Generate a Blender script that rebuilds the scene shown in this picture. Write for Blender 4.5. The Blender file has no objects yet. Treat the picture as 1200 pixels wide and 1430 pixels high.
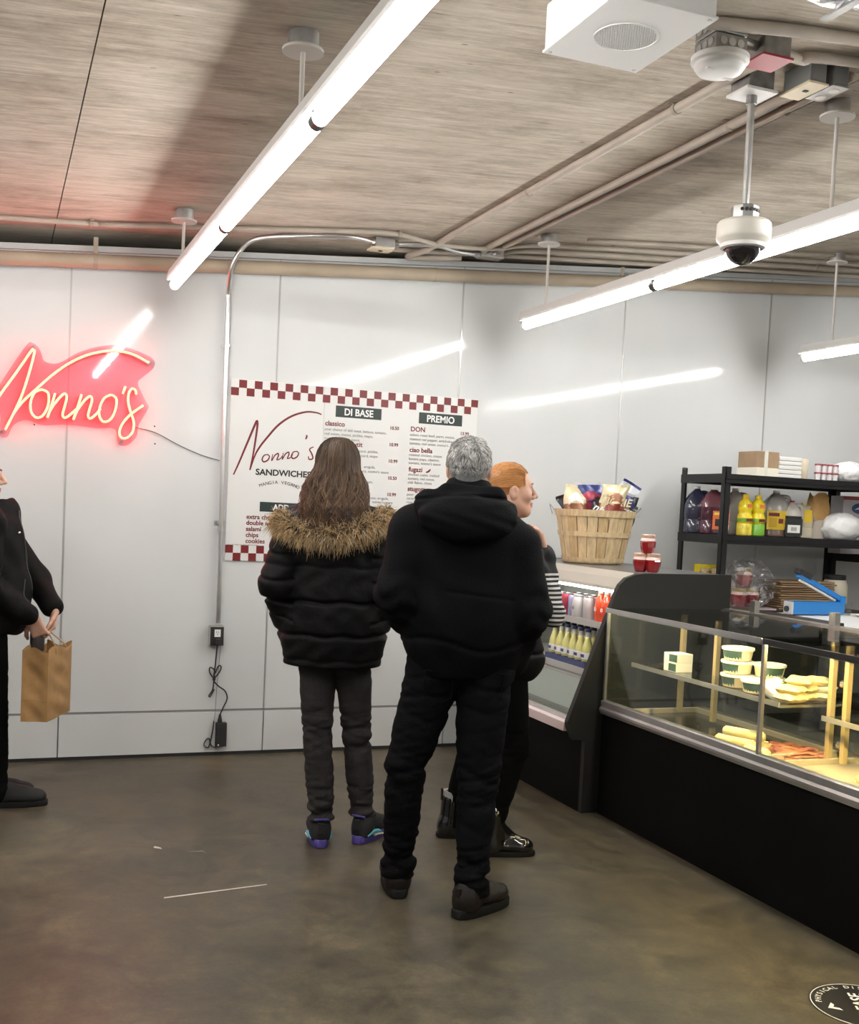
import bpy, bmesh, math, random
import numpy as np
from mathutils import Vector, Matrix

random.seed(7)
RNG = np.random.default_rng(7)
scene = bpy.context.scene
COL = scene.collection

# ------------------------------------------------------------------ camera
# World: X runs right along the white wall, Y runs towards that wall, Z is up.
cam_data = bpy.data.cameras.new('camera')
cam = bpy.data.objects.new('camera', cam_data)
COL.objects.link(cam)
cam_data.sensor_fit = 'HORIZONTAL'
cam_data.sensor_width = 36.0
cam_data.lens = 46.5
cam_data.shift_y = 0.0625
cam_data.clip_start = 0.05
_fwd = Vector((0.365, 0.930, -0.051)).normalized()
_up0 = Vector((-0.025, 0.065, 0.998))
_right = _fwd.cross(_up0).normalized()
_up = _right.cross(_fwd).normalized()
cam.matrix_world = Matrix(((_right.x, _up.x, -_fwd.x, 0.0),
                           (_right.y, _up.y, -_fwd.y, 0.0),
                           (_right.z, _up.z, -_fwd.z, 1.45),
                           (0, 0, 0, 1)))
scene.camera = cam

# ------------------------------------------------------------------ world, exposure
world = bpy.data.worlds.new('world')
scene.world = world
world.use_nodes = True
world.node_tree.nodes['Background'].inputs[0].default_value = (0.9, 0.93, 1.0, 1)
world.node_tree.nodes['Background'].inputs[1].default_value = 0.15
scene.view_settings.view_transform = 'Standard'
scene.view_settings.look = 'None'
scene.view_settings.gamma = 1.0
scene.view_settings.use_curve_mapping = False
scene.view_settings.exposure = 0.6
TUBE_STRENGTH = 40.0
cy = scene.cycles
cy.max_bounces = 8
cy.diffuse_bounces = 4
cy.glossy_bounces = 4
cy.transmission_bounces = 6
cy.transparent_max_bounces = 16
cy.caustics_reflective = False
cy.caustics_refractive = False
TUBE_COLOR = (1.0, 0.985, 0.955)

# ------------------------------------------------------------------ materials
MATS = {}

def _rgba(c):
    return (c[0], c[1], c[2], 1.0)

def mat(name, col, rough=0.5, metal=0.0, spec=0.5, var=0.0, vscale=8.0, bump=0.0, bscale=60.0,
        coat=0.0, emit=None, strength=0.0, trans=0.0, stretch=None, sub=0.0):
    if name in MATS:
        return MATS[name]
    m = bpy.data.materials.new(name)
    m.use_nodes = True
    nt = m.node_tree
    b = nt.nodes['Principled BSDF']
    b.inputs['Base Color'].default_value = _rgba(col)
    b.inputs['Roughness'].default_value = rough
    b.inputs['Metallic'].default_value = metal
    b.inputs['Specular IOR Level'].default_value = spec
    b.inputs['Coat Weight'].default_value = coat
    b.inputs['Transmission Weight'].default_value = trans
    if sub:
        b.inputs['Subsurface Weight'].default_value = sub
        b.inputs['Subsurface Radius'].default_value = (0.02, 0.008, 0.004)
        b.inputs['Subsurface Scale'].default_value = 0.3
    if emit:
        b.inputs['Emission Color'].default_value = _rgba(emit)
        b.inputs['Emission Strength'].default_value = strength
    if var or bump:
        tc = nt.nodes.new('ShaderNodeTexCoord')
        src = tc.outputs['Object']
        if stretch:
            mp = nt.nodes.new('ShaderNodeMapping')
            mp.inputs['Scale'].default_value = stretch
            nt.links.new(src, mp.inputs['Vector'])
            src = mp.outputs['Vector']
        if var:
            n = nt.nodes.new('ShaderNodeTexNoise')
            n.inputs['Scale'].default_value = vscale
            n.inputs['Detail'].default_value = 5.0
            nt.links.new(src, n.inputs['Vector'])
            r = nt.nodes.new('ShaderNodeValToRGB')
            r.color_ramp.elements[0].position = 0.3
            r.color_ramp.elements[1].position = 0.7
            r.color_ramp.elements[0].color = _rgba([max(0, c * (1 - var)) for c in col])
            r.color_ramp.elements[1].color = _rgba([min(1, c * (1 + var)) for c in col])
            nt.links.new(n.outputs['Fac'], r.inputs['Fac'])
            nt.links.new(r.outputs['Color'], b.inputs['Base Color'])
        if bump:
            n2 = nt.nodes.new('ShaderNodeTexNoise')
            n2.inputs['Scale'].default_value = bscale
            n2.inputs['Detail'].default_value = 4.0
            nt.links.new(src, n2.inputs['Vector'])
            bp = nt.nodes.new('ShaderNodeBump')
            bp.inputs['Strength'].default_value = bump
            bp.inputs['Distance'].default_value = 0.01
            nt.links.new(n2.outputs['Fac'], bp.inputs['Height'])
            nt.links.new(bp.outputs['Normal'], b.inputs['Normal'])
    MATS[name] = m
    return m

def glass(name, tint=(0.95, 0.97, 0.96), rough=0.02, ior=1.45, boost=1.0):
    """thin pane: clear transmission with a Fresnel reflection"""
    if name in MATS:
        return MATS[name]
    m = bpy.data.materials.new(name)
    m.use_nodes = True
    nt = m.node_tree
    nt.nodes.clear()
    out = nt.nodes.new('ShaderNodeOutputMaterial')
    mix = nt.nodes.new('ShaderNodeMixShader')
    tr = nt.nodes.new('ShaderNodeBsdfTransparent')
    gl = nt.nodes.new('ShaderNodeBsdfGlossy')
    # Schlick reflectance from the angle to the surface, the same on both faces of the pane
    lw = nt.nodes.new('ShaderNodeLayerWeight')
    lw.inputs['Blend'].default_value = 0.5
    pw = nt.nodes.new('ShaderNodeMath')
    pw.operation = 'POWER'
    pw.inputs[1].default_value = 4.5
    ma = nt.nodes.new('ShaderNodeMath')
    ma.operation = 'MULTIPLY_ADD'
    f0 = ((ior - 1) / (ior + 1)) ** 2 * boost
    ma.inputs[1].default_value = 1 - f0
    ma.inputs[2].default_value = f0
    mul = ma
    nt.links.new(lw.outputs['Facing'], pw.inputs[0])
    nt.links.new(pw.outputs[0], ma.inputs[0])
    tr.inputs['Color'].default_value = _rgba(tint)
    gl.inputs['Roughness'].default_value = rough
    nt.links.new(mul.outputs[0], mix.inputs[0])
    nt.links.new(tr.outputs[0], mix.inputs[1])
    nt.links.new(gl.outputs[0], mix.inputs[2])
    nt.links.new(mix.outputs[0], out.inputs['Surface'])
    MATS[name] = m
    return m

def attr_mat(name, rough=0.6, spec=0.3, attr='Col', aniso=0.0):
    """material whose colour is the mesh colour attribute (strand by strand)"""
    if name in MATS:
        return MATS[name]
    m = bpy.data.materials.new(name)
    m.use_nodes = True
    b = m.node_tree.nodes['Principled BSDF']
    a = m.node_tree.nodes.new('ShaderNodeAttribute')
    a.attribute_name = attr
    m.node_tree.links.new(a.outputs['Color'], b.inputs['Base Color'])
    b.inputs['Roughness'].default_value = rough
    b.inputs['Specular IOR Level'].default_value = spec
    MATS[name] = m
    return m

# ------------------------------------------------------------------ mesh building
class MB:
    """collects simple shapes into one mesh"""
    def __init__(self):
        self.v = []
        self.f = []
        self.mi = []
        self.cur = 0

    def add(self, verts, faces):
        o = len(self.v)
        self.v.extend([tuple(p) for p in verts])
        self.f.extend([tuple(i + o for i in fc) for fc in faces])
        self.mi.extend([self.cur] * len(faces))
        return self

    def box(self, c, s, rot=None, bev=0.0):
        hx, hy, hz = s[0] / 2, s[1] / 2, s[2] / 2
        if bev <= 0:
            vs = [Vector((x * hx, y * hy, z * hz)) for x in (-1, 1) for y in (-1, 1) for z in (-1, 1)]
            fs = [(0, 1, 3, 2), (4, 6, 7, 5), (0, 4, 5, 1), (2, 3, 7, 6), (0, 2, 6, 4), (1, 5, 7, 3)]
        else:
            b = min(bev, hx * .99, hy * .99, hz * .99)
            bm = bmesh.new()
            bmesh.ops.create_cube(bm, size=1.0)
            for q in bm.verts:
                q.co = Vector((q.co.x * s[0], q.co.y * s[1], q.co.z * s[2]))
            bmesh.ops.bevel(bm, geom=list(bm.edges), offset=b, segments=2, affect='EDGES', profile=0.6)
            bm.verts.index_update()
            vs = [q.co.copy() for q in bm.verts]
            fs = [tuple(q.index for q in fc.verts) for fc in bm.faces]
            bm.free()
        c = Vector(c)
        if rot is not None:
            vs = [rot @ q for q in vs]
        return self.add([q + c for q in vs], fs)

    def bx(self, x0, x1, y0, y1, z0, z1, bev=0.0):
        return self.box(((x0 + x1) / 2, (y0 + y1) / 2, (z0 + z1) / 2),
                        (abs(x1 - x0), abs(y1 - y0), abs(z1 - z0)), None, bev)

    def cyl(self, p0, p1, r0, r1=None, n=16, caps=True):
        r1 = r0 if r1 is None else r1
        p0, p1 = Vector(p0), Vector(p1)
        d = (p1 - p0).normalized()
        a = d.orthogonal().normalized()
        b = d.cross(a)
        vs, fs = [], []
        for p, r in ((p0, r0), (p1, r1)):
            for i in range(n):
                t = 2 * math.pi * i / n
                vs.append(p + a * (math.cos(t) * r) + b * (math.sin(t) * r))
        for i in range(n):
            j = (i + 1) % n
            fs.append((i, j, n + j, n + i))
        if caps:
            fs.append(tuple(range(n - 1, -1, -1)))
            fs.append(tuple(range(n, 2 * n)))
        return self.add(vs, fs)

    def lathe(self, prof, c=(0, 0, 0), n=24, cap=True, sx=1.0, sy=1.0):
        """profile of (radius, height) turned about Z"""
        vs, fs = [], []
        m = len(prof)
        for r, z in prof:
            for i in range(n):
                t = 2 * math.pi * i / n
                vs.append((c[0] + math.cos(t) * r * sx, c[1] + math.sin(t) * r * sy, c[2] + z))
        for k in range(m - 1):
            for i in range(n):
                j = (i + 1) % n
                fs.append((k * n + i, k * n + j, (k + 1) * n + j, (k + 1) * n + i))
        if cap:
            fs.append(tuple(range(n - 1, -1, -1)))
            fs.append(tuple(range((m - 1) * n, m * n)))
        return self.add(vs, fs)

    def tube(self, pts, r, n=8, closed=False, caps=True):
        P = [Vector(p) for p in pts]
        m = len(P)
        rr = r if isinstance(r, (list, tuple)) else [r] * m
        vs, fs = [], []
        prev = None
        for i in range(m):
            if closed:
                d = (P[(i + 1) % m] - P[i - 1])
            else:
                d = P[min(i + 1, m - 1)] - P[max(i - 1, 0)]
            d = d.normalized() if d.length > 1e-9 else Vector((0, 0, 1))
            a = d.orthogonal().normalized() if prev is None else (prev - d * prev.dot(d))
            a = a.normalized() if a.length > 1e-6 else d.orthogonal().normalized()
            prev = a
            b = d.cross(a)
            for k in range(n):
                t = 2 * math.pi * k / n
                vs.append(P[i] + a * (math.cos(t) * rr[i]) + b * (math.sin(t) * rr[i]))
        for i in range(m if closed else m - 1):
            i2 = (i + 1) % m
            for k in range(n):
                k2 = (k + 1) % n
                fs.append((i * n + k, i * n + k2, i2 * n + k2, i2 * n + k))
        if caps and not closed:
            fs.append(tuple(range(n - 1, -1, -1)))
            fs.append(tuple(range((m - 1) * n, m * n)))
        return self.add(vs, fs)

    def prism(self, poly, axis, a0, a1):
        """polygon of 2D points extruded along 'X','Y' or 'Z'"""
        def P(u, w, a):
            return {'X': (a, u, w), 'Y': (u, a, w), 'Z': (u, w, a)}[axis]
        n = len(poly)
        vs = [P(u, w, a0) for u, w in poly] + [P(u, w, a1) for u, w in poly]
        fs = [(i, (i + 1) % n, n + (i + 1) % n, n + i) for i in range(n)]
        fs += [tuple(range(n - 1, -1, -1)), tuple(range(n, 2 * n))]
        return self.add(vs, fs)

    def ball(self, c, r, n=12, m=8):
        r = r if isinstance(r, (list, tuple)) else (r, r, r)
        vs, fs = [], []
        for k in range(1, m):
            ph = math.pi * k / m
            for i in range(n):
                t = 2 * math.pi * i / n
                vs.append((c[0] + r[0] * math.sin(ph) * math.cos(t), c[1] + r[1] * math.sin(ph) * math.sin(t),
                           c[2] + r[2] * math.cos(ph)))
        top = len(vs)
        vs += [(c[0], c[1], c[2] + r[2]), (c[0], c[1], c[2] - r[2])]
        for k in range(m - 2):
            for i in range(n):
                j = (i + 1) % n
                fs.append((k * n + i, (k + 1) * n + i, (k + 1) * n + j, k * n + j))
        for i in range(n):
            j = (i + 1) % n
            fs.append((top, i, j))
            fs.append((top + 1, (m - 2) * n + j, (m - 2) * n + i))
        return self.add(vs, fs)

    def sheet(self, fn, nu, nv, thick=0.0):
        """fn(u,v)->point grid, u,v in 0..1"""
        vs = [fn(i / nu, j / nv) for j in range(nv + 1) for i in range(nu + 1)]
        fs = []
        for j in range(nv):
            for i in range(nu):
                a = j * (nu + 1) + i
                fs.append((a, a + 1, a + nu + 2, a + nu + 1))
        return self.add(vs, fs)

    def mesh(self, name, mats, smooth=False, fixn=True, off=None):
        me = bpy.data.meshes.new(name)
        vs = self.v if off is None else [(p[0] - off[0], p[1] - off[1], p[2] - off[2]) for p in self.v]
        me.from_pydata(vs, [], self.f)
        for m in (mats if isinstance(mats, (list, tuple)) else [mats]):
            me.materials.append(m)
        me.polygons.foreach_set('material_index', self.mi)
        if fixn:
            bm = bmesh.new()
            bm.from_mesh(me)
            bmesh.ops.recalc_face_normals(bm, faces=bm.faces)
            bm.to_mesh(me)
            bm.free()
        if smooth:
            me.polygons.foreach_set('use_smooth', [True] * len(me.polygons))
            if smooth != 'all':
                try:
                    me.set_sharp_from_angle(angle=math.radians(38))
                except Exception:
                    pass
        me.update()
        return me

def wloc(o):
    return o.matrix_basis.translation if o.parent is None else wloc(o.parent) + o.matrix_basis.translation

def obj(name, mb, mats, parent=None, smooth=False, world_coords=True, label=None, loc=None):
    """one mesh object; with world_coords the shape is given in world space and re-expressed under its parent"""
    base = wloc(parent) if parent is not None else Vector((0, 0, 0))
    if isinstance(mb, MB):
        me = mb.mesh(name, mats, smooth, off=base if (world_coords and parent is not None) else None)
    else:
        me = mb
    o = bpy.data.objects.new(name, me)
    COL.objects.link(o)
    if parent is not None:
        o.parent = parent
    if loc is not None:
        o.location = loc
    if label:
        o['label'] = label
    return o

def tag(o, label, cat, group=None, kind=None):
    o['label'] = label
    o['category'] = cat
    if group:
        o['group'] = group
    if kind:
        o['kind'] = kind
    return o

def thing(name, label, cat, loc=(0, 0, 0), group=None, rotz=0.0):
    o = bpy.data.objects.new(name, None)
    COL.objects.link(o)
    o.empty_display_size = 0.1
    o.location = loc
    o.rotation_euler = (0, 0, rotz)
    return tag(o, label, cat, group)

def struct(o, label=None):
    o['kind'] = 'structure'
    if label:
        o['label'] = label
    return o

def dup(root, loc, rot=None, label=None, group=None, scale=None):
    r = root.copy()
    COL.objects.link(r)
    r.location = loc
    if rot is not None:
        r.rotation_euler = rot
    if scale is not None:
        r.scale = scale
    if label:
        r['label'] = label
    if group:
        r['group'] = group
    for ch in list(root.children):
        c = ch.copy()
        COL.objects.link(c)
        c.parent = r
        for g in list(ch.children):
            d = g.copy()
            COL.objects.link(d)
            d.parent = c
    return r

def clone(o, parent, loc=None):
    c = o.copy()
    COL.objects.link(c)
    c.parent = parent
    if loc is not None:
        c.location = loc
    return c

def text(name, body, loc, size, m, parent=None, rot=(math.pi / 2, 0, 0), bold=0.0, align='LEFT', sx=1.0, depth=0.0005, shear=0.0):
    cu = bpy.data.curves.new(name, 'FONT')
    cu.body = body
    cu.size = size
    cu.align_x = align
    cu.offset = bold
    cu.extrude = depth
    cu.resolution_u = 3
    cu.shear = shear
    tmp = bpy.data.objects.new(name + '_tmp', cu)
    me = bpy.data.meshes.new_from_object(tmp)
    bpy.data.objects.remove(tmp)
    bpy.data.curves.remove(cu)
    me.materials.clear()
    me.materials.append(m)
    R = Matrix.Rotation(rot[2], 4, 'Z') @ Matrix.Rotation(rot[1], 4, 'Y') @ Matrix.Rotation(rot[0], 4, 'X') @ Matrix.Diagonal((sx, 1, 1, 1))
    base = wloc(parent) if parent is not None else Vector((0, 0, 0))
    me.transform(Matrix.Translation(Vector(loc) - base) @ R)
    o = bpy.data.objects.new(name, me)
    COL.objects.link(o)
    if parent is not None:
        o.parent = parent
    return o

def catmull(pts, n=8, closed=False):
    P = [Vector(p) for p in pts]
    m = len(P)
    out = []
    rng = m if closed else m - 1
    for i in range(rng):
        if closed:
            p0, p1, p2, p3 = P[i - 1], P[i], P[(i + 1) % m], P[(i + 2) % m]
        else:
            p0, p1, p2, p3 = P[max(i - 1, 0)], P[i], P[i + 1], P[min(i + 2, m - 1)]
        for k in range(n):
            t = k / n
            out.append(0.5 * ((2 * p1) + (p2 - p0) * t + (2 * p0 - 5 * p1 + 4 * p2 - p3) * t * t + (3 * p1 - p0 - 3 * p2 + p3) * t ** 3))
    if not closed:
        out.append(P[-1])
    return out
# ------------------------------------------------------------------ room shell
WALL_Y = 6.23
def ceil_z(x):
    return 2.785 + 0.073 * x

def node_mat(name, build):
    m = bpy.data.materials.new(name)
    m.use_nodes = True
    build(m.node_tree, m.node_tree.nodes['Principled BSDF'])
    MATS[name] = m
    return m

def _n(nt, t, **kw):
    n = nt.nodes.new(t)
    for k, v in kw.items():
        if k in n.inputs:
            n.inputs[k].default_value = v
        else:
            setattr(n, k, v)
    return n

def _ramp(nt, fac, stops):
    r = nt.nodes.new('ShaderNodeValToRGB')
    e = r.color_ramp.elements
    while len(e) < len(stops):
        e.new(0.5)
    for q, (p, c) in zip(e, stops):
        q.position = p
        q.color = _rgba(c) if len(c) == 3 else c
    nt.links.new(fac, r.inputs['Fac'])
    return r.outputs['Color']

def _mix(nt, a, b, fac, mode='MIX'):
    m = nt.nodes.new('ShaderNodeMix')
    m.data_type = 'RGBA'
    m.blend_type = mode
    for sock, val in ((m.inputs[0], fac), (m.inputs[6], a), (m.inputs[7], b)):
        if hasattr(val, 'is_output'):
            nt.links.new(val, sock)
        elif isinstance(val, (int, float)):
            sock.default_value = val
        else:
            sock.default_value = _rgba(val)
    return m.outputs[2]

def _world_pos(nt, scale, loc=(0, 0, 0)):
    g = nt.nodes.new('ShaderNodeNewGeometry')
    mp = nt.nodes.new('ShaderNodeMapping')
    mp.inputs['Scale'].default_value = scale
    mp.inputs['Location'].default_value = loc
    nt.links.new(g.outputs['Position'], mp.inputs['Vector'])
    return mp.outputs['Vector']

def _floor(nt, b):
    v = _world_pos(nt, (1, 1, 1), (0.37, 0.11, 0.43))
    big = _n(nt, 'ShaderNodeTexNoise', Scale=1.1, Detail=6.0, Roughness=0.6)
    nt.links.new(v, big.inputs['Vector'])
    fine = _n(nt, 'ShaderNodeTexNoise', Scale=13.0, Detail=9.0, Roughness=0.78)
    nt.links.new(v, fine.inputs['Vector'])
    spk = _n(nt, 'ShaderNodeTexNoise', Scale=120.0, Detail=3.0)
    nt.links.new(v, spk.inputs['Vector'])
    c1 = _ramp(nt, big.outputs['Fac'], [(0.30, (0.051, 0.045, 0.031)), (0.52, (0.074, 0.064, 0.044)), (0.72, (0.118, 0.100, 0.066))])
    c2 = _ramp(nt, fine.outputs['Fac'], [(0.30, (0.58, 0.59, 0.60)), (0.5, (1.0, 0.99, 0.97)), (0.70, (1.50, 1.43, 1.32))])
    c3 = _ramp(nt, spk.outputs['Fac'], [(0.3, (0.9, 0.9, 0.9)), (0.7, (1.08, 1.08, 1.08))])
    mid = _n(nt, 'ShaderNodeTexNoise', Scale=3.2, Detail=6.0, Roughness=0.65, Distortion=1.5)
    nt.links.new(v, mid.inputs['Vector'])
    c4 = _ramp(nt, mid.outputs['Fac'], [(0.36, (0.78, 0.79, 0.80)), (0.52, (1.05, 1.05, 1.05)), (0.68, (1.28, 1.23, 1.13))])
    c = _mix(nt, _mix(nt, _mix(nt, c1, c4, 1.0, 'MULTIPLY'), c2, 1.0, 'MULTIPLY'), c3, 1.0, 'MULTIPLY')
    nt.links.new(c, b.inputs['Base Color'])
    rr = _ramp(nt, fine.outputs['Fac'], [(0.3, (0.33, 0.33, 0.33)), (0.75, (0.52, 0.52, 0.52))])
    nt.links.new(rr, b.inputs['Roughness'])
    b.inputs['Specular IOR Level'].default_value = 0.25
    bp = _n(nt, 'ShaderNodeBump', Strength=0.05, Distance=0.002)
    nt.links.new(big.outputs['Fac'], bp.inputs['Height'])
    nt.links.new(bp.outputs['Normal'], b.inputs['Normal'])

def _ceiling(nt, b):
    v = _world_pos(nt, (1.6, 22.0, 1.0))
    v2 = _world_pos(nt, (1.0, 2.2, 1.0))
    grain = _n(nt, 'ShaderNodeTexNoise', Scale=2.0, Detail=7.0, Roughness=0.75, Distortion=0.8)
    nt.links.new(v, grain.inputs['Vector'])
    blot = _n(nt, 'ShaderNodeTexNoise', Scale=1.7, Detail=9.0, Roughness=0.75)
    nt.links.new(v2, blot.inputs['Vector'])
    pit = _n(nt, 'ShaderNodeTexVoronoi', Scale=3.2)
    nt.links.new(_world_pos(nt, (1.0, 3.0, 1.0)), pit.inputs['Vector'])
    c1 = _ramp(nt, grain.outputs['Fac'], [(0.26, (0.30, 0.25, 0.19)), (0.42, (0.45, 0.392, 0.318)), (0.58, (0.55, 0.494, 0.412)), (0.76, (0.66, 0.61, 0.525))])
    c2 = _ramp(nt, blot.outputs['Fac'], [(0.34, (0.62, 0.58, 0.54)), (0.55, (1.0, 1.0, 1.0)), (0.75, (1.12, 1.11, 1.09))])
    c3 = _ramp(nt, pit.outputs['Distance'], [(0.0, (0.30, 0.26, 0.22)), (0.035, (0.55, 0.5, 0.46)), (0.05, (1, 1, 1))])
    c = _mix(nt, _mix(nt, c1, c2, 1.0, 'MULTIPLY'), c3, 1.0, 'MULTIPLY')
    nt.links.new(c, b.inputs['Base Color'])
    b.inputs['Roughness'].default_value = 0.85
    bp = _n(nt, 'ShaderNodeBump', Strength=0.35, Distance=0.006)
    nt.links.new(grain.outputs['Fac'], bp.inputs['Height'])
    nt.links.new(bp.outputs['Normal'], b.inputs['Normal'])

def _wallp(nt, b):
    v = _world_pos(nt, (1.0, 1.0, 0.5))
    n = _n(nt, 'ShaderNodeTexNoise', Scale=1.3, Detail=3.0)
    nt.links.new(v, n.inputs['Vector'])
    c = _ramp(nt, n.outputs['Fac'], [(0.3, (0.62, 0.635, 0.635)), (0.7, (0.69, 0.70, 0.70))])
    nt.links.new(c, b.inputs['Base Color'])
    sm = _n(nt, 'ShaderNodeTexNoise', Scale=2.5, Detail=5.0, Roughness=0.6)
    nt.links.new(v, sm.inputs['Vector'])
    rr = _ramp(nt, sm.outputs['Fac'], [(0.35, (0.06, 0.06, 0.06)), (0.75, (0.15, 0.15, 0.15))])
    nt.links.new(rr, b.inputs['Roughness'])
    b.inputs['Specular IOR Level'].default_value = 0.22
    bp = _n(nt, 'ShaderNodeBump', Strength=0.025, Distance=0.01)
    wv = _n(nt, 'ShaderNodeTexNoise', Scale=2.0, Detail=1.0)
    nt.links.new(v, wv.inputs['Vector'])
    nt.links.new(wv.outputs['Fac'], bp.inputs['Height'])
    nt.links.new(bp.outputs['Normal'], b.inputs['Normal'])

m_floor = node_mat('polished_concrete', _floor)
m_ceil = node_mat('board_formed_concrete', _ceiling)
m_panel = node_mat('white_glossy_wall_panel', _wallp)
m_dark = mat('dark_void', (0.012, 0.012, 0.012), 0.9)
m_plain = mat('painted_side_wall', (0.62, 0.62, 0.60), 0.6, var=0.05)
m_black = mat('matt_black', (0.02, 0.02, 0.02), 0.6)

floor = struct(obj('floor', MB().bx(-4.5, 8.5, -5.2, 7.3, -0.2, 0.0), m_floor), 'brown polished concrete floor')
# worn marks on the floor
fm = MB()
p0, p1 = Vector((0.56, 4.03, 0)), Vector((0.98, 4.13, 0))
fm.add([(0.60, 4.00, .0008), (0.99, 4.055, .0008), (0.992, 4.063, .0008), (0.602, 4.012, .0008)], [(0, 1, 2, 3)])
fm.add([(0.64, 4.60, .0008), (0.672, 4.575, .0008), (0.668, 4.60, .0008), (0.648, 4.622, .0008)], [(0, 1, 2, 3)])
fm.add([(0.76, 4.52, .0008), (0.83, 4.51, .0008), (0.835, 4.47, .0008), (0.828, 4.515, .0008)], [(0, 1, 2, 3)])
obj('scuff_mark', fm, mat('white_scuff', (0.55, 0.53, 0.48), 0.6), floor)

# ceiling: slab + form-board panels with open seams, rising to the right
ceil = MB()
def cslab(mb, x0, x1, y0, y1, lift, th):
    za, zb = ceil_z(x0) + lift, ceil_z(x1) + lift
    vs = [(x0, y0, za), (x1, y0, zb), (x1, y1, zb), (x0, y1, za), (x0, y0, za + th), (x1, y0, zb + th), (x1, y1, zb + th), (x0, y1, za + th)]
    mb.add(vs, [(0, 1, 2, 3), (7, 6, 5, 4), (0, 4, 5, 1), (1, 5, 6, 2), (2, 6, 7, 3), (3, 7, 4, 0)])
    return mb
ceiling = struct(obj('ceiling', cslab(MB(), -4.5, 8.5, -5.2, 7.3, 0.02, 0.18), mat('seam_shadow_concrete', (0.10, 0.085, 0.07), 0.9)), 'board-formed concrete ceiling')
xs = [-4.685, -2.22, 0.245, 2.71, 5.175, 7.64, 10.1]
ys = [-5.35, -3.95, -2.55, -1.15, 0.25, 1.65, 3.05, 4.45, 5.85, 7.25]
for i in range(len(xs) - 1):
    for j in range(len(ys) - 1):
        a0, a1 = max(xs[i], -4.5), min(xs[i + 1], 8.5)
        b0, b1 = max(ys[j], -5.2), min(ys[j + 1], 7.3)
        lift = random.uniform(-0.001, 0.0015)
        obj('concrete_panel', cslab(MB(), a0 + .0022, a1 - .0022, b0 + .0012, b1 - .0012, lift, 0.03), m_ceil, ceiling)

# back wall: white panels in two rows
wall = struct(obj('wall_back', MB().bx(-4.5, 8.5, WALL_Y + .004, WALL_Y + .06, 0.02, 2.35), mat('wall_backing', (0.25, 0.25, 0.245), 0.6)), 'white glossy panelled wall')
jx = [0.340 + 1.121 * k for k in range(-5, 9)]
WALLTOP = lambda x: 2.715 + 0.0855 * x
for k in range(len(jx) - 1):
    a, b = jx[k] + .0035, jx[k + 1] - .0035
    za, zb = WALLTOP(a), WALLTOP(b)
    y0, y1 = WALL_Y, WALL_Y + .02
    vs = [(a, y0, .262), (b, y0, .262), (b, y0, zb), (a, y0, za), (a, y1, .262), (b, y1, .262), (b, y1, zb), (a, y1, za)]
    obj('wall_panel', MB().add(vs, [(0, 1, 2, 3), (7, 6, 5, 4), (0, 4, 5, 1), (1, 5, 6, 2), (2, 6, 7, 3), (3, 7, 4, 0)]), m_panel, wall)
    obj('kick_panel', MB().bx(a, b, WALL_Y - .006, WALL_Y + .02, .02, .248), m_panel, wall)
m_joint = mat('joint_metal', (0.46, 0.46, 0.45), 0.35, 0.5)
for x in jx:
    obj('joint_strip', MB().bx(x - .0045, x + .0045, WALL_Y - .002, WALL_Y + .003, .262, WALLTOP(x)), m_joint, wall)
bb = struct(obj('gap_shadow_back', MB().bx(-4.5, 8.5, WALL_Y - .002, WALL_Y + .05, 0, .02), m_black), 'black strip painted as the shadow gap under the white wall panels')  # black strip stands in for the shadow in the gap below the panels
tp = MB()
vs = []
for x in (-4.5, 8.5):
    z = WALLTOP(x)
    vs += [(x, WALL_Y - .028, z - .03), (x, WALL_Y + .04, z - .03), (x, WALL_Y + .04, z), (x, WALL_Y - .028, z)]
tp.add(vs, [(0, 1, 5, 4), (1, 2, 6, 5), (2, 3, 7, 6), (3, 0, 4, 7), (3, 2, 1, 0), (4, 5, 6, 7)])
struct(obj('trim_1', tp, mat('grey_cap_channel', (0.50, 0.51, 0.50), 0.45)), 'grey channel capping the top of the panelled wall')
struct(obj('wall_behind', MB().bx(-4.5, 8.5, 7.25, 7.35, 0, 4.0), m_dark), 'dark structure behind the panelled wall')
struct(obj('wall_left', MB().bx(-4.6, -4.5, -5.2, 7.3, 0, 3.0), m_plain), 'plain side wall')
struct(obj('wall_right', MB().bx(8.5, 8.6, -5.2, 7.3, 0, 4.0), m_plain), 'plain side wall')
struct(obj('wall_front', MB().bx(-4.5, 8.5, -5.3, -5.2, 0, 4.0), m_plain), 'plain wall behind the viewer')

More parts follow.
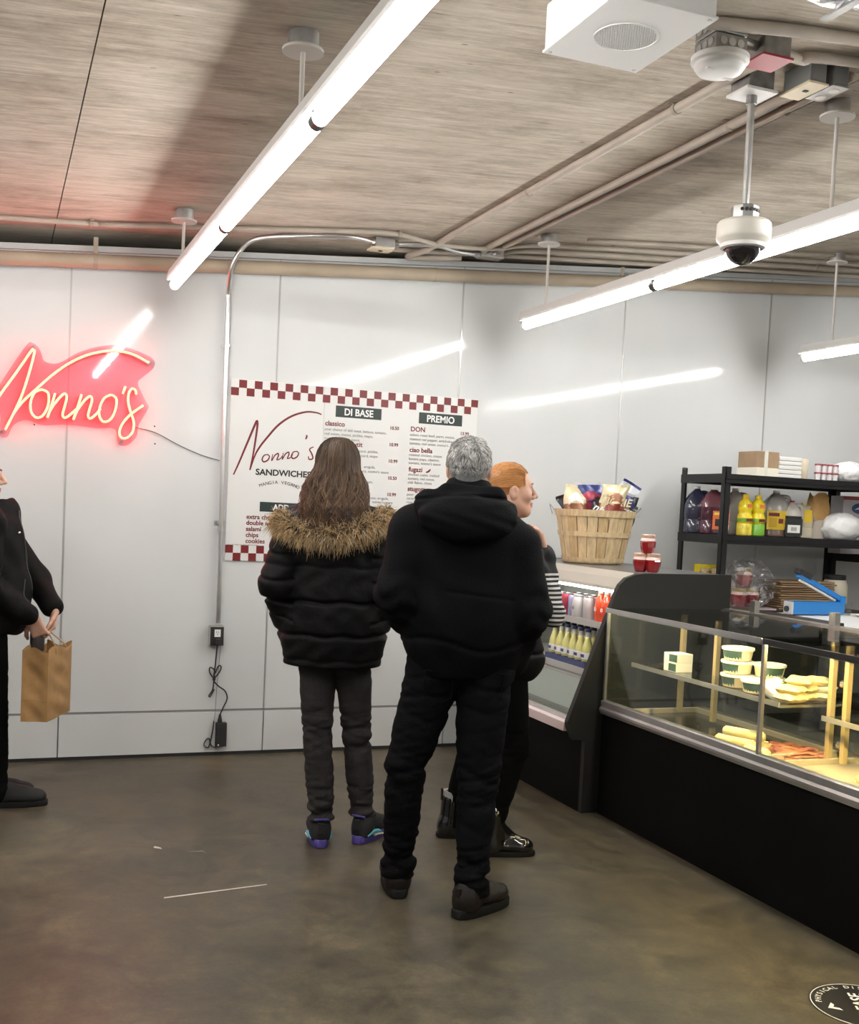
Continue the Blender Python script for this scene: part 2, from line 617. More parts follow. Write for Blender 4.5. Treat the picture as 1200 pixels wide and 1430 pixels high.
# ------------------------------------------------------------------ fluorescent strip lights
m_tube = mat('lit_tube', (1, 1, 1), 0.4, emit=TUBE_COLOR, strength=TUBE_STRENGTH)
m_white = mat('white_enamel', (0.72, 0.72, 0.70), 0.35)
m_galv = mat('galvanised_steel', (0.48, 0.48, 0.47), 0.38, 0.85, var=0.25, vscale=14)
m_plate = mat('painted_plate', (0.66, 0.63, 0.59), 0.5)
m_socket = mat('dark_socket', (0.05, 0.05, 0.045), 0.5)
def strip_light(X, label, y_end=5.82, n=3, rods=(5.56, 3.305)):
    t = thing('strip_light', label, 'ceiling light', (X, y_end - 2.0, 2.53), 'fluorescent strip lights')
    seg = 1.362
    for k in range(n):
        y1 = y_end - k * seg
        y0 = y1 - seg
        h = MB()
        prof = [(X - .036, 2.548), (X - .042, 2.556), (X - .030, 2.600), (X + .030, 2.600), (X + .042, 2.556), (X + .036, 2.548)]
        h.prism(prof, 'Y', y0 + .001, y1 - .001)
        obj('housing', h, m_white, t)
        tb = MB().cyl((X, y0 + .022, 2.526), (X, y1 - .022, 2.526), 0.0235, n=14)
        obj('tube', tb, m_tube, t, smooth=True)
        for yy in (y0 + .011, y1 - .011):
            obj('lamp_holder', MB().cyl((X, yy - .0105, 2.525), (X, yy + .0105, 2.525), .0245, n=14).bx(X - .012, X + .012, yy - .01, yy + .01, 2.525, 2.556), m_socket if 0 < k or yy < y1 - .1 else m_white, t)
    for yr in rods:
        cz = ceil_z(X)
        rod = obj('rod', MB().cyl((X, yr, 2.60), (X, yr, cz - .05), .0075, n=10), m_plate, t, smooth=True)
        can = obj('canopy', MB().cyl((X, yr, cz - .058), (X, yr, cz - .050), .062, n=28), m_plate, t, smooth=True)
        obj('ceiling_box', MB().cyl((X, yr, cz - .050), (X, yr, cz + .002), .046, n=20), m_galv, can, smooth=True)
    return t
strip_light(0.816, 'long lit strip light on the left, running over the neon sign end of the wall')
strip_light(2.800, 'long lit strip light passing behind the dome camera above the drinks cooler')
strip_light(4.780, 'lit strip light at the right edge above the shelf rack')
strip_light(-1.170, 'unseen strip light added left of the picture edge')  # unseen fixture, added to even out the room light
for X, w in ((-1.17, 'left'), (2.80, 'middle'), (4.78, 'right')):  # unseen rear row, added to light the room
    strip_light(X, 'unseen strip light added behind the viewer, %s one of the rear row' % w, -0.9, 3, (-1.2, -3.4))
# ------------------------------------------------------------------ services under the ceiling
m_conduit = mat('painted_conduit', (0.42, 0.37, 0.31), 0.6, var=0.12, vscale=6)
m_silver = mat('zinc_conduit', (0.62, 0.62, 0.61), 0.3, 0.9, var=0.12, vscale=10)
m_pipe = mat('tan_painted_pipe', (0.40, 0.33, 0.245), 0.5, var=0.12, vscale=4)
m_beige = mat('beige_plastic', (0.66, 0.57, 0.40), 0.5)
m_gbox = mat('weathered_steel_box', (0.27, 0.265, 0.25), 0.45, 0.7, var=0.3, vscale=20)
m_strap = mat('pipe_strap', (0.34, 0.29, 0.23), 0.6)

# big pipe along the top of the wall
pz = lambda x: 2.628 + 0.083 * x
t = thing('wall_pipe', 'thick tan painted pipe running along the top of the white wall', 'pipe', (2, 6.16, pz(2)))
for a, b in ((-4.4, 0.30), (0.30, 2.37), (2.37, 4.44), (4.44, 8.4)):
    obj('pipe_section', MB().cyl((a + .001, 6.16, pz(a)), (b - .001, 6.16, pz(b)), .0375, n=20), m_pipe, t, smooth=True)
for x in (0.30, 2.37, 4.44):
    obj('coupling_ring', MB().cyl((x - .010, 6.16, pz(x - .01)), (x + .010, 6.16, pz(x + .01)), .0395, n=20), m_pipe, t, smooth=True)
for x in (0.452, 3.62, 6.0):
    h = MB()
    h.cyl((x - .012, 6.16, pz(x)), (x + .012, 6.16, pz(x)), .0415, n=20)
    h.bx(x - .012, x + .012, 6.145, 6.15, pz(x), ceil_z(x) - .03)
    obj('hanger', h, m_strap, t)

def ceil_conduit(name, label, pts, r, m=m_conduit, straps=(), cat='conduit', group='painted conduits on the ceiling'):
    """pts given as (x, y, drop below ceiling)"""
    P = [(x, y, ceil_z(x) - d) for x, y, d in pts]
    mid = P[len(P) // 2]
    t = thing(name, label, cat, mid, group)
    obj('run', MB().tube(catmull(P, 6), r, 10), m, t, smooth='all')
    for x, y, d, ax in straps:
        z = ceil_z(x) - d
        s = MB()
        if ax == 'X':
            s.cyl((x - .009, y, z), (x + .009, y, z), r + .004, n=12)
            s.bx(x - .009, x + .009, y - r - .02, y + r + .02, z + r - .003, z + r + .003)
        else:
            s.cyl((x, y - .009, z), (x, y + .009, z), r + .004, n=12)
            s.bx(x - r - .02, x + r + .02, y - .009, y + .009, z + r - .003, z + r + .003)
        obj('strap', s, m_strap, t)
    return t
ceil_conduit('conduit', 'painted conduit hugging the ceiling nearest the wall, left to right', [(-4.4, 5.89, .018), (0, 5.89, .018), (0.5, 5.895, .018), (1.6, 5.72, .018), (1.95, 5.70, .018), (2.25, 5.83, .03), (2.6, 5.86, .03), (2.9, 5.74, .02), (4.2, 5.72, .018), (8.4, 5.72, .018)], .013, straps=[(0.41, 5.893, .018, 'X'), (1.98, 5.70, .018, 'X'), (3.3, 5.735, .018, 'X')])
ceil_conduit('conduit', 'painted conduit along the ceiling right of the silver boxes, second from the wall', [(2.72, 5.97, .02), (3.0, 5.90, .018), (4.2, 5.89, .018), (8.4, 5.89, .018)], .014, straps=[(4.9, 5.89, .018, 'X')])
ceil_conduit('conduit', 'painted conduit along the ceiling edge just above the black gap', [(2.05, 6.08, .02), (3.0, 6.08, .018), (4.2, 6.08, .018), (8.4, 6.08, .018)], .014)
ceil_conduit('conduit', 'painted conduit along the ceiling farthest from the wall, right half', [(3.05, 5.58, .016), (3.6, 5.545, .016), (5, 5.54, .016), (8.4, 5.54, .016)], .011)
# runs from the camera towards the wall
ceil_conduit('conduit', 'painted conduit crossing the ceiling from the smoke detector, with a hooked end', [(2.24, 3.02, .02), (2.245, 3.6, .02), (2.25, 5.4, .02), (2.255, 5.78, .022), (2.23, 5.98, .035), (2.17, 6.08, .05), (2.22, 6.12, .05), (2.5, 6.10, .04)], .0175, straps=[(2.245, 3.5, .02, 'Y'), (2.25, 4.7, .02, 'Y')])
ceil_conduit('conduit', 'thin painted cable beside the hooked ceiling conduit', [(2.285, 3.02, .010), (2.285, 5.75, .010)], .007)
ceil_conduit('conduit', 'left one of the conduit pair crossing the ceiling to the grey boxes', [(2.54, 3.04, .02), (2.56, 4.2, .02), (2.57, 5.75, .02), (2.58, 5.93, .028)], .0175, straps=[(2.555, 3.6, .02, 'Y')])
ceil_conduit('conduit', 'right one of the conduit pair crossing the ceiling to the grey boxes', [(2.625, 3.04, .02), (2.64, 4.2, .02), (2.655, 5.75, .02), (2.665, 5.93, .028)], .0155, straps=[(2.64, 3.4, .02, 'Y')])
ceil_conduit('conduit', 'tan conduit leaving the white speaker to the right', [(1.70, 2.83, .025), (2.0, 2.80, .022), (2.45, 2.775, .022), (4.5, 2.76, .022)], .019)
ceil_conduit('conduit', 'tan conduit leaving the red-plated box to the right', [(2.25, 2.925, .025), (2.36, 2.95, .028), (2.55, 2.925, .022), (4.5, 2.91, .022)], .017)

# silver conduit from the wall outlet up to the ceiling boxes
P = [(1.177, 6.205, .755), (1.170, 6.205, 1.6), (1.166, 6.205, 2.45), (1.163, 6.195, 2.60), (1.160, 6.12, 2.70), (1.19, 6.075, 2.785), (1.25, 6.05, 2.852), (1.34, 5.98, 2.872), (1.50, 5.86, 2.873), (1.74, 5.80, 2.886), (1.88, 5.87, 2.893)]
t = thing('silver_conduit', 'silver conduit climbing the white wall from the outlet and bending along the ceiling', 'conduit', (1.177, 6.205, .755))
obj('run', MB().tube(catmull(P, 6), .0125, 12), m_silver, t, smooth='all')
for z in (1.32, 2.30):
    s = MB().cyl((1.169, 6.205, z - .009), (1.169, 6.205, z + .009), .0165, n=12)
    s.bx(1.14, 1.198, 6.219, 6.226, z - .009, z + .009)
    obj('strap', s, m_silver, t)
for p, q in (((1.172, 6.205, 1.29), (1.172, 6.205, 1.262)), ((1.60, 5.825, 2.880), (1.66, 5.813, 2.8825))):
    obj('coupling', MB().cyl(p, q, .0165, n=12), m_silver, t, smooth=True)
t = thing('junction_box', 'silver ceiling junction box with a beige cover plate at the bend of the conduit', 'junction box', (1.95, 5.90, 2.90))
obj('body', MB().box((1.95, 5.90, 2.896), (.115, .09, .055), bev=.004), m_silver, t)
obj('cover_plate', MB().box((1.935, 5.895, 2.862), (.125, .095, .010), bev=.002), m_beige, t)
obj('connector', MB().cyl((1.90, 5.88, 2.896), (1.87, 5.868, 2.894), .019, n=12), m_silver, t)
obj('connector', MB().cyl((2.00, 5.905, 2.902), (2.04, 5.895, 2.905), .019, n=12), m_silver, t)
obj('toggle', MB().box((1.935, 5.893, 2.855), (.02, .012, .006)), m_black, t)
P = [(2.04, 5.895, 2.905), (2.13, 5.86, 2.910), (2.24, 5.84, 2.916), (2.33, 5.89, 2.918), (2.44, 5.96, 2.925), (2.55, 5.985, 2.932)]
ts = thing('silver_conduit', 'short wavy silver conduit between the two ceiling boxes', 'conduit', (2.04, 5.895, 2.905))
obj('run', MB().tube(catmull(P, 6), .0125, 12), m_silver, ts, smooth='all')
t = thing('junction_box', 'silver ceiling junction box at the foot of the crossing conduits', 'junction box', (2.63, 5.985, 2.94))
obj('body', MB().box((2.635, 5.985, 2.942), (.14, .09, .05), bev=.004), m_silver, t)
obj('connector', MB().cyl((2.565, 5.985, 2.935), (2.535, 5.98, 2.931), .019, n=12), m_silver, t)
obj('connector', MB().cyl((2.635, 5.94, 2.945), (2.625, 5.91, 2.95), .019, n=12), m_silver, t)

# ------------------------------------------------------------------ speaker
t = thing('speaker_box', 'white metal speaker box with a round perforated grille hanging from the ceiling', 'speaker', (1.54, 2.665, 2.74))
m_spk = mat('white_powder_coat', (0.74, 0.74, 0.73), 0.4, bump=0.05, bscale=300)
b = MB().bx(1.393, 1.688, 2.468, 2.858, 2.742, 2.868, .006)
obj('enclosure', b, m_spk, t)
obj('face_plate', MB().bx(1.389, 1.692, 2.464, 2.862, 2.736, 2.743, .002), m_spk, t)
gr = obj('grille_ring', MB().lathe([(.088, 0), (.088, -.002), (.084, -.002), (.084, 0)], (1.54, 2.665, 2.7362), 40, cap=False), m_spk, t)
holes = MB()
for i in range(-11, 12):
    for j in range(-11, 12):
        x, y = i * .0072 + (.0036 if j % 2 else 0), j * .0066
        if x * x + y * y < .080 ** 2:
            holes.cyl((1.54 + x, 2.665 + y, 2.7362), (1.54 + x, 2.665 + y, 2.7352), .0021, n=6)
ho = obj('perforations', holes, mat('hole_grey', (0.42, 0.42, 0.41), 0.8), t)
ho['kind'] = 'stuff'
for x in (1.405, 1.676):
    for y in (2.48, 2.846):
        obj('screw', MB().cyl((x, y, 2.7362), (x, y, 2.7335), .006, n=10), m_silver, t)
br = MB()
br.bx(1.43, 1.46, 2.60, 2.63, 2.866, ceil_z(1.445) + .001)
br.bx(1.62, 1.65, 2.60, 2.63, 2.866, ceil_z(1.635) + .001)
br.cyl((1.393, 2.70, 2.868), (1.393, 2.76, 2.868), .010, n=10)
obj('bracket', br, m_galv, t)

# ------------------------------------------------------------------ smoke detector on its boxes
t = thing('smoke_detector', 'round white smoke detector under two stacked steel boxes', 'smoke detector', (1.975, 2.875, 2.80))
c = (1.98, 2.855)
bz = ceil_z(1.98)
for k, z1 in enumerate((bz + .002, bz - .046)):
    bxo = obj('steel_box', MB().bx(c[0] - .055, c[0] + .055, c[1] - .055 + .01, c[1] + .065, z1 - .045, z1, .003), m_gbox, t)
    kn = MB()
    for dx in (-.03, 0, .03):
        kn.cyl((c[0] + dx, c[1] - .0455, z1 - .022), (c[0] + dx, c[1] - .0475, z1 - .022), .0125, n=12)
        kn.cyl((c[0] - .0555, c[1] + .01 + dx, z1 - .022), (c[0] - .0575, c[1] + .01 + dx, z1 - .022), .0125, n=12)
    obj('knockouts', kn, m_galv, bxo, smooth=True)
zb = bz - .095
obj('base_plate', MB().lathe([(.080, .004), (.086, 0), (.086, -.014), (.080, -.018)], (c[0], c[1] + .01, zb), 36), mat('white_plastic', (0.64, 0.63, 0.61), 0.45), t, smooth=True)
obj('sensor_head', MB().lathe([(.074, -.016), (.076, -.028), (.066, -.042), (.058, -.046), (.02, -.048)], (c[0], c[1] + .01, zb), 36), MATS['white_plastic'], t, smooth=True)
for s in (-1, 1):
    obj('vent', MB().box((c[0] + s * .045, c[1] + .01 + s * .02, zb - .045), (.03, .012, .006)), mat('vent_grey', (0.5, 0.49, 0.47), 0.5), t)

t = thing('junction_box', 'ceiling junction box with a red cover plate beside the smoke detector', 'junction box', (2.19, 2.91, 2.90))
z = ceil_z(2.19)
obj('body', MB().bx(2.14, 2.24, 2.87, 2.965, z - .062, z + .002, .003), m_gbox, t)
obj('cover_plate', MB().bx(2.132, 2.246, 2.862, 2.972, z - .069, z - .062, .001), mat('red_plate', (0.34, 0.018, 0.035), 0.45), t, label='bright red cover plate')
obj('connector', MB().cyl((2.14, 2.91, z - .03), (2.085, 2.90, z - .03), .016, n=12), m_gbox, t)

# ------------------------------------------------------------------ dome camera on its rod
cx, cyy = 2.318, 3.16
t = thing('dome_camera', 'white dome security camera with a black dome on a long steel rod', 'camera', (cx, cyy, 2.33))
zc = ceil_z(2.25)
obj('ceiling_box', MB().bx(cx - .05, cx + .05, cyy - .05, cyy + .05, zc - .062, zc + .002, .003), m_gbox, t)
obj('ceiling_plate', MB().bx(cx - .062, cx + .062, cyy - .058, cyy + .058, zc - .072, zc - .062, .002), MATS['white_plastic'], t)
obj('rod', MB().cyl((cx, cyy, zc - .072), (cx, cyy, 2.515), .0125, n=14), m_galv, t, smooth=True)
obj('rod_fitting', MB().cyl((cx, cyy, zc - .072), (cx, cyy, zc - .10), .018, n=10), m_gbox, t)
cb = obj('camera_box', MB().lathe([(.044, 0), (.046, .003), (.046, .048), (.040, .052)], (cx, cyy, 2.462), 8), m_galv, t)
pe = MB()
for k in range(6):
    a = -2.4 + k * .32
    pe.cyl((cx + .044 * math.cos(a), cyy + .044 * math.sin(a), 2.495), (cx + .048 * math.cos(a), cyy + .048 * math.sin(a), 2.495), .006, n=8)
obj('box_screws', pe, m_black, cb)
m_camw = mat('camera_cream', (0.56, 0.53, 0.47), 0.4)
obj('camera_body', MB().lathe([(.05, .078), (.082, .074), (.089, .066), (.090, .02), (.087, .012), (.076, .0), (.074, -.008)], (cx, cyy, 2.388), 40), m_camw, t, smooth=True)
prof = [(.060 * math.cos(a), -.064 * math.sin(a)) for a in np.linspace(0, math.pi / 2 - .02, 9)]
obj('dome', MB().lathe(prof, (cx, cyy, 2.382), 36), mat('smoked_dome', (0.012, 0.010, 0.012), 0.06, coat=0.6), t, smooth='all')
obj('dome_ring', MB().lathe([(.076, .004), (.074, -.008), (.064, -.012), (.061, 0)], (cx, cyy, 2.382), 36, cap=False), MATS['white_plastic'], t, smooth=True)

# grey outlet boxes
t = thing('ceiling_outlet_box', 'long grey ceiling box with a blank beige cover plate', 'junction box', (2.45, 3.05, 2.88))
z = ceil_z(2.45)
m_gp = mat('grey_cast_box', (0.20, 0.20, 0.195), 0.5)
obj('body', MB().bx(2.415, 2.482, 2.99, 3.125, z - .075, z + .002, .008), m_gp, t)
obj('cover_plate', MB().bx(2.408, 2.486, 2.983, 3.132, z - .082, z - .075, .001), m_beige, t)
obj('slot', MB().box((2.447, 3.05, z - .083), (.016, .012, .004)), m_black, t)
t = thing('ceiling_outlet_box', 'narrow grey ceiling box with a double outlet plate right of the beige one', 'junction box', (2.53, 3.05, 2.88))
obj('body', MB().bx(2.505, 2.568, 2.985, 3.115, z - .070, z + .006, .008), m_gp, t)
obj('outlet_plate', MB().bx(2.502, 2.571, 2.982, 3.118, z - .076, z - .070, .001), m_galv, t)
for y in (3.018, 3.082):
    obj('socket', MB().lathe([(.0, -.004), (.017, -.004), (.019, 0)], (2.536, y, z - .076), 16), mat('ivory_socket', (0.7, 0.67, 0.6), 0.4), t)

# shiny wrapped duct at the top right corner
t = thing('foil_duct', 'shiny foil-wrapped duct at the top right corner under the ceiling', 'duct', (2.6, 2.25, 2.8))
rng = random.Random(3)
pts = []
dm = MB()
nu, nv = 40, 14
def duct(u, v):
    a = 2 * math.pi * v
    x = 1.62 + u * 2.2
    r = .075 + .006 * math.sin(u * 90 + 5 * math.sin(a * 3)) + .004 * math.sin(u * 211 + a * 5)
    return (x, 2.235 + r * math.cos(a), ceil_z(x) - .125 + r * math.sin(a))
dm.sheet(duct, nu, nv)
obj('wrap', dm, mat('crumpled_foil', (0.75, 0.75, 0.77), 0.22, 0.9, bump=0.4, bscale=25), t, smooth='all')
for x in (1.9, 2.7, 3.5):
    obj('hanger_band', MB().bx(x - .012, x + .012, 2.155, 2.158, ceil_z(x) - .14, ceil_z(x) + .002).bx(x - .012, x + .012, 2.312, 2.315, ceil_z(x) - .14, ceil_z(x) + .002).bx(x - .012, x + .012, 2.155, 2.315, ceil_z(x) - .208, ceil_z(x) - .203), m_galv, t)
# ------------------------------------------------------------------ neon sign
def on_wall(x, z, off):
    return (x, WALL_Y - off, z)
def NP(a, b):            # letter-layout units of the sign -> wall position
    return (-0.012 + a * 0.000700 + b * 0.00002, 2.2724 + 0.000064 * a - b * 0.000732)
m_neon = mat('neon_tube', (1.0, 0.5, 0.35), 0.4, emit=(1.0, 0.0175, 0.0085), strength=26.0)
m_jacket = mat('red_neon_jacket', (0.55, 0.03, 0.06), 0.4)
strokes = {
    'letter_n_capital': [[(-95, 640), (0, 478), (120, 310), (225, 158), (240, 146), (248, 170), (215, 300), (160, 470), (100, 600), (45, 710)],
                         [(98, 602), (160, 520), (250, 435), (380, 322), (500, 240), (620, 185), (740, 158), (850, 155), (960, 178), (1080, 240)]],
    'letter_o': [[(300, 428), (345, 455), (345, 540), (310, 610), (265, 628), (228, 590), (222, 520), (250, 450), (300, 428)]],
    'letter_n': [[(395, 455), (370, 540), (340, 630)], [(343, 615), (370, 560), (420, 495), (460, 460), (478, 485), (460, 560), (448, 610), (465, 632), (500, 612), (548, 570)],
                 ],
    'letter_n ': [[(585, 465), (558, 550), (525, 648)], [(530, 630), (560, 570), (610, 505), (648, 480), (660, 510), (640, 580), (632, 622), (650, 640), (690, 610), (722, 570)]],
    'letter_o ': [[(800, 470), (838, 500), (832, 580), (795, 650), (745, 665), (715, 625), (717, 560), (750, 495), (800, 470)]],
    'apostrophe': [[(905, 410), (884, 466)]],
    'letter_s': [[(986, 472), (980, 440), (955, 428), (932, 458), (926, 520), (942, 590), (968, 670), (962, 740), (920, 785), (880, 785), (862, 750), (880, 690), (940, 620), (1040, 550)]],
}
sign = thing('neon_sign', 'glowing red neon script sign spelling Nonno\'s on the white wall', 'neon sign', (0.35, WALL_Y, 2.0))
for nm, sts in strokes.items():
    for st in sts:
        P = [on_wall(*NP(a, b), .036) for a, b in st]
        C = catmull(P, 6) if len(P) > 2 else P
        g = obj(nm.strip(), MB().tube(C, .0068, 10), m_neon, sign, smooth='all')
        C2 = [Vector(p) + Vector((0, .0085, 0)) for p in C]
        obj('jacket', MB().tube(C2, .0072, 8), m_jacket, g, smooth='all', world_coords=True)
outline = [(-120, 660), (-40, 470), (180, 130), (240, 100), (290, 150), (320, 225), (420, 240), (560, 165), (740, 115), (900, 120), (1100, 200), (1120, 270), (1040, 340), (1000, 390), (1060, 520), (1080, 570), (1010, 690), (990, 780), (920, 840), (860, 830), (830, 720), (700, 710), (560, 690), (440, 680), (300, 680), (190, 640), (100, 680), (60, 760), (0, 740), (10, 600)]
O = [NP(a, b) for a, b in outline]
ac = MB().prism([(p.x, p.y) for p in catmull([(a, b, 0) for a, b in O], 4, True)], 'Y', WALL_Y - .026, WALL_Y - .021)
obj('acrylic_backing', ac, glass('acrylic_painted_glow', (0.99, 0.79, 0.835), 0.03), sign)  # clear backing; the neon's pink glow on the wall is put into its tint
for a, b in ((240, 125), (880, 812), (1085, 232), (20, 720)):
    x, z = NP(a, b)
    obj('standoff', MB().cyl((x, WALL_Y - .03, z), (x, WALL_Y, z), .006, n=10), mat('standoff_steel', (0.3, 0.28, 0.28), 0.3, 0.9), sign)
P = [on_wall(*NP(985, 710), .012), (0.80, WALL_Y - .008, 1.795), (0.93, WALL_Y - .008, 1.735), (1.05, WALL_Y - .008, 1.69), (1.155, WALL_Y - .01, 1.665)]
tag(obj('sign_cord', MB().tube(catmull(P, 6), .0022, 6), mat('grey_cord', (0.10, 0.10, 0.10), 0.5)), 'thin grey cord running from the neon sign to the silver conduit', 'cord')
for x, z in ((0.176, 1.795), (0.795, 1.83), (0.80, 1.735)):
    sc = obj('wall_screw', MB().lathe([(.0045, 0), (.003, .003), (0.0005, .004)], (0, 0, 0), 8), m_black)
    sc.location = (x, WALL_Y, z)
    sc.rotation_euler = (math.pi / 2, 0, 0)
    sc.parent = wall
    

# ------------------------------------------------------------------ menu board
BX0, BX1, BZ0, BZ1 = 1.204, 2.708, 1.108, 2.126
FY = WALL_Y - .008
m_board = mat('board_white', (0.74, 0.74, 0.725), 0.4)
m_red = mat('print_dark_red', (0.165, 0.012, 0.013), 0.4)
m_green = mat('print_dark_green', (0.018, 0.032, 0.026), 0.4)
m_ink = mat('print_black', (0.018, 0.018, 0.018), 0.4)
m_grey = mat('print_grey', (0.17, 0.16, 0.16), 0.4)
m_wh = mat('print_white', (0.85, 0.85, 0.84), 0.4)
menu = thing('menu_board', 'white wall menu board with red checker borders and dark green headings', 'menu board', (1.95, WALL_Y, 1.108))
obj('panel', MB().bx(BX0, 1.744, FY, WALL_Y, BZ0, BZ1), m_board, menu)
obj('panel', MB().bx(1.7455, BX1, FY, WALL_Y, BZ0, BZ1), m_board, menu)
sq = (BX1 - BX0) / 34.0
sqm = MB().box((0, 0, 0), (sq, .0014, sq)).mesh('checker_square', m_red)
for k in range(34):
    for z in (BZ1 - sq * (.5 + .0) - .004 if k % 2 else BZ1 - sq * 1.5 - .004, BZ0 + sq * 1.5 if k % 2 == 0 else BZ0 + sq * .5):
        o = bpy.data.objects.new('checker_square', sqm)
        COL.objects.link(o)
        o.parent = menu
        o.location = Vector((BX0 + sq * (k + .5), FY - .0006, z)) - menu.location
def MP(a, b):            # layout units of the board (a right, b down) -> wall position
    # perspective layout of the board expressed as a plain linear grid on the wall
    x = 1.204 + (a - 64) * 0.00137 + (a - 64) ** 2 * 1.0e-7
    return x, None
TY = FY - .0008
def head(x0, x1, z0, z1, word, bold=.012):
    h = obj('heading_bar', MB().bx(x0, x1, FY - .0012, FY, z0, z1), m_green, menu)
    if word:
        text('heading_lettering', word, ((x0 + x1) / 2, FY - .0016, z0 + (z1 - z0) * .2), (z1 - z0) * .86, m_wh, h, bold=bold * (z1 - z0) * 1.6, align='CENTER', sx=.92)
head(1.815, 2.094, 1.957, 2.022, 'DI BASE')
head(2.330, 2.609, 1.956, 2.022, 'PREMIO')
head(1.392, 1.640, 1.391, 1.446, 'ADD', .012)
head(2.278, 2.520, 1.410, 1.452, '', .012)
def item(x, z, w, size=.039):
    text('item_name', w, (x, TY, z), size, m_red, menu, bold=.0009)
def price(x, z, w):
    text('item_price', w, (x, TY, z), .0275, m_red, menu, sx=.95, bold=.0006)
def line(x, z, w):
    text('item_text', w, (x, TY, z), .0225, m_grey, menu, sx=1.0)
item(1.754, 1.904, 'classico')
for z, w in ((1.907, '10.50'), (1.809, '10.99'), (1.712, '10.99'), (1.612, '10.50'), (1.515, '10.99'), (1.419, '10.99')):
    price(2.149, z, w)
for i, w in enumerate(('your choice of deli meat, lettuce, tomato,', 'red onion, mozza, pickles, mayo,', 'mustard, nonno\'s sauce')):
    line(1.752, 1.876 - i * .026, w)
item(1.890, 1.793, 'boutit')
line(1.945, 1.762, 'lettuce, pickles,')
line(1.947, 1.735, 'mustard, mayo')
line(2.000, 1.672, 'arugula,')
line(1.965, 1.646, 'pesto, nonno\'s sauce')
line(2.005, 1.585, 'mayo,')
line(2.03, 1.492, 'pesto, arugula,')
line(2.06, 1.469, 'nonno\'s sauce')
line(2.11, 1.373, 'peppers')
item(2.280, 1.906, 'DON', .040)
price(2.600, 1.905, '13.99')
for i, w in enumerate(('salami, roast beef, parm, mozza,', 'roasted red pepper, artichoke,', 'tomato, red onion, nonno\'s')):
    line(2.277, 1.879 - i * .0255, w)
item(2.279, 1.784, 'ciao bella')
for i, w in enumerate(('roasted chicken, cream', 'banana peps, cilantro,', 'tomato, nonno\'s sauce')):
    line(2.277, 1.760 - i * .024, w)
item(2.280, 1.668, 'fugazi')
for i, w in enumerate(('chicken cutlet, melted', 'tomato, red onion,', 'chili flakes, chees')):
    line(2.277, 1.643 - i * .0238, w)
item(2.278, 1.552, 'stugotts')
for i, w in enumerate(('pastr', 'caram', 'roas')):
    line(2.275, 1.524 - i * .023, w)
ch = catmull([(2.390, TY, 1.668), (2.402, TY, 1.671), (2.412, TY, 1.679), (2.418, TY, 1.688)], 4)
obj('chili_icon', MB().tube(ch, [.001 + .005 * math.sin(math.pi * (i + 1.5) / (len(ch) + 2)) for i in range(len(ch))], 6), m_red, menu)
for i, w in enumerate(('extra cheese', 'double meat', 'salami', 'chips', 'cookies')):
    text('item_name', w, (1.317, TY, 1.347 - i * .0342), .036, m_red, menu, bold=.0008)
text('small_print', 'prices are subject to change without notice', (1.213, TY, 1.196), .010, m_grey, menu)
text('lettering', 'SANDWICHES', (1.360, TY, 1.598), .048, m_ink, menu, bold=.0014, sx=1.06)
w = 'MANGIA VEGANO'
for i, chh in enumerate(w):
    a = (i - 6.0) / 6.0
    if chh != ' ':
        text('lettering', chh, (1.500 + a * .106, TY, 1.531 + .022 * (1 - a * a)), .026, m_ink, menu, rot=(math.pi / 2, a * .32, 0), align='CENTER')
# script logo
def LP(a, b):
    x = 1.0936 + a * 0.00139 + b * 0.0000676
    z = 2.229 + a * 0.000105 - b * 0.001326
    return (x, TY, z)
def script(pts, r):
    P = [LP(a, b) for a, b in pts]
    C = catmull(P, 6) if len(P) > 2 else [Vector(p) for p in P]
    n = len(C)
    mb = MB()
    up = Vector((0, -1, 0))
    vs, fs = [], []
    for i in range(n):
        d = (C[min(i + 1, n - 1)] - C[max(i - 1, 0)]).normalized()
        s = d.cross(up).normalized()
        k = r * (.55 + .45 * math.sin(math.pi * (i + .6) / (n + .2)))
        vs += [C[i] + s * k, C[i] - s * k]
    fs = [(2 * i, 2 * i + 1, 2 * i + 3, 2 * i + 2) for i in range(n - 1)]
    mb.add(vs, fs)
    obj('script_stroke', mb, m_red, menu)
script([(78, 488), (100, 440), (140, 345), (172, 270), (178, 268), (176, 300), (160, 400), (145, 470)], .0065)
script([(146, 468), (165, 412), (185, 375), (220, 330), (265, 280), (320, 243), (380, 225), (425, 228), (447, 236)], .006)
for dx, dy in ((0, 0), (122, -12)):
    script([(222 + dx, 405 + dy), (205 + dx, 408 + dy), (196 + dx, 425 + dy), (203 + dx, 436 + dy), (220 + dx, 428 + dy), (226 + dx, 412 + dy), (216 + dx, 405 + dy)], .0042)
for dx, dy in ((0, 0), (44, -5)):
    script([(240 + dx, 404 + dy), (235 + dx, 432 + dy), (248 + dx, 410 + dy), (262 + dx, 401 + dy), (263 + dx, 412 + dy), (257 + dx, 428 + dy), (270 + dx, 424 + dy), (280 + dx, 412 + dy)], .0038)
script([(383, 323), (383, 332), (378, 342)], .005)
script([(412, 375), (395, 385), (404, 405), (408, 425), (392, 428), (390, 415)], .0045)

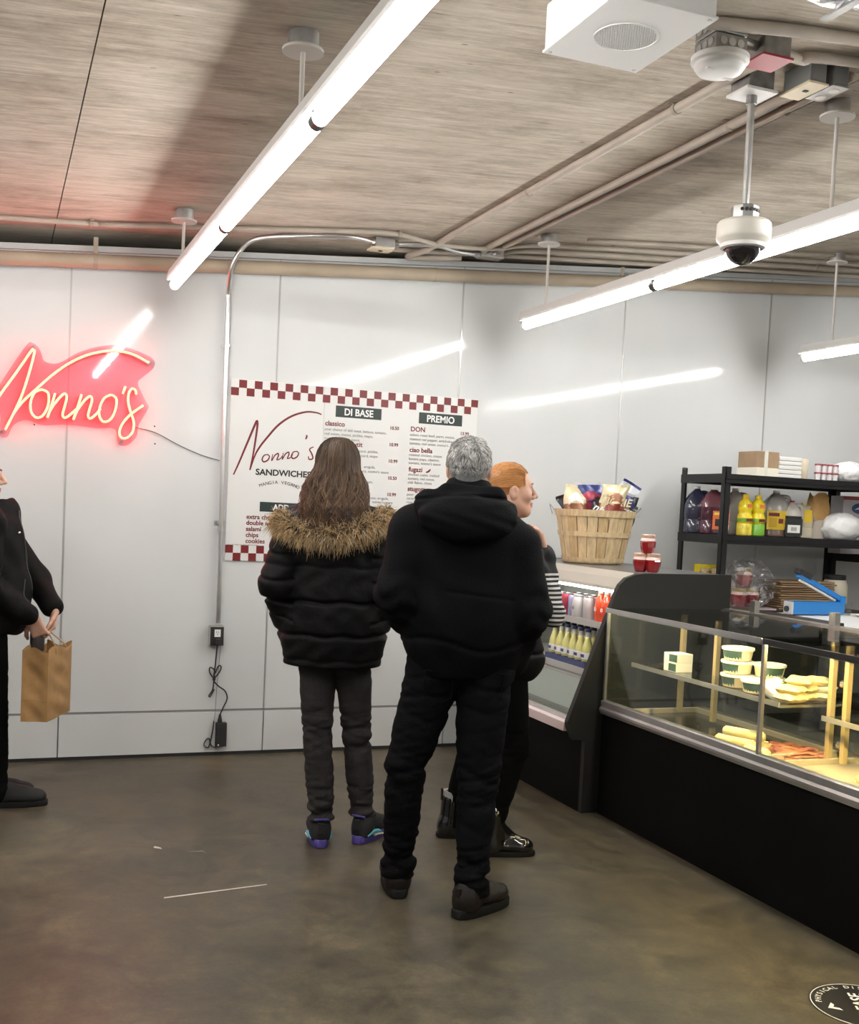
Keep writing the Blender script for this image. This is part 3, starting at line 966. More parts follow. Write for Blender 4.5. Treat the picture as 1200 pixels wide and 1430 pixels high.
# ------------------------------------------------------------------ wall outlet, adapter and cords
t = thing('outlet_box', 'small grey metal outlet box at the foot of the silver conduit', 'outlet', (1.17, WALL_Y, .68))
obj('box', MB().bx(1.130, 1.208, WALL_Y - .048, WALL_Y, .628, .742, .003), m_galv, t)
obj('cover', MB().bx(1.132, 1.206, WALL_Y - .052, WALL_Y - .048, .632, .735), m_black, t)
so = obj('socket_face', MB().bx(1.154, 1.188, WALL_Y - .056, WALL_Y - .052, .680, .722, .002), m_wh, t)
s = MB()
for dx, z in ((-.006, .708), (.006, .708), (0, .696)):
    s.box((1.171 + dx, WALL_Y - .0562, z), (.003, .001, .008))
obj('slots', s, m_black, so)
t = thing('extension_lead', 'black power lead plugged into the wall outlet, tied in a loop', 'cord', (1.17, WALL_Y, .65))
obj('plug', MB().bx(1.156, 1.186, WALL_Y - .085, WALL_Y - .054, .640, .672, .005), m_black, t)
WY = WALL_Y - .020
P = [(1.171, WY - .04, .642), (1.173, WY - .01, .58), (1.170, WY, .50), (1.165, WY, .435), (1.190, WY, .400), (1.232, WY, .368), (1.245, WY, .325), (1.225, WY, .275), (1.208, WY, .235)]
obj('cable', MB().tube(catmull(P, 7), .0042, 8), m_black, t, smooth='all')
for P in ([(1.166, WY, .44), (1.142, WY, .475), (1.142, WY, .503), (1.166, WY, .49), (1.168, WY, .45)], [(1.168, WY, .44), (1.195, WY, .475), (1.205, WY, .505), (1.190, WY, .512), (1.172, WY, .47)], [(1.166, WY, .44), (1.162, WY, .38), (1.142, WY, .345), (1.150, WY, .34), (1.170, WY, .38)]):
    obj('cable_loop', MB().tube(catmull(P, 6), .0038, 8), m_black, t, smooth='all')
obj('tie', MB().cyl((1.167, WY, .452), (1.167, WY, .430), .009, n=8), m_black, t)
t = thing('power_adapter', 'black power adapter brick standing at the foot of the wall under the outlet', 'power adapter', (1.22, WALL_Y - .02, .05))
obj('brick', MB().bx(1.186, 1.246, WALL_Y - .044, WALL_Y - .008, .055, .190, .004), m_black, t)
obj('strain_relief', MB().lathe([(.014, 0), (.012, .02), (.006, .05)], (1.208, WALL_Y - .024, .188), 10), m_black, t)
obj('indicator', MB().box((1.200, WALL_Y - .0445, .066), (.008, .001, .008)), m_wh, t)
P = [(1.20, WY, .058), (1.185, WY, .048), (1.165, WY, .06), (1.150, WY, .10), (1.130, WY, .085), (1.125, WY, .06), (1.150, WY, .052), (1.168, WY, .13), (1.175, WY, .20), (1.180, WY, .24), (1.187, WY + .01, .40), (1.2, WY + .01, .63)]
cb = MB().tube(catmull(P[:9], 6), .0035, 8)
obj('lead', cb, m_black, t, smooth='all')
obj('thin_lead', MB().tube(catmull(P[8:], 6), .0016, 6), m_grey, t, smooth='all')
# ------------------------------------------------------------------ open drinks cooler (far) and glass display case (near)
m_blk = mat('black_laminate', (0.0045, 0.0045, 0.0045), 0.55, spec=0.07, var=0.2, vscale=3)
m_char = mat('charcoal_powder_coat', (0.020, 0.0195, 0.018), 0.5, spec=0.3)
m_alu = mat('brushed_aluminium', (0.56, 0.55, 0.54), 0.32, 0.8, var=0.1, vscale=6)
m_steel = mat('stainless_steel', (0.55, 0.53, 0.49), 0.25, 0.9, var=0.12, vscale=5)
m_inner = mat('cooler_liner', (0.62, 0.64, 0.60), 0.35)
m_bump = mat('pale_pink_bumper', (0.66, 0.57, 0.56), 0.45)
m_led = mat('white_led', (1, 1, 1), 0.4, emit=(1.0, 0.99, 0.93), strength=9.0)
m_ledw = mat('warm_led', (1, 0.9, 0.7), 0.4, emit=(1.0, 0.72, 0.30), strength=300.0)
m_glass = glass('pane_glass', (0.93, 0.96, 0.94), 0.02, 1.5)
m_glasst = glass('top_glass', (0.86, 0.90, 0.88), 0.02, 1.5, 1.6)
m_edge = mat('glass_edge', (0.30, 0.36, 0.31), 0.2)

CY0, CY1 = 4.73, 6.12
t = thing('drinks_cooler', 'black open-front drinks cooler with pale shelves standing against the white wall', 'cooler', (3.1, 5.4, 0))
cooler = t
obj('base', MB().bx(2.70, 3.50, CY0, CY1, 0.0, .40), m_blk, t)
side = [(2.635, .365), (2.605, .42), (2.60, .455), (2.83, 1.085), (2.850, 1.125), (2.885, 1.158), (2.94, 1.176), (3.0, 1.182), (3.50, 1.186), (3.50, 0.0), (2.70, 0.0), (2.70, .36)]
obj('side_panel', MB().prism(side, 'Y', CY0 - .032, CY0), m_char, t, label='charcoal end panel with a rounded top corner')
obj('side_panel', MB().prism(side, 'Y', CY1, CY1 + .03), m_char, t)
obj('top', MB().bx(2.945, 3.50, CY0, CY1, 1.160, 1.182, .002), mat('cooler_top_grey', (0.10, 0.10, 0.097), 0.3), t)
can = [(2.945, 1.181), (2.905, 1.150), (2.872, 1.105), (2.868, 1.090), (2.905, 1.088), (3.0, 1.14), (3.0, 1.165)]
obj('canopy_front', MB().prism(can, 'Y', CY0 + .001, CY1 - .001), mat('canopy_beige', (0.42, 0.39, 0.33), 0.4), t)
obj('light_strip', MB().bx(2.872, 2.892, CY0 + .02, CY1 - .02, 1.076, 1.090), m_led, t)
obj('back_liner', MB().bx(3.30, 3.32, CY0, CY1, .44, 1.16), m_inner, t)
obj('end_liner', MB().bx(2.75, 3.30, CY1 - .012, CY1 - .001, .44, 1.13), m_inner, t)
obj('deck', MB().bx(2.70, 3.30, CY0, CY1, .40, .445), m_inner, t)
for z, x0 in ((.897, 2.885), (.648, 2.845)):
    s = obj('shelf', MB().bx(x0, 3.30, CY0 + .004, CY1 - .014, z, z + .010), m_inner, t)
    obj('shelf_rail', MB().bx(x0 - .008, x0, CY0 + .004, CY1 - .014, z - .016, z + .018), mat('shelf_rail_grey', (0.52, 0.52, 0.50), 0.35, 0.3), s)
gp = MB().prism([(2.655, .455), (2.662, .455), (2.745, .640), (2.738, .640)], 'Y', CY0 + .002, CY1 - .014)
obj('front_glass', gp, m_glass, t)
gl = MB()
for k in range(7):
    gl.bx(2.69 + k * .024, 2.702 + k * .024, CY0 + .01, CY1 - .02, .446, .452)
obj('air_grille', gl, mat('grille_dark', (0.12, 0.12, 0.115), 0.4), t)
obj('inner_front_panel', MB().prism([(2.80, .447), (2.806, .447), (2.862, .640), (2.856, .640)], 'Y', CY0 + .004, CY1 - .016), mat('frosted_panel', (0.42, 0.44, 0.41), 0.25), t)
obj('bumper_rail', MB().bx(2.596, 2.640, CY0 + .001, CY1 - .02, .402, .448, .004), m_bump, t)
obj('glass_channel', MB().bx(2.640, 2.675, CY0 + .001, CY1 - .02, .43, .462), m_alu, t)
st = obj('sticker', MB().lathe([(.0005, .0), (.020, .0), (.020, .001)], (0, 0, 0), 16, cap=False), mat('sticker_red', (0.45, 0.07, 0.05), 0.4), t, world_coords=False)
st.location = Vector((2.672, 4.79, .506)) - t.location
st.rotation_euler = (0, -math.radians(66), 0)

# ---- glass display case
GY0, GY1 = 1.60, 4.690
t = thing('display_case', 'long black counter with a lit glass display case on top', 'display case', (3.1, 3.1, 0))
case = t
obj('base', MB().bx(2.785, 3.50, GY0, GY1, 0.0, .495), m_blk, t)
rail = [(2.770, .495), (2.764, .510), (2.764, .520), (2.772, .530), (2.772, .556), (2.782, .562), (2.800, .562), (2.800, .495)]
obj('bottom_rail', MB().prism(rail, 'Y', GY0, GY1), m_alu, t)
for a, b in ((GY0, 3.497), (3.507, GY1 - .004)):
    obj('front_pane', MB().bx(2.785, 2.791, a + .002, b - .002, .562, 1.004), m_glass, t)
    obj('top_pane', MB().bx(2.775, 3.46, a + .002, b - .002, 1.004, 1.011), m_glasst, t)
    obj('top_edge', MB().bx(2.767, 2.776, a + .001, b - .001, .990, 1.012), m_alu if b > 4 else mat('dark_top_edge', (0.03, 0.028, 0.027), 0.35), t)
obj('end_pane', MB().bx(2.79, 3.46, GY1 - .008, GY1 - .002, .562, 1.004), m_glass, t)
obj('mullion', MB().bx(2.776, 2.792, 3.4945, 3.5095, .555, 1.004), m_alu, t)
obj('end_post', MB().bx(2.780, 2.793, GY1 - .014, GY1, .555, 1.004), m_alu, t)
obj('rear_top_rail', MB().bx(3.44, 3.50, GY0, GY1, .995, 1.018), m_steel, t)
obj('rear_bottom_rail', MB().bx(3.30, 3.50, GY0, GY1, .495, .535), m_steel, t)
m_door = glass('rear_door_glass', (0.55, 0.55, 0.5), 0.03, 1.5, 1.5)
for a, b in ((1.62, 2.62), (2.60, 3.58), (3.56, 4.67)):
    d = obj('rear_door', MB().bx(3.46, 3.466, a, b, .535, .995), m_door, t)
    for y in (a, b - .03):
        obj('door_stile', MB().bx(3.452, 3.474, y, y + .03, .535, .995), m_steel, d)
m_brass = mat('warm_satin_metal', (0.62, 0.50, 0.28), 0.35, 0.6)
for y in (4.50, 4.23, 3.47, 3.385, 2.5):
    obj('shelf_post', MB().bx(3.085, 3.107, y - .011, y + .011, .535, 1.0), m_brass, t)
m_deck = mat('satin_case_floor', (0.50, 0.44, 0.34), 0.35, 0.35, var=0.12, vscale=6)
obj('deck', MB().bx(2.80, 3.30, GY0, GY1 - .008, .495, .512), m_deck, t)
def tray(y0, y1, x0=2.83, x1=3.24, pan=None):
    r = MB()
    for a, b, c, d in ((x0, x1, y0, y0 + .02), (x0, x1, y1 - .02, y1), (x0, x0 + .02, y0, y1), (x1 - .02, x1, y0, y1)):
        r.bx(a, b, c, d, .512, .540, .003)
    r.cur = 1
    r.bx(x0 + .02, x1 - .02, y0 + .02, y1 - .02, .512, .518)
    return tag(obj('sheet_tray', r, [m_deck, pan or m_deck]), 'sheet', 'tray')
for (x0, y0, y1, z, nm) in ((2.895, 3.53, 4.62, .742, 0), (3.03, 1.8, 3.44, .705, 1)):
    s = obj('glass_shelf', MB().bx(x0, x0 + .32, y0, y1, z, z + .007), m_glass, t)
    obj('shelf_front_rail', MB().bx(x0 - .006, x0, y0, y1, z - .008, z + .012), m_alu, s)
    for y in (y0 + .01, y1 - .02):
        obj('shelf_bracket', MB().bx(x0, x0 + .32, y, y + .01, z - .012, z - .001), m_steel, s)
for i, y in enumerate((3.45, 3.45)):
    obj('latch_knob', MB().cyl((3.11, 3.43, .60 + i * .24), (3.11, 3.40, .60 + i * .24), .016, n=12), m_steel, t)
obj('lamp_strip', MB().bx(2.797, 2.809, GY0 + .02, 3.48, .990, 1.0), m_ledw, t)
obj('lamp_strip', MB().bx(2.797, 2.809, 3.53, 4.62, .992, 1.0), mat('warm_led_dim', (1, .9, .75), .4, emit=(1.0, 0.78, 0.42), strength=110.0), t)
for a_, b_ in ((GY0 + .02, 3.48), (3.53, 4.62)):
    obj('added_lamp_hood', MB().bx(2.793, 2.822, a_, b_, 1.0005, 1.0035).bx(2.793, 2.7955, a_, b_, .982, 1.0005), m_alu, t)  # unseen hood, added to keep strip light off the ceiling and floor
for y in (4.48, 3.92):
    obj('top_standoff', MB().bx(3.47, 3.50, y - .02, y + .02, 1.018, 1.075, .002), m_steel, t)
tr = tray(3.56, 4.56, pan=mat('dark_tray_pan', (0.10, 0.09, 0.075), 0.2, 0.5)); tr['label'] = 'empty steel tray frame on the display case floor, left section'; tr['group'] = 'display case trays'
tr = tray(2.92, 3.47); tr['label'] = 'steel tray on the display case floor right of the mullion'; tr['group'] = 'display case trays'
tr = tray(1.9, 2.9); tr['label'] = 'steel tray on the display case floor at the picture edge'; tr['group'] = 'display case trays'

# ------------------------------------------------------------------ food in the case
m_carton = mat('white_carton', (0.72, 0.70, 0.62), 0.5)
m_cgreen = mat('carton_dark_green', (0.03, 0.07, 0.06), 0.5)
m_tub = mat('tub_cream', (0.70, 0.60, 0.40), 0.45)
m_lid = mat('tub_lid_white', (0.80, 0.77, 0.66), 0.4)
m_wrap = mat('yellow_wrap', (0.70, 0.58, 0.27), 0.5, var=0.2, vscale=20)
m_film = mat('pale_film', (0.72, 0.73, 0.76), 0.3)
SZ = .749
def carton(x, y, z, label, rz=0.0):
    b = thing('carton', label, 'carton', (x, y, z), 'small cartons in the display case', rotz=rz)
    obj('body', MB().bx(-.045, .045, -.05, .05, 0, .042, .002), m_carton, b, world_coords=False)
    obj('band', MB().bx(-.0458, -.0450, -.05, .01, .004, .038), m_cgreen, b, world_coords=False)
    return b
carton(2.985, 4.37, SZ, 'lower small white and green carton on the left glass shelf')
carton(2.985, 4.37, SZ + .0425, 'upper small white carton stacked on the left glass shelf', .05)
def tubmesh():
    a = MB().lathe([(.050, 0), (.056, .004), (.064, .046), (.066, .048)], (0, 0, 0), 28).mesh('tub_body', m_tub, True)
    b = MB().lathe([(.069, .046), (.070, .050), (.069, .056), (.062, .057), (.060, .0545)], (0, 0, 0), 28).mesh('tub_lid', m_lid, True)
    c = MB()
    c.sheet(lambda u, v: ((.0555 + .0088 * v + .0006) * math.cos(math.pi * (.75 + .5 * u)), (.0555 + .0088 * v + .0006) * math.sin(math.pi * (.75 + .5 * u)), .006 + .038 * v), 8, 1)
    return a, b, c.mesh('tub_label', m_cgreen, True)
ta, tb_, tc_ = tubmesh()
def tub(x, y, z, label, rz=0.0):
    o = thing('food_tub', label, 'food tub', (x, y, z), 'round food tubs in the display case', rotz=rz)
    for nm, me in (('body', ta), ('lid', tb_), ('paper_label', tc_)):
        obj(nm, me, None, o)
for k, w in enumerate(('bottom', 'middle', 'top')):
    tub(2.985, 3.93, SZ + k * .0575, 'cream food tub, %s of the left stack in the display case' % w, .2 * k)
for k, w in enumerate(('bottom', 'top')):
    tub(3.075, 3.83, SZ + k * .0575, 'cream food tub, %s of the right stack in the display case' % w, 1 + .3 * k)
tub(2.975, 3.775, SZ, 'cream food tub half hidden behind the clear bag in the display case', .5)
def pouch(name, label, cat, c, size, m, rz=0, group=None, tilt=0.0, seed=1):
    """pillow-shaped packet"""
    rg = random.Random(seed)
    ph = [rg.uniform(0, 6) for _ in range(4)]
    t = thing(name, label, cat, c, group, rotz=rz)
    sx, sy, sz = size
    mb = MB()
    n = 10
    for sg in (1, -1):
        def fn(u, v, sg=sg):
            e = (1 - (2 * u - 1) ** 4) * (1 - (2 * v - 1) ** 4)
            z = sg * sz * .5 * (e ** .6) * (1 + .18 * math.sin(9 * u + ph[0]) * math.sin(8 * v + ph[1])) + .05 * sz * math.sin(14 * u + ph[2])
            return ((u - .5) * sx, (v - .5) * sy, z + sz * .5)
        mb.sheet(fn, n, n)
    o = obj('packet_film', mb, m, t, smooth='all', world_coords=False)
    o.rotation_euler = (tilt, 0, 0)
    return t
pouch('food_bag', 'clear blue-printed food bag leaning on tubs behind the mullion', 'food bag', (2.965, 3.655, SZ), (.10, .13, .07), m_film, .3, tilt=.5, seed=4)
obj('bag_emblem', MB().box((0, -.03, .065), (.03, .03, .004)), mat('emblem_green', (0.25, 0.40, 0.06), 0.5), bpy.data.objects['food_bag'], world_coords=False)
PK = ['yellow flat packet, bottom layer against the mullion', 'yellow flat packet, bottom layer in the middle of the pile', 'pale flat packet, bottom layer at the right of the pile', 'yellow flat packet, second layer next to the mullion', 'yellow flat packet, second layer in the middle of the pile', 'pale flat packet, second layer at the right of the pile', 'yellow flat packet, topmost on the left of the pile', 'yellow flat packet, topmost on the right of the pile']
k = 0
for (x, y, zz) in ((2.975, 3.565, 0), (3.06, 3.60, 0), (3.15, 3.60, 0), (2.98, 3.57, .032), (3.07, 3.60, .032), (3.16, 3.595, .032), (3.03, 3.585, .064), (3.13, 3.60, .060)):
    k += 1
    pouch('cheese_packet', PK[k - 1], 'food packet', (x, y, SZ + zz), (.105, .10, .034), m_wrap if k % 3 else m_lid, .1 * k, 'flat packets on the glass shelf', seed=k)
def roll(x, y, z, L, r, rz, label):
    t = thing('wrapped_roll', label, 'sandwich roll', (x, y, z), 'yellow wrapped rolls on the display case floor', rotz=rz)
    mb = MB().lathe([(r * .3, -L / 2), (r * .8, -L / 2 + .004), (r, -L / 2 + .02), (r * 1.02, 0), (r, L / 2 - .02), (r * .8, L / 2 - .004), (r * .3, L / 2)], (0, 0, 0), 14)
    o = obj('wrap', mb, m_wrap, t, smooth='all', world_coords=False)
    o.rotation_euler = (math.pi / 2, 0, 0)
    o.location = (0, 0, r)
    s = obj('fold', MB().bx(-.006, .006, -L / 2 + .01, L / 2 - .01, 2 * r - .002, 2 * r + .001), m_lid, t, world_coords=False)
roll(2.90, 3.80, .518, .19, .021, .35, 'yellow paper-wrapped roll nearest the glass on the display case floor')
roll(2.955, 3.77, .518, .19, .021, .25, 'yellow paper-wrapped roll behind the nearest one on the case floor')
roll(2.93, 3.785, .555, .19, .020, .45, 'yellow paper-wrapped roll lying on top of the other two')
roll(2.885, 3.64, .518, .13, .018, .2, 'short yellow wrapped roll against the mullion')
# sliced meat piled on the tray right of the mullion
m_meat = [mat('meat_%d' % i, c, 0.45, var=0.25, vscale=30) for i, c in enumerate(((0.42, 0.17, 0.10), (0.50, 0.25, 0.14), (0.36, 0.12, 0.08)))]
slice_me = [MB().lathe([(.002, .0), (.034, .001), (.038, .004), (.033, .007), (.002, .008)], (0, 0, 0), 14).mesh('meat_slice', mm, True) for mm in m_meat]
pl = thing('meat_platter', 'shallow platter of overlapping reddish sliced meat on the case floor', 'meat platter', (3.06, 3.62, .518))
obj('plate', MB().lathe([(.02, 0), (.13, .002), (.155, .014), (.157, .016), (.13, .006), (.02, .004)], (0, 0, 0), 30, sx=.75), m_lid, pl, smooth=True, world_coords=False)
for i in range(34):
    a, r = i * 2.4, .022 * math.sqrt(i)
    o = bpy.data.objects.new('meat_slice', slice_me[i % 3])
    COL.objects.link(o)
    o.parent = pl
    o.location = (r * math.cos(a) * .72, r * math.sin(a), .010 + .010 * (1 - r / .13) + .002 * (i % 3))
    o.rotation_euler = (.25 * math.sin(i), .25 * math.cos(i * 1.7), a)
def pie(x, y, z, label):
    t = thing('pie', label, 'pie', (x, y, z), 'golden pies in the display case')
    obj('foil_plate', MB().lathe([(.06, 0), (.085, .0), (.112, .026), (.118, .027), (.108, .024)], (0, 0, 0), 32), mat('pie_plate_cream', (0.72, 0.62, 0.42), 0.4), t, smooth=True, world_coords=False)
    obj('filling', MB().lathe([(.10, .020), (.098, .030), (.06, .036), (.002, .038)], (0, 0, 0), 32), mat('pie_filling', (0.55, 0.27, 0.07), 0.5, var=0.45, vscale=40, bump=0.6, bscale=70), t, smooth=True, world_coords=False)
    cr = MB()
    P = [((.104 + .005 * math.sin(k * 1.9)) * math.cos(k * math.pi / 20), (.104 + .005 * math.sin(k * 1.9)) * math.sin(k * math.pi / 20), .030 + .003 * (k % 2)) for k in range(40)]
    cr.tube(P, .011, 7, closed=True)
    obj('crust', cr, mat('pie_crust', (0.62, 0.42, 0.17), 0.6, var=0.2, vscale=40), t, smooth='all', world_coords=False)
pie(3.14, 3.17, .713, 'golden pie in a pale dish on the right glass shelf')
pie(2.99, 3.03, .520, 'golden pie in a pale dish on the case floor at the picture edge')

# ------------------------------------------------------------------ drinks in the cooler
m_capblue = mat('cap_dark_blue', (0.02, 0.03, 0.09), 0.35)
m_lemon = mat('lemon_soda', (0.62, 0.60, 0.22), 0.08, coat=0.5)
m_clear = mat('clear_bottle_glass', (0.70, 0.74, 0.70), 0.08, coat=0.4)
m_ldrk = mat('label_navy', (0.05, 0.07, 0.18), 0.4)
m_orange = mat('blood_orange_soda', (0.72, 0.09, 0.035), 0.08, coat=0.5)
def lemon_proto():
    t = thing('lemon_soda_bottle', 'x', 'bottle', (0, 0, 0), 'lemon soda bottles on the lower cooler shelf')
    obj('glass_body', MB().lathe([(.026, 0), (.029, .004), (.030, .03), (.029, .06), (.031, .09), (.027, .115), (.016, .150), (.0125, .165)], (0, 0, 0), 18), m_lemon, t, smooth='all')
    obj('neck', MB().lathe([(.0126, .164), (.0120, .190), (.0135, .192), (.0135, .196)], (0, 0, 0), 14), m_clear, t, smooth=True)
    obj('cap', MB().lathe([(.0150, .192), (.0155, .206), (.013, .209)], (0, 0, 0), 14), m_capblue, t, smooth=True)
    lb = MB()
    lb.sheet(lambda u, v: (.0316 * math.cos(6.283 * u), .0316 * math.sin(6.283 * u), .052 + .034 * v), 16, 1)
    l = obj('paper_label', lb, m_wh, t, smooth='all')
    obj('label_emblem', MB().box((-.0318, 0, .069), (.001, .030, .016)), m_ldrk, l)
    obj('base_label', MB().lathe([(.0305, .004), (.0308, .040)], (0, 0, 0), 18, cap=False), m_ldrk, t, smooth='all')
    return t
lp = lemon_proto()
spots = [(2.885 + .075 * j, 5.41 - .073 * i) for j in range(2) for i in range(6)]
ords = ('first', 'second', 'third', 'fourth', 'fifth', 'sixth')
for k, (x, y) in enumerate(spots):
    lab = 'lemon soda bottle, %s from the left in the %s row of the lower cooler shelf' % (ords[k % 6], 'front' if k < 6 else 'back')
    if k == 0:
        lp.location = (x, y, .658)
        lp['label'] = lab
    else:
        dup(lp, (x, y, .658), (0, 0, random.uniform(-.2, .2)), lab)
tag(obj('bottle_carrier', MB().bx(2.850, 2.853, 5.010, 5.45, .669, .705).bx(2.995, 2.998, 5.010, 5.45, .669, .705).bx(2.85, 2.998, 5.448, 5.451, .669, .705).bx(2.85, 2.998, 5.009, 5.012, .669, .705), m_ldrk), 'navy carton band around the lemon soda bottles', 'carrier')
bpy.data.objects['bottle_carrier'].location.z = -.0105
def orange_proto():
    t = thing('orange_soda_bottle', 'x', 'bottle', (0, 0, 0), 'red-orange soda bottles on the upper cooler shelf')
    obj('glass_body', MB().lathe([(.026, 0), (.029, .004), (.029, .085), (.026, .11), (.016, .135), (.0135, .150)], (0, 0, 0), 18), m_orange, t, smooth='all')
    obj('neck', MB().lathe([(.0136, .149), (.0122, .185), (.0122, .195)], (0, 0, 0), 14), m_clear, t, smooth=True)
    obj('cap', MB().lathe([(.0150, .192), (.0155, .203), (.013, .206)], (0, 0, 0), 14), mat('cap_silver', (0.6, 0.58, 0.55), 0.3, 0.7), t, smooth=True)
    l = obj('paper_label', MB().box((-.0292, 0, .065), (.001, .022, .035)), m_orange, t)
    text('label_lettering', 'iD', (-.0299, .012, .058), .024, m_wh, l, rot=(math.pi / 2, 0, -math.pi / 2), bold=.0008)
    return t
op = orange_proto()
spots = [(2.930, 5.015), (2.930, 4.950), (2.930, 4.885), (3.0, 5.00), (3.0, 4.93), (3.0, 4.86)]
for k, (x, y) in enumerate(spots):
    lab = 'red-orange soda bottle, %s from the left in the %s row of the upper cooler shelf' % (ords[k % 3], 'front' if k < 3 else 'back')
    if k == 0:
        op.location = (x, y, .907)
        op['label'] = lab
    else:
        dup(op, (x, y, .907), None, lab)
def can(x, y, col, word, label, g='soda cans on the upper cooler shelf', z=.907):
    t = thing('soda_can', label, 'can', (x, y, z), g)
    m = mat('can_' + col[0], col[1], 0.3, 0.3)
    obj('body', MB().lathe([(.026, 0), (.031, .008), (.032, .012), (.032, .105), (.027, .116)], (0, 0, 0), 20), m, t, smooth=True, world_coords=False)
    obj('top_rim', MB().lathe([(.027, .115), (.0275, .120), (.025, .121), (.024, .117)], (0, 0, 0), 20), m_silver, t, smooth=True, world_coords=False)
    if word:
        b = obj('print_band', MB().box((-.0318, 0, .055), (.0015, .026, .03)), mat('can_print_' + col[0], col[2], .4), t, world_coords=False)
        tx = text('print_lettering', word, (0, 0, 0), .024, m_wh if col[0] == 'red' else m_ink, b, rot=(math.pi / 2, 0, -math.pi / 2), align='CENTER')
        tx.location = Vector((-.033, 0, .047))
        tx.data.transform(Matrix.Translation(Vector(wloc(t))))
W_ = ('white', (0.66, 0.64, 0.64), (0.62, 0.6, 0.6))
R_ = ('red', (0.38, 0.05, 0.08), (0.45, 0.05, 0.08))
B_ = ('blue', (0.34, 0.36, 0.55), (0.5, 0.5, 0.6))
S_ = ('grey', (0.55, 0.52, 0.53), (0.62, 0.6, 0.6))
can(2.925, 5.44, W_, None, 'white soda can at the left end of the upper cooler shelf')
can(2.925, 5.37, R_, None, 'red soda can beside the white one on the upper cooler shelf')
can(2.925, 5.285, B_, None, 'bluish soda can in the middle of the upper cooler shelf')
can(2.905, 5.205, W_, '10', 'white soda can printed 10 next to the red-orange bottles')
can(2.925, 5.125, S_, None, 'silver soda can tucked against the red-orange bottles')
can(3.00, 5.40, R_, None, 'red soda can in the second row, farthest left')
can(3.00, 5.32, W_, None, 'white soda can in the second row behind the bluish can')
can(3.00, 5.24, S_, None, 'silver soda can in the second row behind the can printed 10')
can(3.00, 5.15, R_, None, 'red soda can in the second row behind the bottles')

# ------------------------------------------------------------------ on top of the cooler
t = thing('bushel_basket', 'pale slatted wooden bushel basket full of snack bags on the cooler', 'basket', (3.215, 5.62, 1.182))
m_wood = mat('pale_poplar', (0.62, 0.47, 0.27), 0.6, var=0.22, vscale=10, stretch=(6, 6, 1))
m_wood2 = mat('pale_poplar_dark', (0.52, 0.37, 0.19), 0.6, var=0.2, vscale=10, stretch=(6, 6, 1))
H, R0, R1 = .305, .168, .228
rb = lambda z: R0 + (R1 - R0) * (z / H) ** .9
NS = 22
for k in range(NS):
    a0 = 2 * math.pi * k / NS + .012
    a1 = 2 * math.pi * (k + 1) / NS - .012
    mb = MB()
    vs = []
    for z in np.linspace(.004, H - .004, 6):
        for a in (a0, a1):
            for rr in (rb(z), rb(z) - .004):
                off = .0025 * (k % 2)
                vs.append(((rr - off) * math.cos(a), (rr - off) * math.sin(a), z))
    fs = []
    for i in range(5):
        b0 = 4 * i
        b1 = b0 + 4
        fs += [(b0, b0 + 2, b1 + 2, b1), (b0 + 1, b1 + 1, b1 + 3, b0 + 3), (b0, b1, b1 + 1, b0 + 1), (b0 + 2, b0 + 3, b1 + 3, b1 + 2)]
    fs += [(0, 1, 3, 2), (20, 22, 23, 21)]
    obj('slat', mb.add(vs, fs), m_wood if k % 3 else m_wood2, t, world_coords=False)
for z, h in ((.012, .024), (.155, .028), (.268, .038)):
    mb = MB()
    mb.lathe([(rb(z) + .001, z), (rb(z) + .005, z), (rb(z + h) + .005, z + h), (rb(z + h) + .001, z + h)], (0, 0, 0), 40, cap=False)
    mb.lathe([(rb(z + h) + .001, z + h), (rb(z) + .001, z)], (0, 0, 0), 40, cap=False)
    hp = obj('hoop', mb, m_wood, t, smooth=True, world_coords=False)
    sm = MB()
    for k in range(NS):
        a = 2 * math.pi * (k + .5) / NS
        rr = rb(z + h / 2) + .0055
        sm.box((rr * math.cos(a), rr * math.sin(a), z + h / 2), (.002, .008, .002), Matrix.Rotation(a, 3, 'Z'))
    obj('staples', sm, m_galv, hp, world_coords=False)
obj('base_disc', MB().lathe([(.001, .004), (R0 - .004, .004), (R0 - .004, .010), (.001, .010)], (0, 0, 0), 30), m_wood2, t, world_coords=False)
for s in (-1, 1):
    P = [(-.86 * .232 * s, .5 * .232 * s - .03, .275), (-.86 * .262 * s, .5 * .262 * s, .33), (-.86 * .232 * s, .5 * .232 * s + .03, .275)]
    obj('wire_handle', MB().tube(catmull(P, 6), .0025, 6), m_galv, t, smooth='all', world_coords=False)

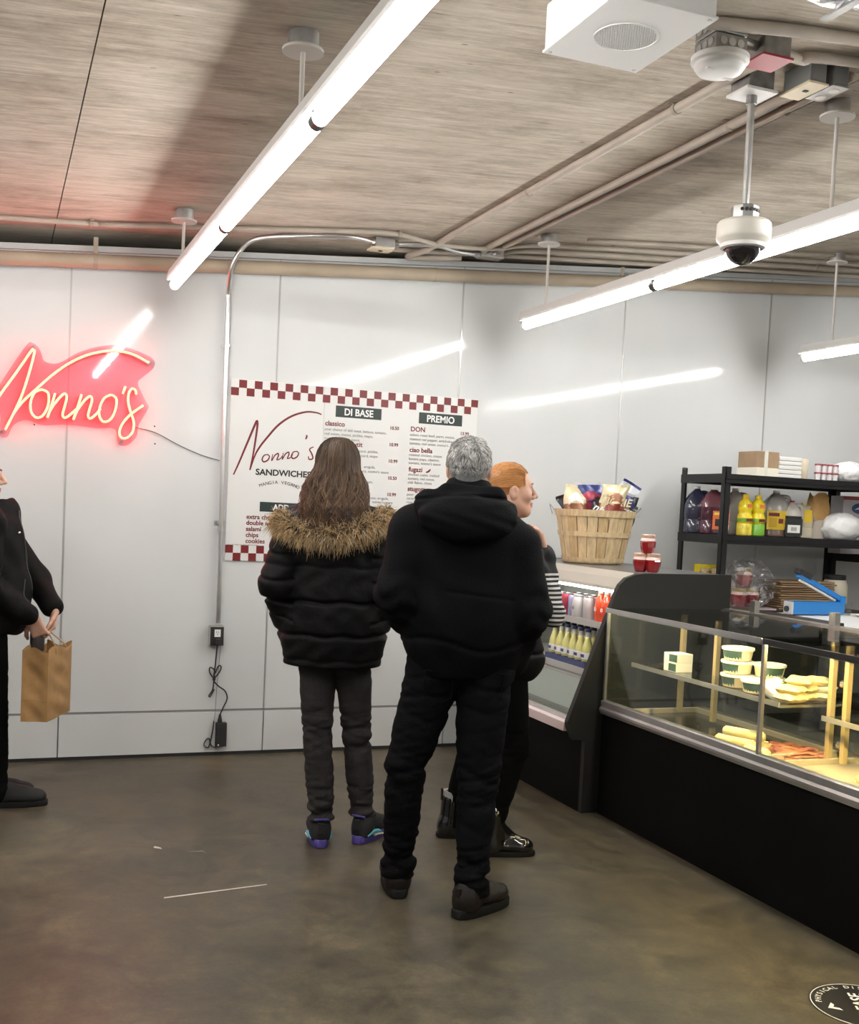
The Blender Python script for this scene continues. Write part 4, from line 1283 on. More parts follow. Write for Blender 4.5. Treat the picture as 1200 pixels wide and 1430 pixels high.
def chip_bag(label, loc, rot, size, mats_, word=None, wm=None, seed=1):
    """upright crimped snack bag: lower half one colour, upper half another"""
    rg = random.Random(seed)
    ph = [rg.uniform(0, 6.28) for _ in range(5)]
    t = thing('snack_bag', label, 'snack bag', loc, 'snack bags in the bushel basket')
    t.rotation_euler = rot
    w, h, d = size
    lo, hi = MB(), MB()
    for sg in (1, -1):
        def fn(u, v, sg=sg, v0=0.0, v1=1.0):
            vv = v0 + (v1 - v0) * v
            e = max(0.0, (1 - (2 * u - 1) ** 2)) ** .6 * max(0.0, 1 - abs(2 * vv - 1) ** 3.5)
            y = sg * d * .5 * e * (1 + .30 * math.sin(9 * u + ph[0]) * math.sin(7 * vv + ph[1]) + .15 * math.sin(17 * u + 9 * vv + ph[4])) + .030 * math.sin(4.2 * u + ph[2]) * vv ** 1.5
            x = (u - .5) * w * (1 - .12 * math.sin(math.pi * vv) + .06 * math.sin(9 * vv + ph[3]) - .22 * max(vv - .6, 0)) + .018 * math.sin(3.2 * vv + ph[4])
            return (x, y, vv * h * (1 + .030 * math.sin(3.0 * u + ph[3])))
        lo.sheet(lambda u, v: fn(u, v, sg, 0, .60), 14, 10)
        hi.sheet(lambda u, v: fn(u, v, sg, .60, 1.0), 12, 6)
    obj('bag_lower', lo, mats_[0], t, smooth='all', world_coords=False)
    up = obj('bag_upper', hi, mats_[1], t, smooth='all', world_coords=False)
    pt = MB()
    pt.sheet(lambda u, v: tuple(Vector(fn(.18 + .64 * u, v, -1, .66 + .10 * math.sin(math.pi * u) - .10, .74 + .12 * math.sin(math.pi * u))) + Vector((0, -.0015, 0))), 12, 5)
    obj('printed_band', pt, (red2, m_wh, navy, kraft)[seed % 4], up, smooth='all', world_coords=False)
    cr = MB()
    def crf(u, v):
        return ((u - .5) * w * (.912 + .06 * math.sin(9 + ph[3])) + .018 * math.sin(3.2 + ph[4]), .030 * math.sin(4.2 * u + ph[2]) + .0015 * math.sin(40 * u), h * (1 + .030 * math.sin(3.0 * u + ph[3])) + .016 * v - .001)
    cr.sheet(crf, 24, 2)
    obj('crimp', cr, mats_[2], t, world_coords=False)
    if word:
        sx = text('bag_lettering', word, (0, 0, 0), w * .36, wm, t, align='CENTER', bold=.001, shear=.25)
        sx.data.transform(Matrix.Translation(Vector(wloc(t))))
        sx.location = (0, -d * .53 - .004, h * .55)
    return t
cm = lambda n, c: mat('bag_' + n, c, 0.28, 0.15)
kraft, cream, maroon, blackm, navy, silv, red2 = cm('brown', (0.30, 0.13, 0.07)), cm('cream', (0.68, 0.60, 0.38)), cm('maroon', (0.24, 0.04, 0.03)), cm('black', (0.015, 0.015, 0.017)), cm('navy', (0.03, 0.04, 0.16)), cm('silver', (0.62, 0.63, 0.68)), cm('red', (0.38, 0.05, 0.09))
BZ = 1.182
chip_bag('cream-topped brown snack bag at the left of the basket', (3.105, 5.575, BZ + .20), (-.1, -.16, -.35), (.15, .235, .09), (kraft, cream, cream), seed=1)
chip_bag('black snack bag with white script at the front left of the basket', (3.135, 5.515, BZ + .20), (-.12, .50, -.3), (.17, .165, .08), (blackm, blackm, blackm), 'nitos', m_wh, seed=2)
chip_bag('maroon and cream snack bag at the front centre of the basket', (3.250, 5.500, BZ + .20), (-.05, .06, -.3), (.17, .245, .09), (maroon, cream, cream), 'VICKIE', cream, seed=3)
chip_bag('blue, white and red snack bag standing behind the maroon one', (3.195, 5.61, BZ + .20), (.05, -.14, -.4), (.19, .25, .08), (red2, navy, silv), seed=4)
chip_bag('tall silver snack bag tilted right at the top of the basket', (3.285, 5.63, BZ + .24), (0, .52, -.35), (.13, .26, .06), (navy, silv, navy), seed=5)
chip_bag('navy and red snack bag at the right of the basket', (3.335, 5.585, BZ + .20), (0, .20, -.4), (.16, .21, .08), (red2, navy, silv), seed=6)
chip_bag('black snack bag with white lettering at the front right of the basket', (3.320, 5.520, BZ + .20), (-.1, .30, -.35), (.14, .15, .08), (blackm, blackm, blackm), 'ZE', m_wh, seed=7)
chip_bag('small black snack bag at the far right of the basket', (3.365, 5.60, BZ + .20), (0, .30, -.3), (.11, .19, .06), (blackm, blackm, blackm), seed=8)
chip_bag('dark snack bag poking over the left rim of the basket', (3.065, 5.64, BZ + .21), (0, -.22, -.3), (.10, .165, .06), (navy, blackm, blackm), seed=9)
chip_bag('cream snack bag lying in the middle of the basket', (3.235, 5.54, BZ + .16), (.1, 0, .2), (.17, .22, .08), (red2, cream, cream), seed=10)

def jar_proto(name, label, group, m_in, m_lidc):
    t = thing(name, label, 'jar', (0, 0, 0), group)
    obj('glass', MB().lathe([(.024, 0), (.030, .004), (.038, .03), (.041, .055), (.036, .070), (.031, .076), (.031, .080)], (0, 0, 0), 8), m_in, t, smooth=False)
    obj('lid', MB().lathe([(.034, .077), (.035, .080), (.035, .093), (.033, .095)], (0, 0, 0), 24), m_lidc, t, smooth=True)
    obj('neck_film', MB().lathe([(.0395, .062), (.037, .071), (.0335, .077)], (0, 0, 0), 16, cap=False), mat('shrink_film', (0.75, 0.55, 0.5), 0.2), t, smooth=True)
    return t
m_jam = mat('dark_red_preserve', (0.26, 0.012, 0.015), 0.1, coat=0.6)
m_gold = mat('rose_gold_lid', (0.72, 0.47, 0.36), 0.3, 0.5)
jg = 'dark red jars stacked on the cooler'
j = jar_proto('preserve_jar', 'dark red preserve jar, lower left of the stack of three', jg, m_jam, m_gold)
j.location = (3.075, 4.885, 1.182)
dup(j, (3.118, 4.835, 1.182), (0, 0, .4), 'dark red preserve jar, lower right of the stack of three')
dup(j, (3.097, 4.860, 1.2775), (0, 0, .2), 'dark red preserve jar on top of the stack of three')
# ------------------------------------------------------------------ steel shelf rack by the wall
m_rack = mat('black_rack_steel', (0.010, 0.010, 0.011), 0.42, spec=0.35)
def rack(x0, x1, y0, y1, levels, top, label):
    t = thing('shelf_rack', label, 'shelf rack', ((x0 + x1) / 2, (y0 + y1) / 2, 0), 'black steel shelf racks')
    for sx, x in ((1, x0), (-1, x1)):
        for sy, y in ((1, y0), (-1, y1)):
            p = MB()
            p.bx(min(x, x + sx * .040), max(x, x + sx * .040), min(y, y + sy * .003), max(y, y + sy * .003), 0, top)
            p.bx(min(x, x + sx * .003), max(x, x + sx * .003), min(y, y + sy * .040), max(y, y + sy * .040), 0, top)
            obj('post', p, m_rack, t)
    for z in levels:
        s = obj('shelf', MB().bx(x0 + .004, x1 - .004, y0 + .004, y1 - .004, z - .014, z), mat('shelf_board', (0.03, 0.028, 0.026), 0.6), t)
        for y in (y0 - .002, y1 + .002):
            b = MB().bx(x0 + .003, x1 - .003, y - .004, y + .004, z - .052, z + .002)
            b.bx(x0 + .003, x1 - .003, y - .010, y + .010, z - .030, z - .024)
            obj('beam', b, m_rack, s)
        for x in (x0 - .002, x1 + .002):
            obj('side_beam', MB().bx(x - .004, x + .004, y0, y1, z - .052, z + .002), m_rack, s)
    return t
rack(4.085, 5.30, 5.60, 6.06, (.18, .915, 1.375, 1.745), 1.79, 'black steel shelf rack left of the other, loaded with jugs and boxes')
rack(5.36, 6.50, 5.66, 6.10, (.30, 1.28), 1.74, 'black steel shelf rack at the right picture edge behind the first one')
T3, T2, T1 = 1.747, 1.377, .917

# --- top shelf
t = thing('cardboard_box', 'brown cardboard box with white tape on the top shelf', 'box', (4.44, 5.76, T3), rotz=.04)
obj('carton', MB().bx(-.085, .085, -.09, .09, 0, .155, .003), mat('kraft_board', (0.33, 0.22, 0.13), 0.7, var=.15), t, world_coords=False)
obj('lower_wrap', MB().bx(-.088, .088, -.093, .093, -.0, .055, .002), m_lid, t, world_coords=False)
obj('tape', MB().bx(-.030, -.004, -.0945, .0945, 0, .158), m_carton, t, world_coords=False)
for k in range(5):
    tag(obj('foam_container', MB().bx(4.535, 4.712, 5.68, 5.86, T3 + k * .027, T3 + k * .027 + .025, .006), mat('white_foam', (0.74, 0.74, 0.72), 0.6)), 'white foam container, %s of the flat stack on the top shelf' % ('lowest', 'second from the bottom', 'middle one', 'second from the top', 'topmost')[k], 'container', 'white foam containers')
t = thing('paper_roll', 'cream paper roll standing on the top shelf', 'paper roll', (4.772, 5.77, T3))
obj('roll', MB().lathe([(.048, 0), (.050, .004), (.050, .126), (.047, .130), (.018, .130), (.018, .126)], (0, 0, 0), 24), mat('cream_paper', (0.66, 0.58, 0.44), 0.7, var=.1, vscale=30), t, smooth=True, world_coords=False)
obj('core', MB().lathe([(.018, .02), (.018, .131), (.015, .131), (.015, .02)], (0, 0, 0), 16), MATS['kraft_board'], t, world_coords=False)
m_cup = mat('white_cup', (0.72, 0.70, 0.70), 0.35)
m_cupl = mat('dark_red_cup_lid', (0.28, 0.05, 0.07), 0.4)
cupm = MB().lathe([(.017, 0), (.021, .042)], (0, 0, 0), 14).mesh('cup', m_cup, True)
cupl = MB().lathe([(.022, .041), (.0225, .048), (.019, .052)], (0, 0, 0), 14).mesh('cup_lid', m_cupl, True)
for k in range(8):
    i, lv = k % 4, k // 4
    c = thing('dessert_cup', 'small red-lidded white cup, %s from the left, %s tier, top shelf' % (ords[i], ('lower', 'upper')[lv]), 'cup', (4.855 + i * .046, 5.70, T3 + lv * .0535), 'small lidded cups on the top shelf')
    obj('cup', cupm, None, c)
    obj('lid', cupl, None, c)

def crumpled(name, label, cat, c, radii, m, seed, squash=.25, n=26, group=None, smooth='all'):
    rg = np.random.default_rng(seed)
    D = rg.normal(size=(14, 3))
    D /= np.linalg.norm(D, axis=1)[:, None]
    fr = rg.uniform(4, 13, 14)
    ph = rg.uniform(0, 6.28, 14)
    mb = MB()
    mb.ball((0, 0, 0), 1.0, n * 2, n)
    out = []
    for p in mb.v:
        v = np.array(p)
        s = np.abs(np.sin((D @ v) * fr + ph)).sum() / 14 - .6
        r = 1 + squash * s
        z = v[2] * r
        out.append((c[0] + v[0] * r * radii[0], c[1] + v[1] * r * radii[1], c[2] + max(z, -.8) * radii[2] + .8 * radii[2]))
    mb.v = out
    o = obj(name, mb, m, None, smooth=smooth)
    return tag(o, label, cat, group)
m_wbag = mat('white_plastic_bag', (0.74, 0.74, 0.74), 0.32, bump=0.5, bscale=30)
m_clrbag = glass('clear_plastic_bag', (0.93, 0.93, 0.93), 0.14, 1.5, 2.0)
_nt = m_clrbag.node_tree
_out = [n for n in _nt.nodes if n.type == 'OUTPUT_MATERIAL'][0]
_src = _out.inputs['Surface'].links[0].from_socket
_df = _nt.nodes.new('ShaderNodeBsdfDiffuse')
_df.inputs['Color'].default_value = (.75, .75, .75, 1)
_ns = _nt.nodes.new('ShaderNodeTexNoise')
_ns.inputs['Scale'].default_value = 8.0
_ns.inputs['Detail'].default_value = 4.0
_ns.inputs['Distortion'].default_value = 1.2
_rp = _nt.nodes.new('ShaderNodeValToRGB')
_rp.color_ramp.elements[0].position = .50
_rp.color_ramp.elements[0].color = (.03, .03, .03, 1)
_rp.color_ramp.elements[1].position = .75
_rp.color_ramp.elements[1].color = (.6, .6, .6, 1)
_mx = _nt.nodes.new('ShaderNodeMixShader')
_nt.links.new(_ns.outputs['Fac'], _rp.inputs['Fac'])
_nt.links.new(_rp.outputs['Color'], _mx.inputs[0])
_nt.links.new(_src, _mx.inputs[1])
_nt.links.new(_df.outputs[0], _mx.inputs[2])
_nt.links.new(_mx.outputs[0], _out.inputs['Surface'])
crumpled('plastic_bag', 'crumpled translucent white plastic bag at the right of the top shelf', 'plastic bag', (5.135, 5.74, T3 + .001), (.125, .10, .075), mat('milky_plastic', (0.66, 0.65, 0.66), 0.25, bump=.6, bscale=30), 5, .35)

# --- middle shelf: jugs and bottles
def jug(label, loc, h, w, d, m, m_cap, rz, liquid=None, fill=.5, lab=None, group='large plastic jugs on the middle shelf'):
    t = thing('plastic_jug', label, 'jug', loc, group, rotz=rz)
    def ring(sx, sy, z, n=20):
        out = []
        for i in range(n):
            a = 2 * math.pi * i / n
            c, s = math.cos(a), math.sin(a)
            e = .5
            out.append((abs(c) ** e * math.copysign(1, c) * sx, abs(s) ** e * math.copysign(1, s) * sy, z))
        return out
    prof = [(.92, 0), (1.0, .02), (1.0, .28), (.96, .30), (1.0, .32), (1.0, .58), (.90, .70), (.66, .82), (.36, .91), (.24, .935), (.22, .965)]
    def shell(z0, z1, grow=0.0):
        mb = MB()
        R = [ring(w / 2 * k + grow, d / 2 * k + grow, z * h) for k, z in prof if z0 <= z <= z1]
        vs = [p for r in R for p in r]
        n = 20
        fs = [(i * n + j, i * n + (j + 1) % n, (i + 1) * n + (j + 1) % n, (i + 1) * n + j) for i in range(len(R) - 1) for j in range(n)]
        fs += [tuple(range(n - 1, -1, -1)), tuple(range((len(R) - 1) * n, len(R) * n))]
        return mb.add(vs, fs)
    if liquid:
        obj('liquid', shell(0, fill), liquid, t, smooth=True, world_coords=False)
        obj('upper_shell', shell(fill, 1), m, t, smooth=True, world_coords=False)
    else:
        obj('shell', shell(0, 1), m, t, smooth=True, world_coords=False)
    obj('cap', MB().cyl((0, 0, h * .955), (0, 0, h), w * .13, n=16), m_cap, t, smooth=True, world_coords=False)
    P = [(w * .22, 0, h * .88), (w * .46, 0, h * .86), (w * .53, 0, h * .74), (w * .50, 0, h * .60)]
    obj('handle', MB().tube(catmull(P, 5), .013, 8), m, t, smooth='all', world_coords=False)
    if lab:
        x0, x1, z0, z1, ms = lab
        l = obj('paper_label', MB().bx(x0, x1, -d / 2 - .0025, -d / 2 - .0005, z0, z1), ms[0], t, world_coords=False)
        for (a, b, c, e, mm) in ms[1]:
            obj('label_print', MB().bx(a, b, -d / 2 - .0035, -d / 2 - .0025, c, e, .0), mm, l, world_coords=False)
    return t
m_jnavy = mat('dark_blue_juice', (0.022, 0.025, 0.05), 0.15, coat=.4)
m_jpurp = mat('grape_juice', (0.055, 0.014, 0.028), 0.15, coat=.4)
m_jclear = mat('tinted_jug_plastic', (0.12, 0.045, 0.055), 0.2, coat=.3)
m_jwhite = mat('milky_jug', (0.50, 0.47, 0.42), 0.25)
m_syr = mat('brown_syrup', (0.16, 0.09, 0.07), 0.15, coat=.4)
m_or = mat('label_orange', (0.66, 0.16, 0.04), 0.45)
m_ye = mat('label_yellow', (0.75, 0.52, 0.03), 0.45)
m_wcap = mat('white_cap', (0.75, 0.75, 0.75), 0.4)
m_rcap = mat('red_cap', (0.35, 0.03, 0.05), 0.4)
m_pink = mat('label_pale', (0.6, 0.5, 0.55), 0.45)
jug('dark blue juice jug beside the left rear rack post', (4.155, 5.985, T2), .295, .15, .13, m_jnavy, m_wcap, -.35)
jug('purple grape juice jug with an orange label', (4.20, 5.865, T2), .290, .175, .14, m_jclear, m_wcap, -.35, m_jpurp, .58,
    (-.02, .085, .03, .145, (m_or, [(-.005, .045, .05, .095, m_ink), (.055, .082, .032, .06, m_wh), (.055, .082, .075, .125, m_pink), (-.012, .04, .12, .135, mat('label_gold', (.8, .6, .1), .4))])))
jug('milky jug half hidden behind the front rack post', (4.385, 5.90, T2), .295, .15, .13, m_jwhite, m_wcap, -.35)
jug('clear jug with a yellow label right of the lemon bottles', (4.665, 5.85, T2), .295, .17, .14, mat('clear_jug_plastic', (0.42, 0.40, 0.37), .2, coat=.3), m_wcap, -.35, m_syr, .30,
    (-.075, .075, .045, .165, (m_ye, [(-.065, .005, .13, .152, m_red), (.0, .03, .085, .115, m_red), (-.06, -.01, .06, .12, mat('label_ochre', (.6, .36, .02), .4)), (.045, .070, .05, .08, m_wh)])))
jug('small dark jug with a round white emblem and red cap', (4.745, 5.79, T2), .235, .12, .11, m_jwhite, m_rcap, -.35, mat('dark_sauce', (.02, .017, .017), .2, coat=.4), .58,
    (-.055, .055, .015, .12, (mat('label_black', (.015, .014, .014), .4), [(-.04, .04, .03, .08, m_wh), (-.018, .018, .042, .066, m_red)])))
jug('pale jug with a yellow cap and yellow stripe', (4.845, 5.80, T2), .225, .11, .11, mat('pale_jug', (.55, .50, .38), .3), m_ye, -.2, lab=(-.02, .03, .10, .18, (m_ye, [])))
def lemon_bottle(x, col, label):
    t = thing('lemon_juice_bottle', label, 'bottle', (x, 5.72, T2), 'lemon and lime juice bottles')
    obj('lower_body', MB().lathe([(.043, 0), (.048, .006), (.048, .07), (.046, .075)], (0, 0, 0), 22), col, t, smooth=True, world_coords=False)
    obj('upper_body', MB().lathe([(.046, .074), (.047, .115), (.040, .135), (.036, .142), (.042, .155), (.045, .175), (.040, .205), (.025, .225), (.018, .230)], (0, 0, 0), 22), mat('lemon_yellow', (.78, .62, .02), .25, coat=.3), t, smooth='all', world_coords=False)
    obj('cap', MB().lathe([(.019, .229), (.020, .232), (.020, .252), (.017, .256)], (0, 0, 0), 16), m_ye, t, smooth=True, world_coords=False)
    b = obj('band', MB().lathe([(.0478, .085), (.0482, .108)], (0, 0, 0), 22, cap=False), mat('lime_green_band', (.20, .42, .04), .4), t, smooth='all', world_coords=False)
    obj('badge', MB().box((0, -.0465, .185), (.030, .004, .022)), m_or, t, world_coords=False)
    obj('print', MB().box((0, -.0485, .098), (.045, .002, .016)), m_red, b, world_coords=False)
    return t
lemon_bottle(4.333, mat('lemon_print', (.72, .60, .06), .3, var=.35, vscale=25), 'yellow lemon juice bottle behind the front rack post')
lemon_bottle(4.428, mat('lime_liquid', (.16, .42, .03), .2, coat=.4), 'lemon juice bottle with a green lower half')
t = thing('kraft_bag', 'rolled-down brown paper bag over a clear packet', 'paper bag', (4.955, 5.80, T2))
kb = MB()
def kfn(u, v):
    a = 2 * math.pi * u
    e = .55
    c, s = math.cos(a), math.sin(a)
    k = 1 - .18 * v + .05 * math.sin(5 * a + 9 * v)
    return (abs(c) ** e * math.copysign(.082, c) * k + .012 * v, abs(s) ** e * math.copysign(.06, s) * k * (1 - .5 * v), .12 + .165 * v + .015 * math.sin(3 * a) * v)
kb.sheet(kfn, 32, 8)
obj('paper', kb, mat('kraft_paper', (0.42, 0.24, 0.08), .65, var=.2, vscale=12, bump=.4, bscale=30), t, smooth='all', world_coords=False)
cp = MB()
cp.sheet(lambda u, v: ((.075 + .01 * math.sin(7 * u * 6.28 + 5 * v)) * math.cos(6.283 * u), .055 * math.sin(6.283 * u), .125 * v), 28, 6)
obj('clear_packet', cp, mat('beige_packet', (.45, .40, .34), .25, coat=.3, bump=.4, bscale=25), t, smooth='all', world_coords=False)
crumpled('plastic_bag', 'knotted white plastic bag at the right of the middle shelf', 'plastic bag', (5.10, 5.735, T2), (.15, .095, .095), m_wbag, 11, .35)
t = thing('cereal_box', 'pale dried-fruit box with a blue oval emblem behind the white bag', 'box', (5.37, 5.95, 1.282))
t['group'] = 'boxes on the racks'
obj('carton', MB().bx(-.125, .20, -.06, .06, 0, .385, .002), mat('pale_violet_board', (.60, .57, .60), .5), t, world_coords=False)
obj('top_stripe', MB().bx(-.124, .199, -.0610, -.0600, .36, .384), m_rcap, t, world_coords=False)
em = MB()
em.prism([(.02 + .072 * math.cos(a), .305 + .036 * math.sin(a)) for a in np.linspace(0, 6.283, 28)[:-1]], 'Y', -.0620, -.0602)
e_ = obj('oval_emblem', em, mat('emblem_blue', (.03, .07, .22), .4), t, world_coords=False)
wv = MB()
wv.prism([(-.03, .295), (.0, .312), (.03, .300), (.07, .316), (.03, .292), (0, .300)], 'Y', -.0635, -.0622)
obj('emblem_wave', wv, m_wh, e_, world_coords=False)
tx = text('box_lettering', 'CRAISINS', (0, 0, 0), .068, m_ink, t, bold=.001)
tx.data.transform(Matrix.Translation(wloc(t)))
tx.location = (-.085, -.0615, .195)
for (x, z) in ((.06, .15), (.09, .17), (.11, .14), (.075, .12)):
    obj('berry_print', MB().lathe([(.001, 0), (.016, 0)], (0, 0, 0), 12, cap=False), m_rcap, t, world_coords=False)
    bpy.context.view_layer.update()
    q = [o for o in t.children if o.name.startswith('berry_print')][-1]
for k, q in enumerate([o for o in t.children if o.name.startswith('berry_print')]):
    q.location = ((.06, .09, .11, .075)[k], -.0615, (.15, .17, .14, .12)[k])
    q.rotation_euler = (math.pi / 2, 0, 0)

# --- lower shelf
tag(obj('cardboard_box', MB().bx(4.11, 4.34, 5.80, 6.00, T1, T1 + .185, .003), MATS['kraft_board']), 'plain cardboard box under the small jars on the lower shelf', 'box')
for k, (x, lb) in enumerate(((4.165, 'small round jar, left of the two beside the yellow box'), (4.235, 'small round jar, right of the two beside the yellow box'))):
    j2 = thing('spread_jar', lb, 'jar', (x, 5.87, T1 + .185), 'small jars beside the yellow box')
    obj('glass', MB().lathe([(.026, 0), (.031, .005), (.031, .036), (.026, .044)], (0, 0, 0), 20), mat('honey_spread', (.26, .15, .03), .15, coat=.5), j2, smooth=True, world_coords=False)
    obj('lid', MB().lathe([(.029, .042), (.029, .056), (.027, .058)], (0, 0, 0), 20), mat('pale_gold_lid', (.60, .50, .30), .3, .5), j2, smooth=True, world_coords=False)
t = thing('yellow_box', 'bright yellow box behind the small jars on the lower shelf', 'box', (4.24, 5.95, T1 + .185))
obj('carton', MB().bx(-.075, .075, -.035, .035, 0, .078, .002), mat('bright_yellow_board', (.70, .55, .02), .45), t, world_coords=False)
obj('stripe', MB().bx(-.0755, .0755, -.0356, -.0350, .0, .03), mat('dark_olive_print', (.14, .12, .02), .45), t, world_coords=False)
# bag with red jars inside
rj = jar_proto('preserve_jar', 'large red jar inside the clear plastic bag, upper one', 'red jars inside the clear plastic bag', m_jam, mat('gold_lid', (.55, .42, .15), .3, .6))
rj.location = (4.40, 5.78, T1 + .135)
rj.scale = (1.3, 1.3, 1.25)
dup(rj, (4.355, 5.76, T1 + .012), (0, 0, .3), 'large red jar inside the clear plastic bag, lower left one', None, (1.3, 1.3, 1.25))
dup(rj, (4.455, 5.77, T1 + .012), (0, 0, .8), 'large red jar inside the clear plastic bag, lower right one', None, (1.3, 1.3, 1.25))
tag(obj('bag_tray', MB().bx(4.25, 4.57, 5.66, 5.88, T1, T1 + .010, .003), m_pink), 'pale tray under the bagged red jars', 'tray')
crumpled('plastic_bag', 'clear plastic bag over the red jars on the lower shelf', 'plastic bag', (4.41, 5.77, T1 + .012), (.20, .125, .165), m_clrbag, 21, .75, 13, smooth=False)
# flattened boxes / paper bags pile
for k in range(13):
    dx, dy, an = random.uniform(-.012, .012), random.uniform(-.01, .01), random.uniform(-.03, .03)
    b = MB().box((0, 0, .0055), (.43, .22, .0105), None, .003)
    o = tag(obj('folded_paper_bag', b, mat('kraft_paper_%d' % (k % 3), ((.30, .19, .10), (.36, .24, .13), (.24, .15, .08))[k % 3], .7, var=.15, vscale=10)), 'folded brown paper bag behind the blue sealer, %s' % (['bottom of the pile'] + ['%s up from the bottom' % q for q in ('second', 'third', 'fourth', 'fifth', 'sixth', 'seventh', 'eighth', 'ninth', 'tenth', 'eleventh', 'twelfth')] + ['top of the pile'])[k], 'paper bag', 'pile of folded brown paper bags')
    o.location = (4.845 + dx, 5.82 + dy, T1 + .001 + k * .0142)
    o.rotation_euler = (0, 0, an)
t = thing('white_tub', 'large white plastic jar with a dark lid beside the paper bag pile', 'jar', (5.175, 5.84, T1))
obj('body', MB().lathe([(.075, 0), (.082, .006), (.082, .15), (.070, .185), (.062, .195)], (0, 0, 0), 28), mat('ivory_plastic', (.66, .60, .47), .35), t, smooth=True, world_coords=False)
obj('lid', MB().lathe([(.066, .193), (.067, .197), (.067, .222), (.064, .225)], (0, 0, 0), 28), m_black, t, smooth=True, world_coords=False)

# ------------------------------------------------------------------ prep table with the sealer
t = thing('prep_table', 'white-topped prep table behind the display case', 'table', (4.6, 4.95, 0))
obj('table_top', MB().bx(4.05, 5.25, 4.62, 5.42, .895, .928, .003), mat('white_board_top', (.74, .74, .73), .4), t)
for x in (4.10, 5.20):
    for y in (4.67, 5.37):
        obj('leg', MB().bx(x - .02, x + .02, y - .02, y + .02, 0, .895), m_steel, t)
obj('lower_shelf', MB().bx(4.08, 5.22, 4.66, 5.38, .25, .27), m_steel, t)
m_sb = mat('sealer_blue', (.010, .17, .50), .35, coat=.3)
t = thing('heat_sealer', 'blue hand impulse sealer with its arm raised on the prep table', 'sealer', (4.54, 5.28, .928))
obj('body', MB().bx(4.355, 4.735, 5.245, 5.315, .934, 1.010, .008), m_sb, t)
obj('end_cap', MB().bx(4.340, 4.357, 5.245, 5.315, .934, 1.008, .003), mat('sealer_grey', (.45, .46, .47), .4), t)
obj('dial', MB().cyl((4.340, 5.28, .965), (4.328, 5.28, .965), .017, n=16), m_black, t)
for x in (4.38, 4.71):
    obj('foot', MB().cyl((x, 5.28, .928), (x, 5.28, .936), .016, n=10), m_black, t)
a0, a1 = Vector((4.722, 5.28, 1.028)), Vector((4.405, 5.28, 1.165))
d = (a1 - a0)
ang = math.atan2(d.z, -d.x)
R = Matrix.Rotation(ang, 3, 'Y')
ar = obj('arm', MB().box((a0 + a1) / 2, (d.length, .042, .030), R, .005), m_sb, t)
obj('seal_bar', MB().box((a0 + a1) / 2 + Vector((-.012, 0, -.020)), (d.length * .86, .014, .012), R), m_lid, ar)
obj('grip', MB().box(a1 + Vector((.035, 0, .006)), (.105, .048, .034), R, .006), m_black, ar)
obj('hinge', MB().bx(4.705, 4.745, 5.250, 5.310, 1.0, 1.045, .006), m_sb, t)
t = thing('glass_cup', 'small clear glass cup on the prep table right of the sealer', 'cup', (4.80, 5.30, .928))
obj('bowl', MB().lathe([(.020, 0), (.022, .002), (.028, .07), (.026, .07), (.020, .006)], (0, 0, 0), 20), glass('cup_glass', (.85, .86, .85), .03, 1.5, 2.0), t, smooth=True, world_coords=False)
t = thing('paper_plate', 'pale plate with crumbs on the prep table at the right edge', 'plate', (4.86, 5.18, .928))
obj('plate', MB().lathe([(.05, .001), (.055, .001), (.085, .012), (.086, .014), (.055, .004), (.05, .003)], (0, 0, 0), 28), m_lid, t, smooth=True, world_coords=False)
obj('crumbs', MB().ball((.01, 0, .009), (.02, .014, .006), 8, 5).ball((-.02, .01, .008), (.012, .01, .005), 8, 5), MATS['pie_crust'], t, world_coords=False)
t = thing('marker_pen', 'green marker pen lying on the prep table', 'marker', (4.62, 4.80, .928))
obj('barrel', MB().cyl((4.60, 4.82, .9375), (4.70, 4.79, .9375), .009, n=12), mat('marker_green', (.03, .40, .12), .4), t, smooth=True)
obj('cap', MB().cyl((4.70, 4.79, .9375), (4.73, 4.781, .9375), .0095, n=12), m_wh, t, smooth=True)
for k in range(2):
    tag(obj('baking_sheet', MB().bx(3.88, 4.02, 4.45, 5.30, .925 + k * .026, .945 + k * .026, .004), mat('dark_sheet_steel', (.05, .035, .025), .4, .6)), 'long dark baking sheet on the case ledge, %s of the two' % ('lower', 'upper')[k], 'baking sheet', 'dark baking sheets')
tag(obj('rear_ledge', MB().bx(3.72, 4.04, 3.6, 5.40, .895, .923, .003).bx(3.74, 3.78, 3.65, 3.69, 0, .895).bx(3.98, 4.02, 3.65, 3.69, 0, .895).bx(3.74, 3.78, 5.3, 5.34, 0, .895).bx(3.98, 4.02, 5.3, 5.34, 0, .895), m_steel), 'narrow steel ledge between the display case and the prep table', 'ledge')

# ------------------------------------------------------------------ floor sticker
t = thing('floor_sticker', 'round black floor sticker with white lettering at the lower right corner', 'sticker', (2.50, 2.58, 0))
obj('disc', MB().lathe([(.001, .0), (.160, .0), (.160, .0012), (.001, .0012)], (0, 0, 0), 48), mat('sticker_black', (.012, .012, .014), .4), t, world_coords=False)
obj('ring', MB().lathe([(.152, .0012), (.152, .0017), (.1545, .0017), (.1545, .0012)], (0, 0, 0), 64, cap=False), m_wh, t, world_coords=False)
word = 'PHYSICAL DISTANCING'
phi0 = math.radians(150)
for i, chh in enumerate(word):
    if chh == ' ':
        continue
    a = phi0 - i * .155
    tx = text('sticker_lettering', chh, (0, 0, 0), .026, m_wh, t, rot=(0, 0, a - math.pi / 2), align='CENTER', depth=.0002)
    tx.data.transform(Matrix.Translation(wloc(t)))
    tx.location = (.122 * math.cos(a), .122 * math.sin(a), .0016)
tx = text('sticker_lettering', 'PLEASE', (0, 0, 0), .058, m_wh, t, rot=(0, 0, math.radians(62)), align='CENTER', bold=.001, depth=.0002)
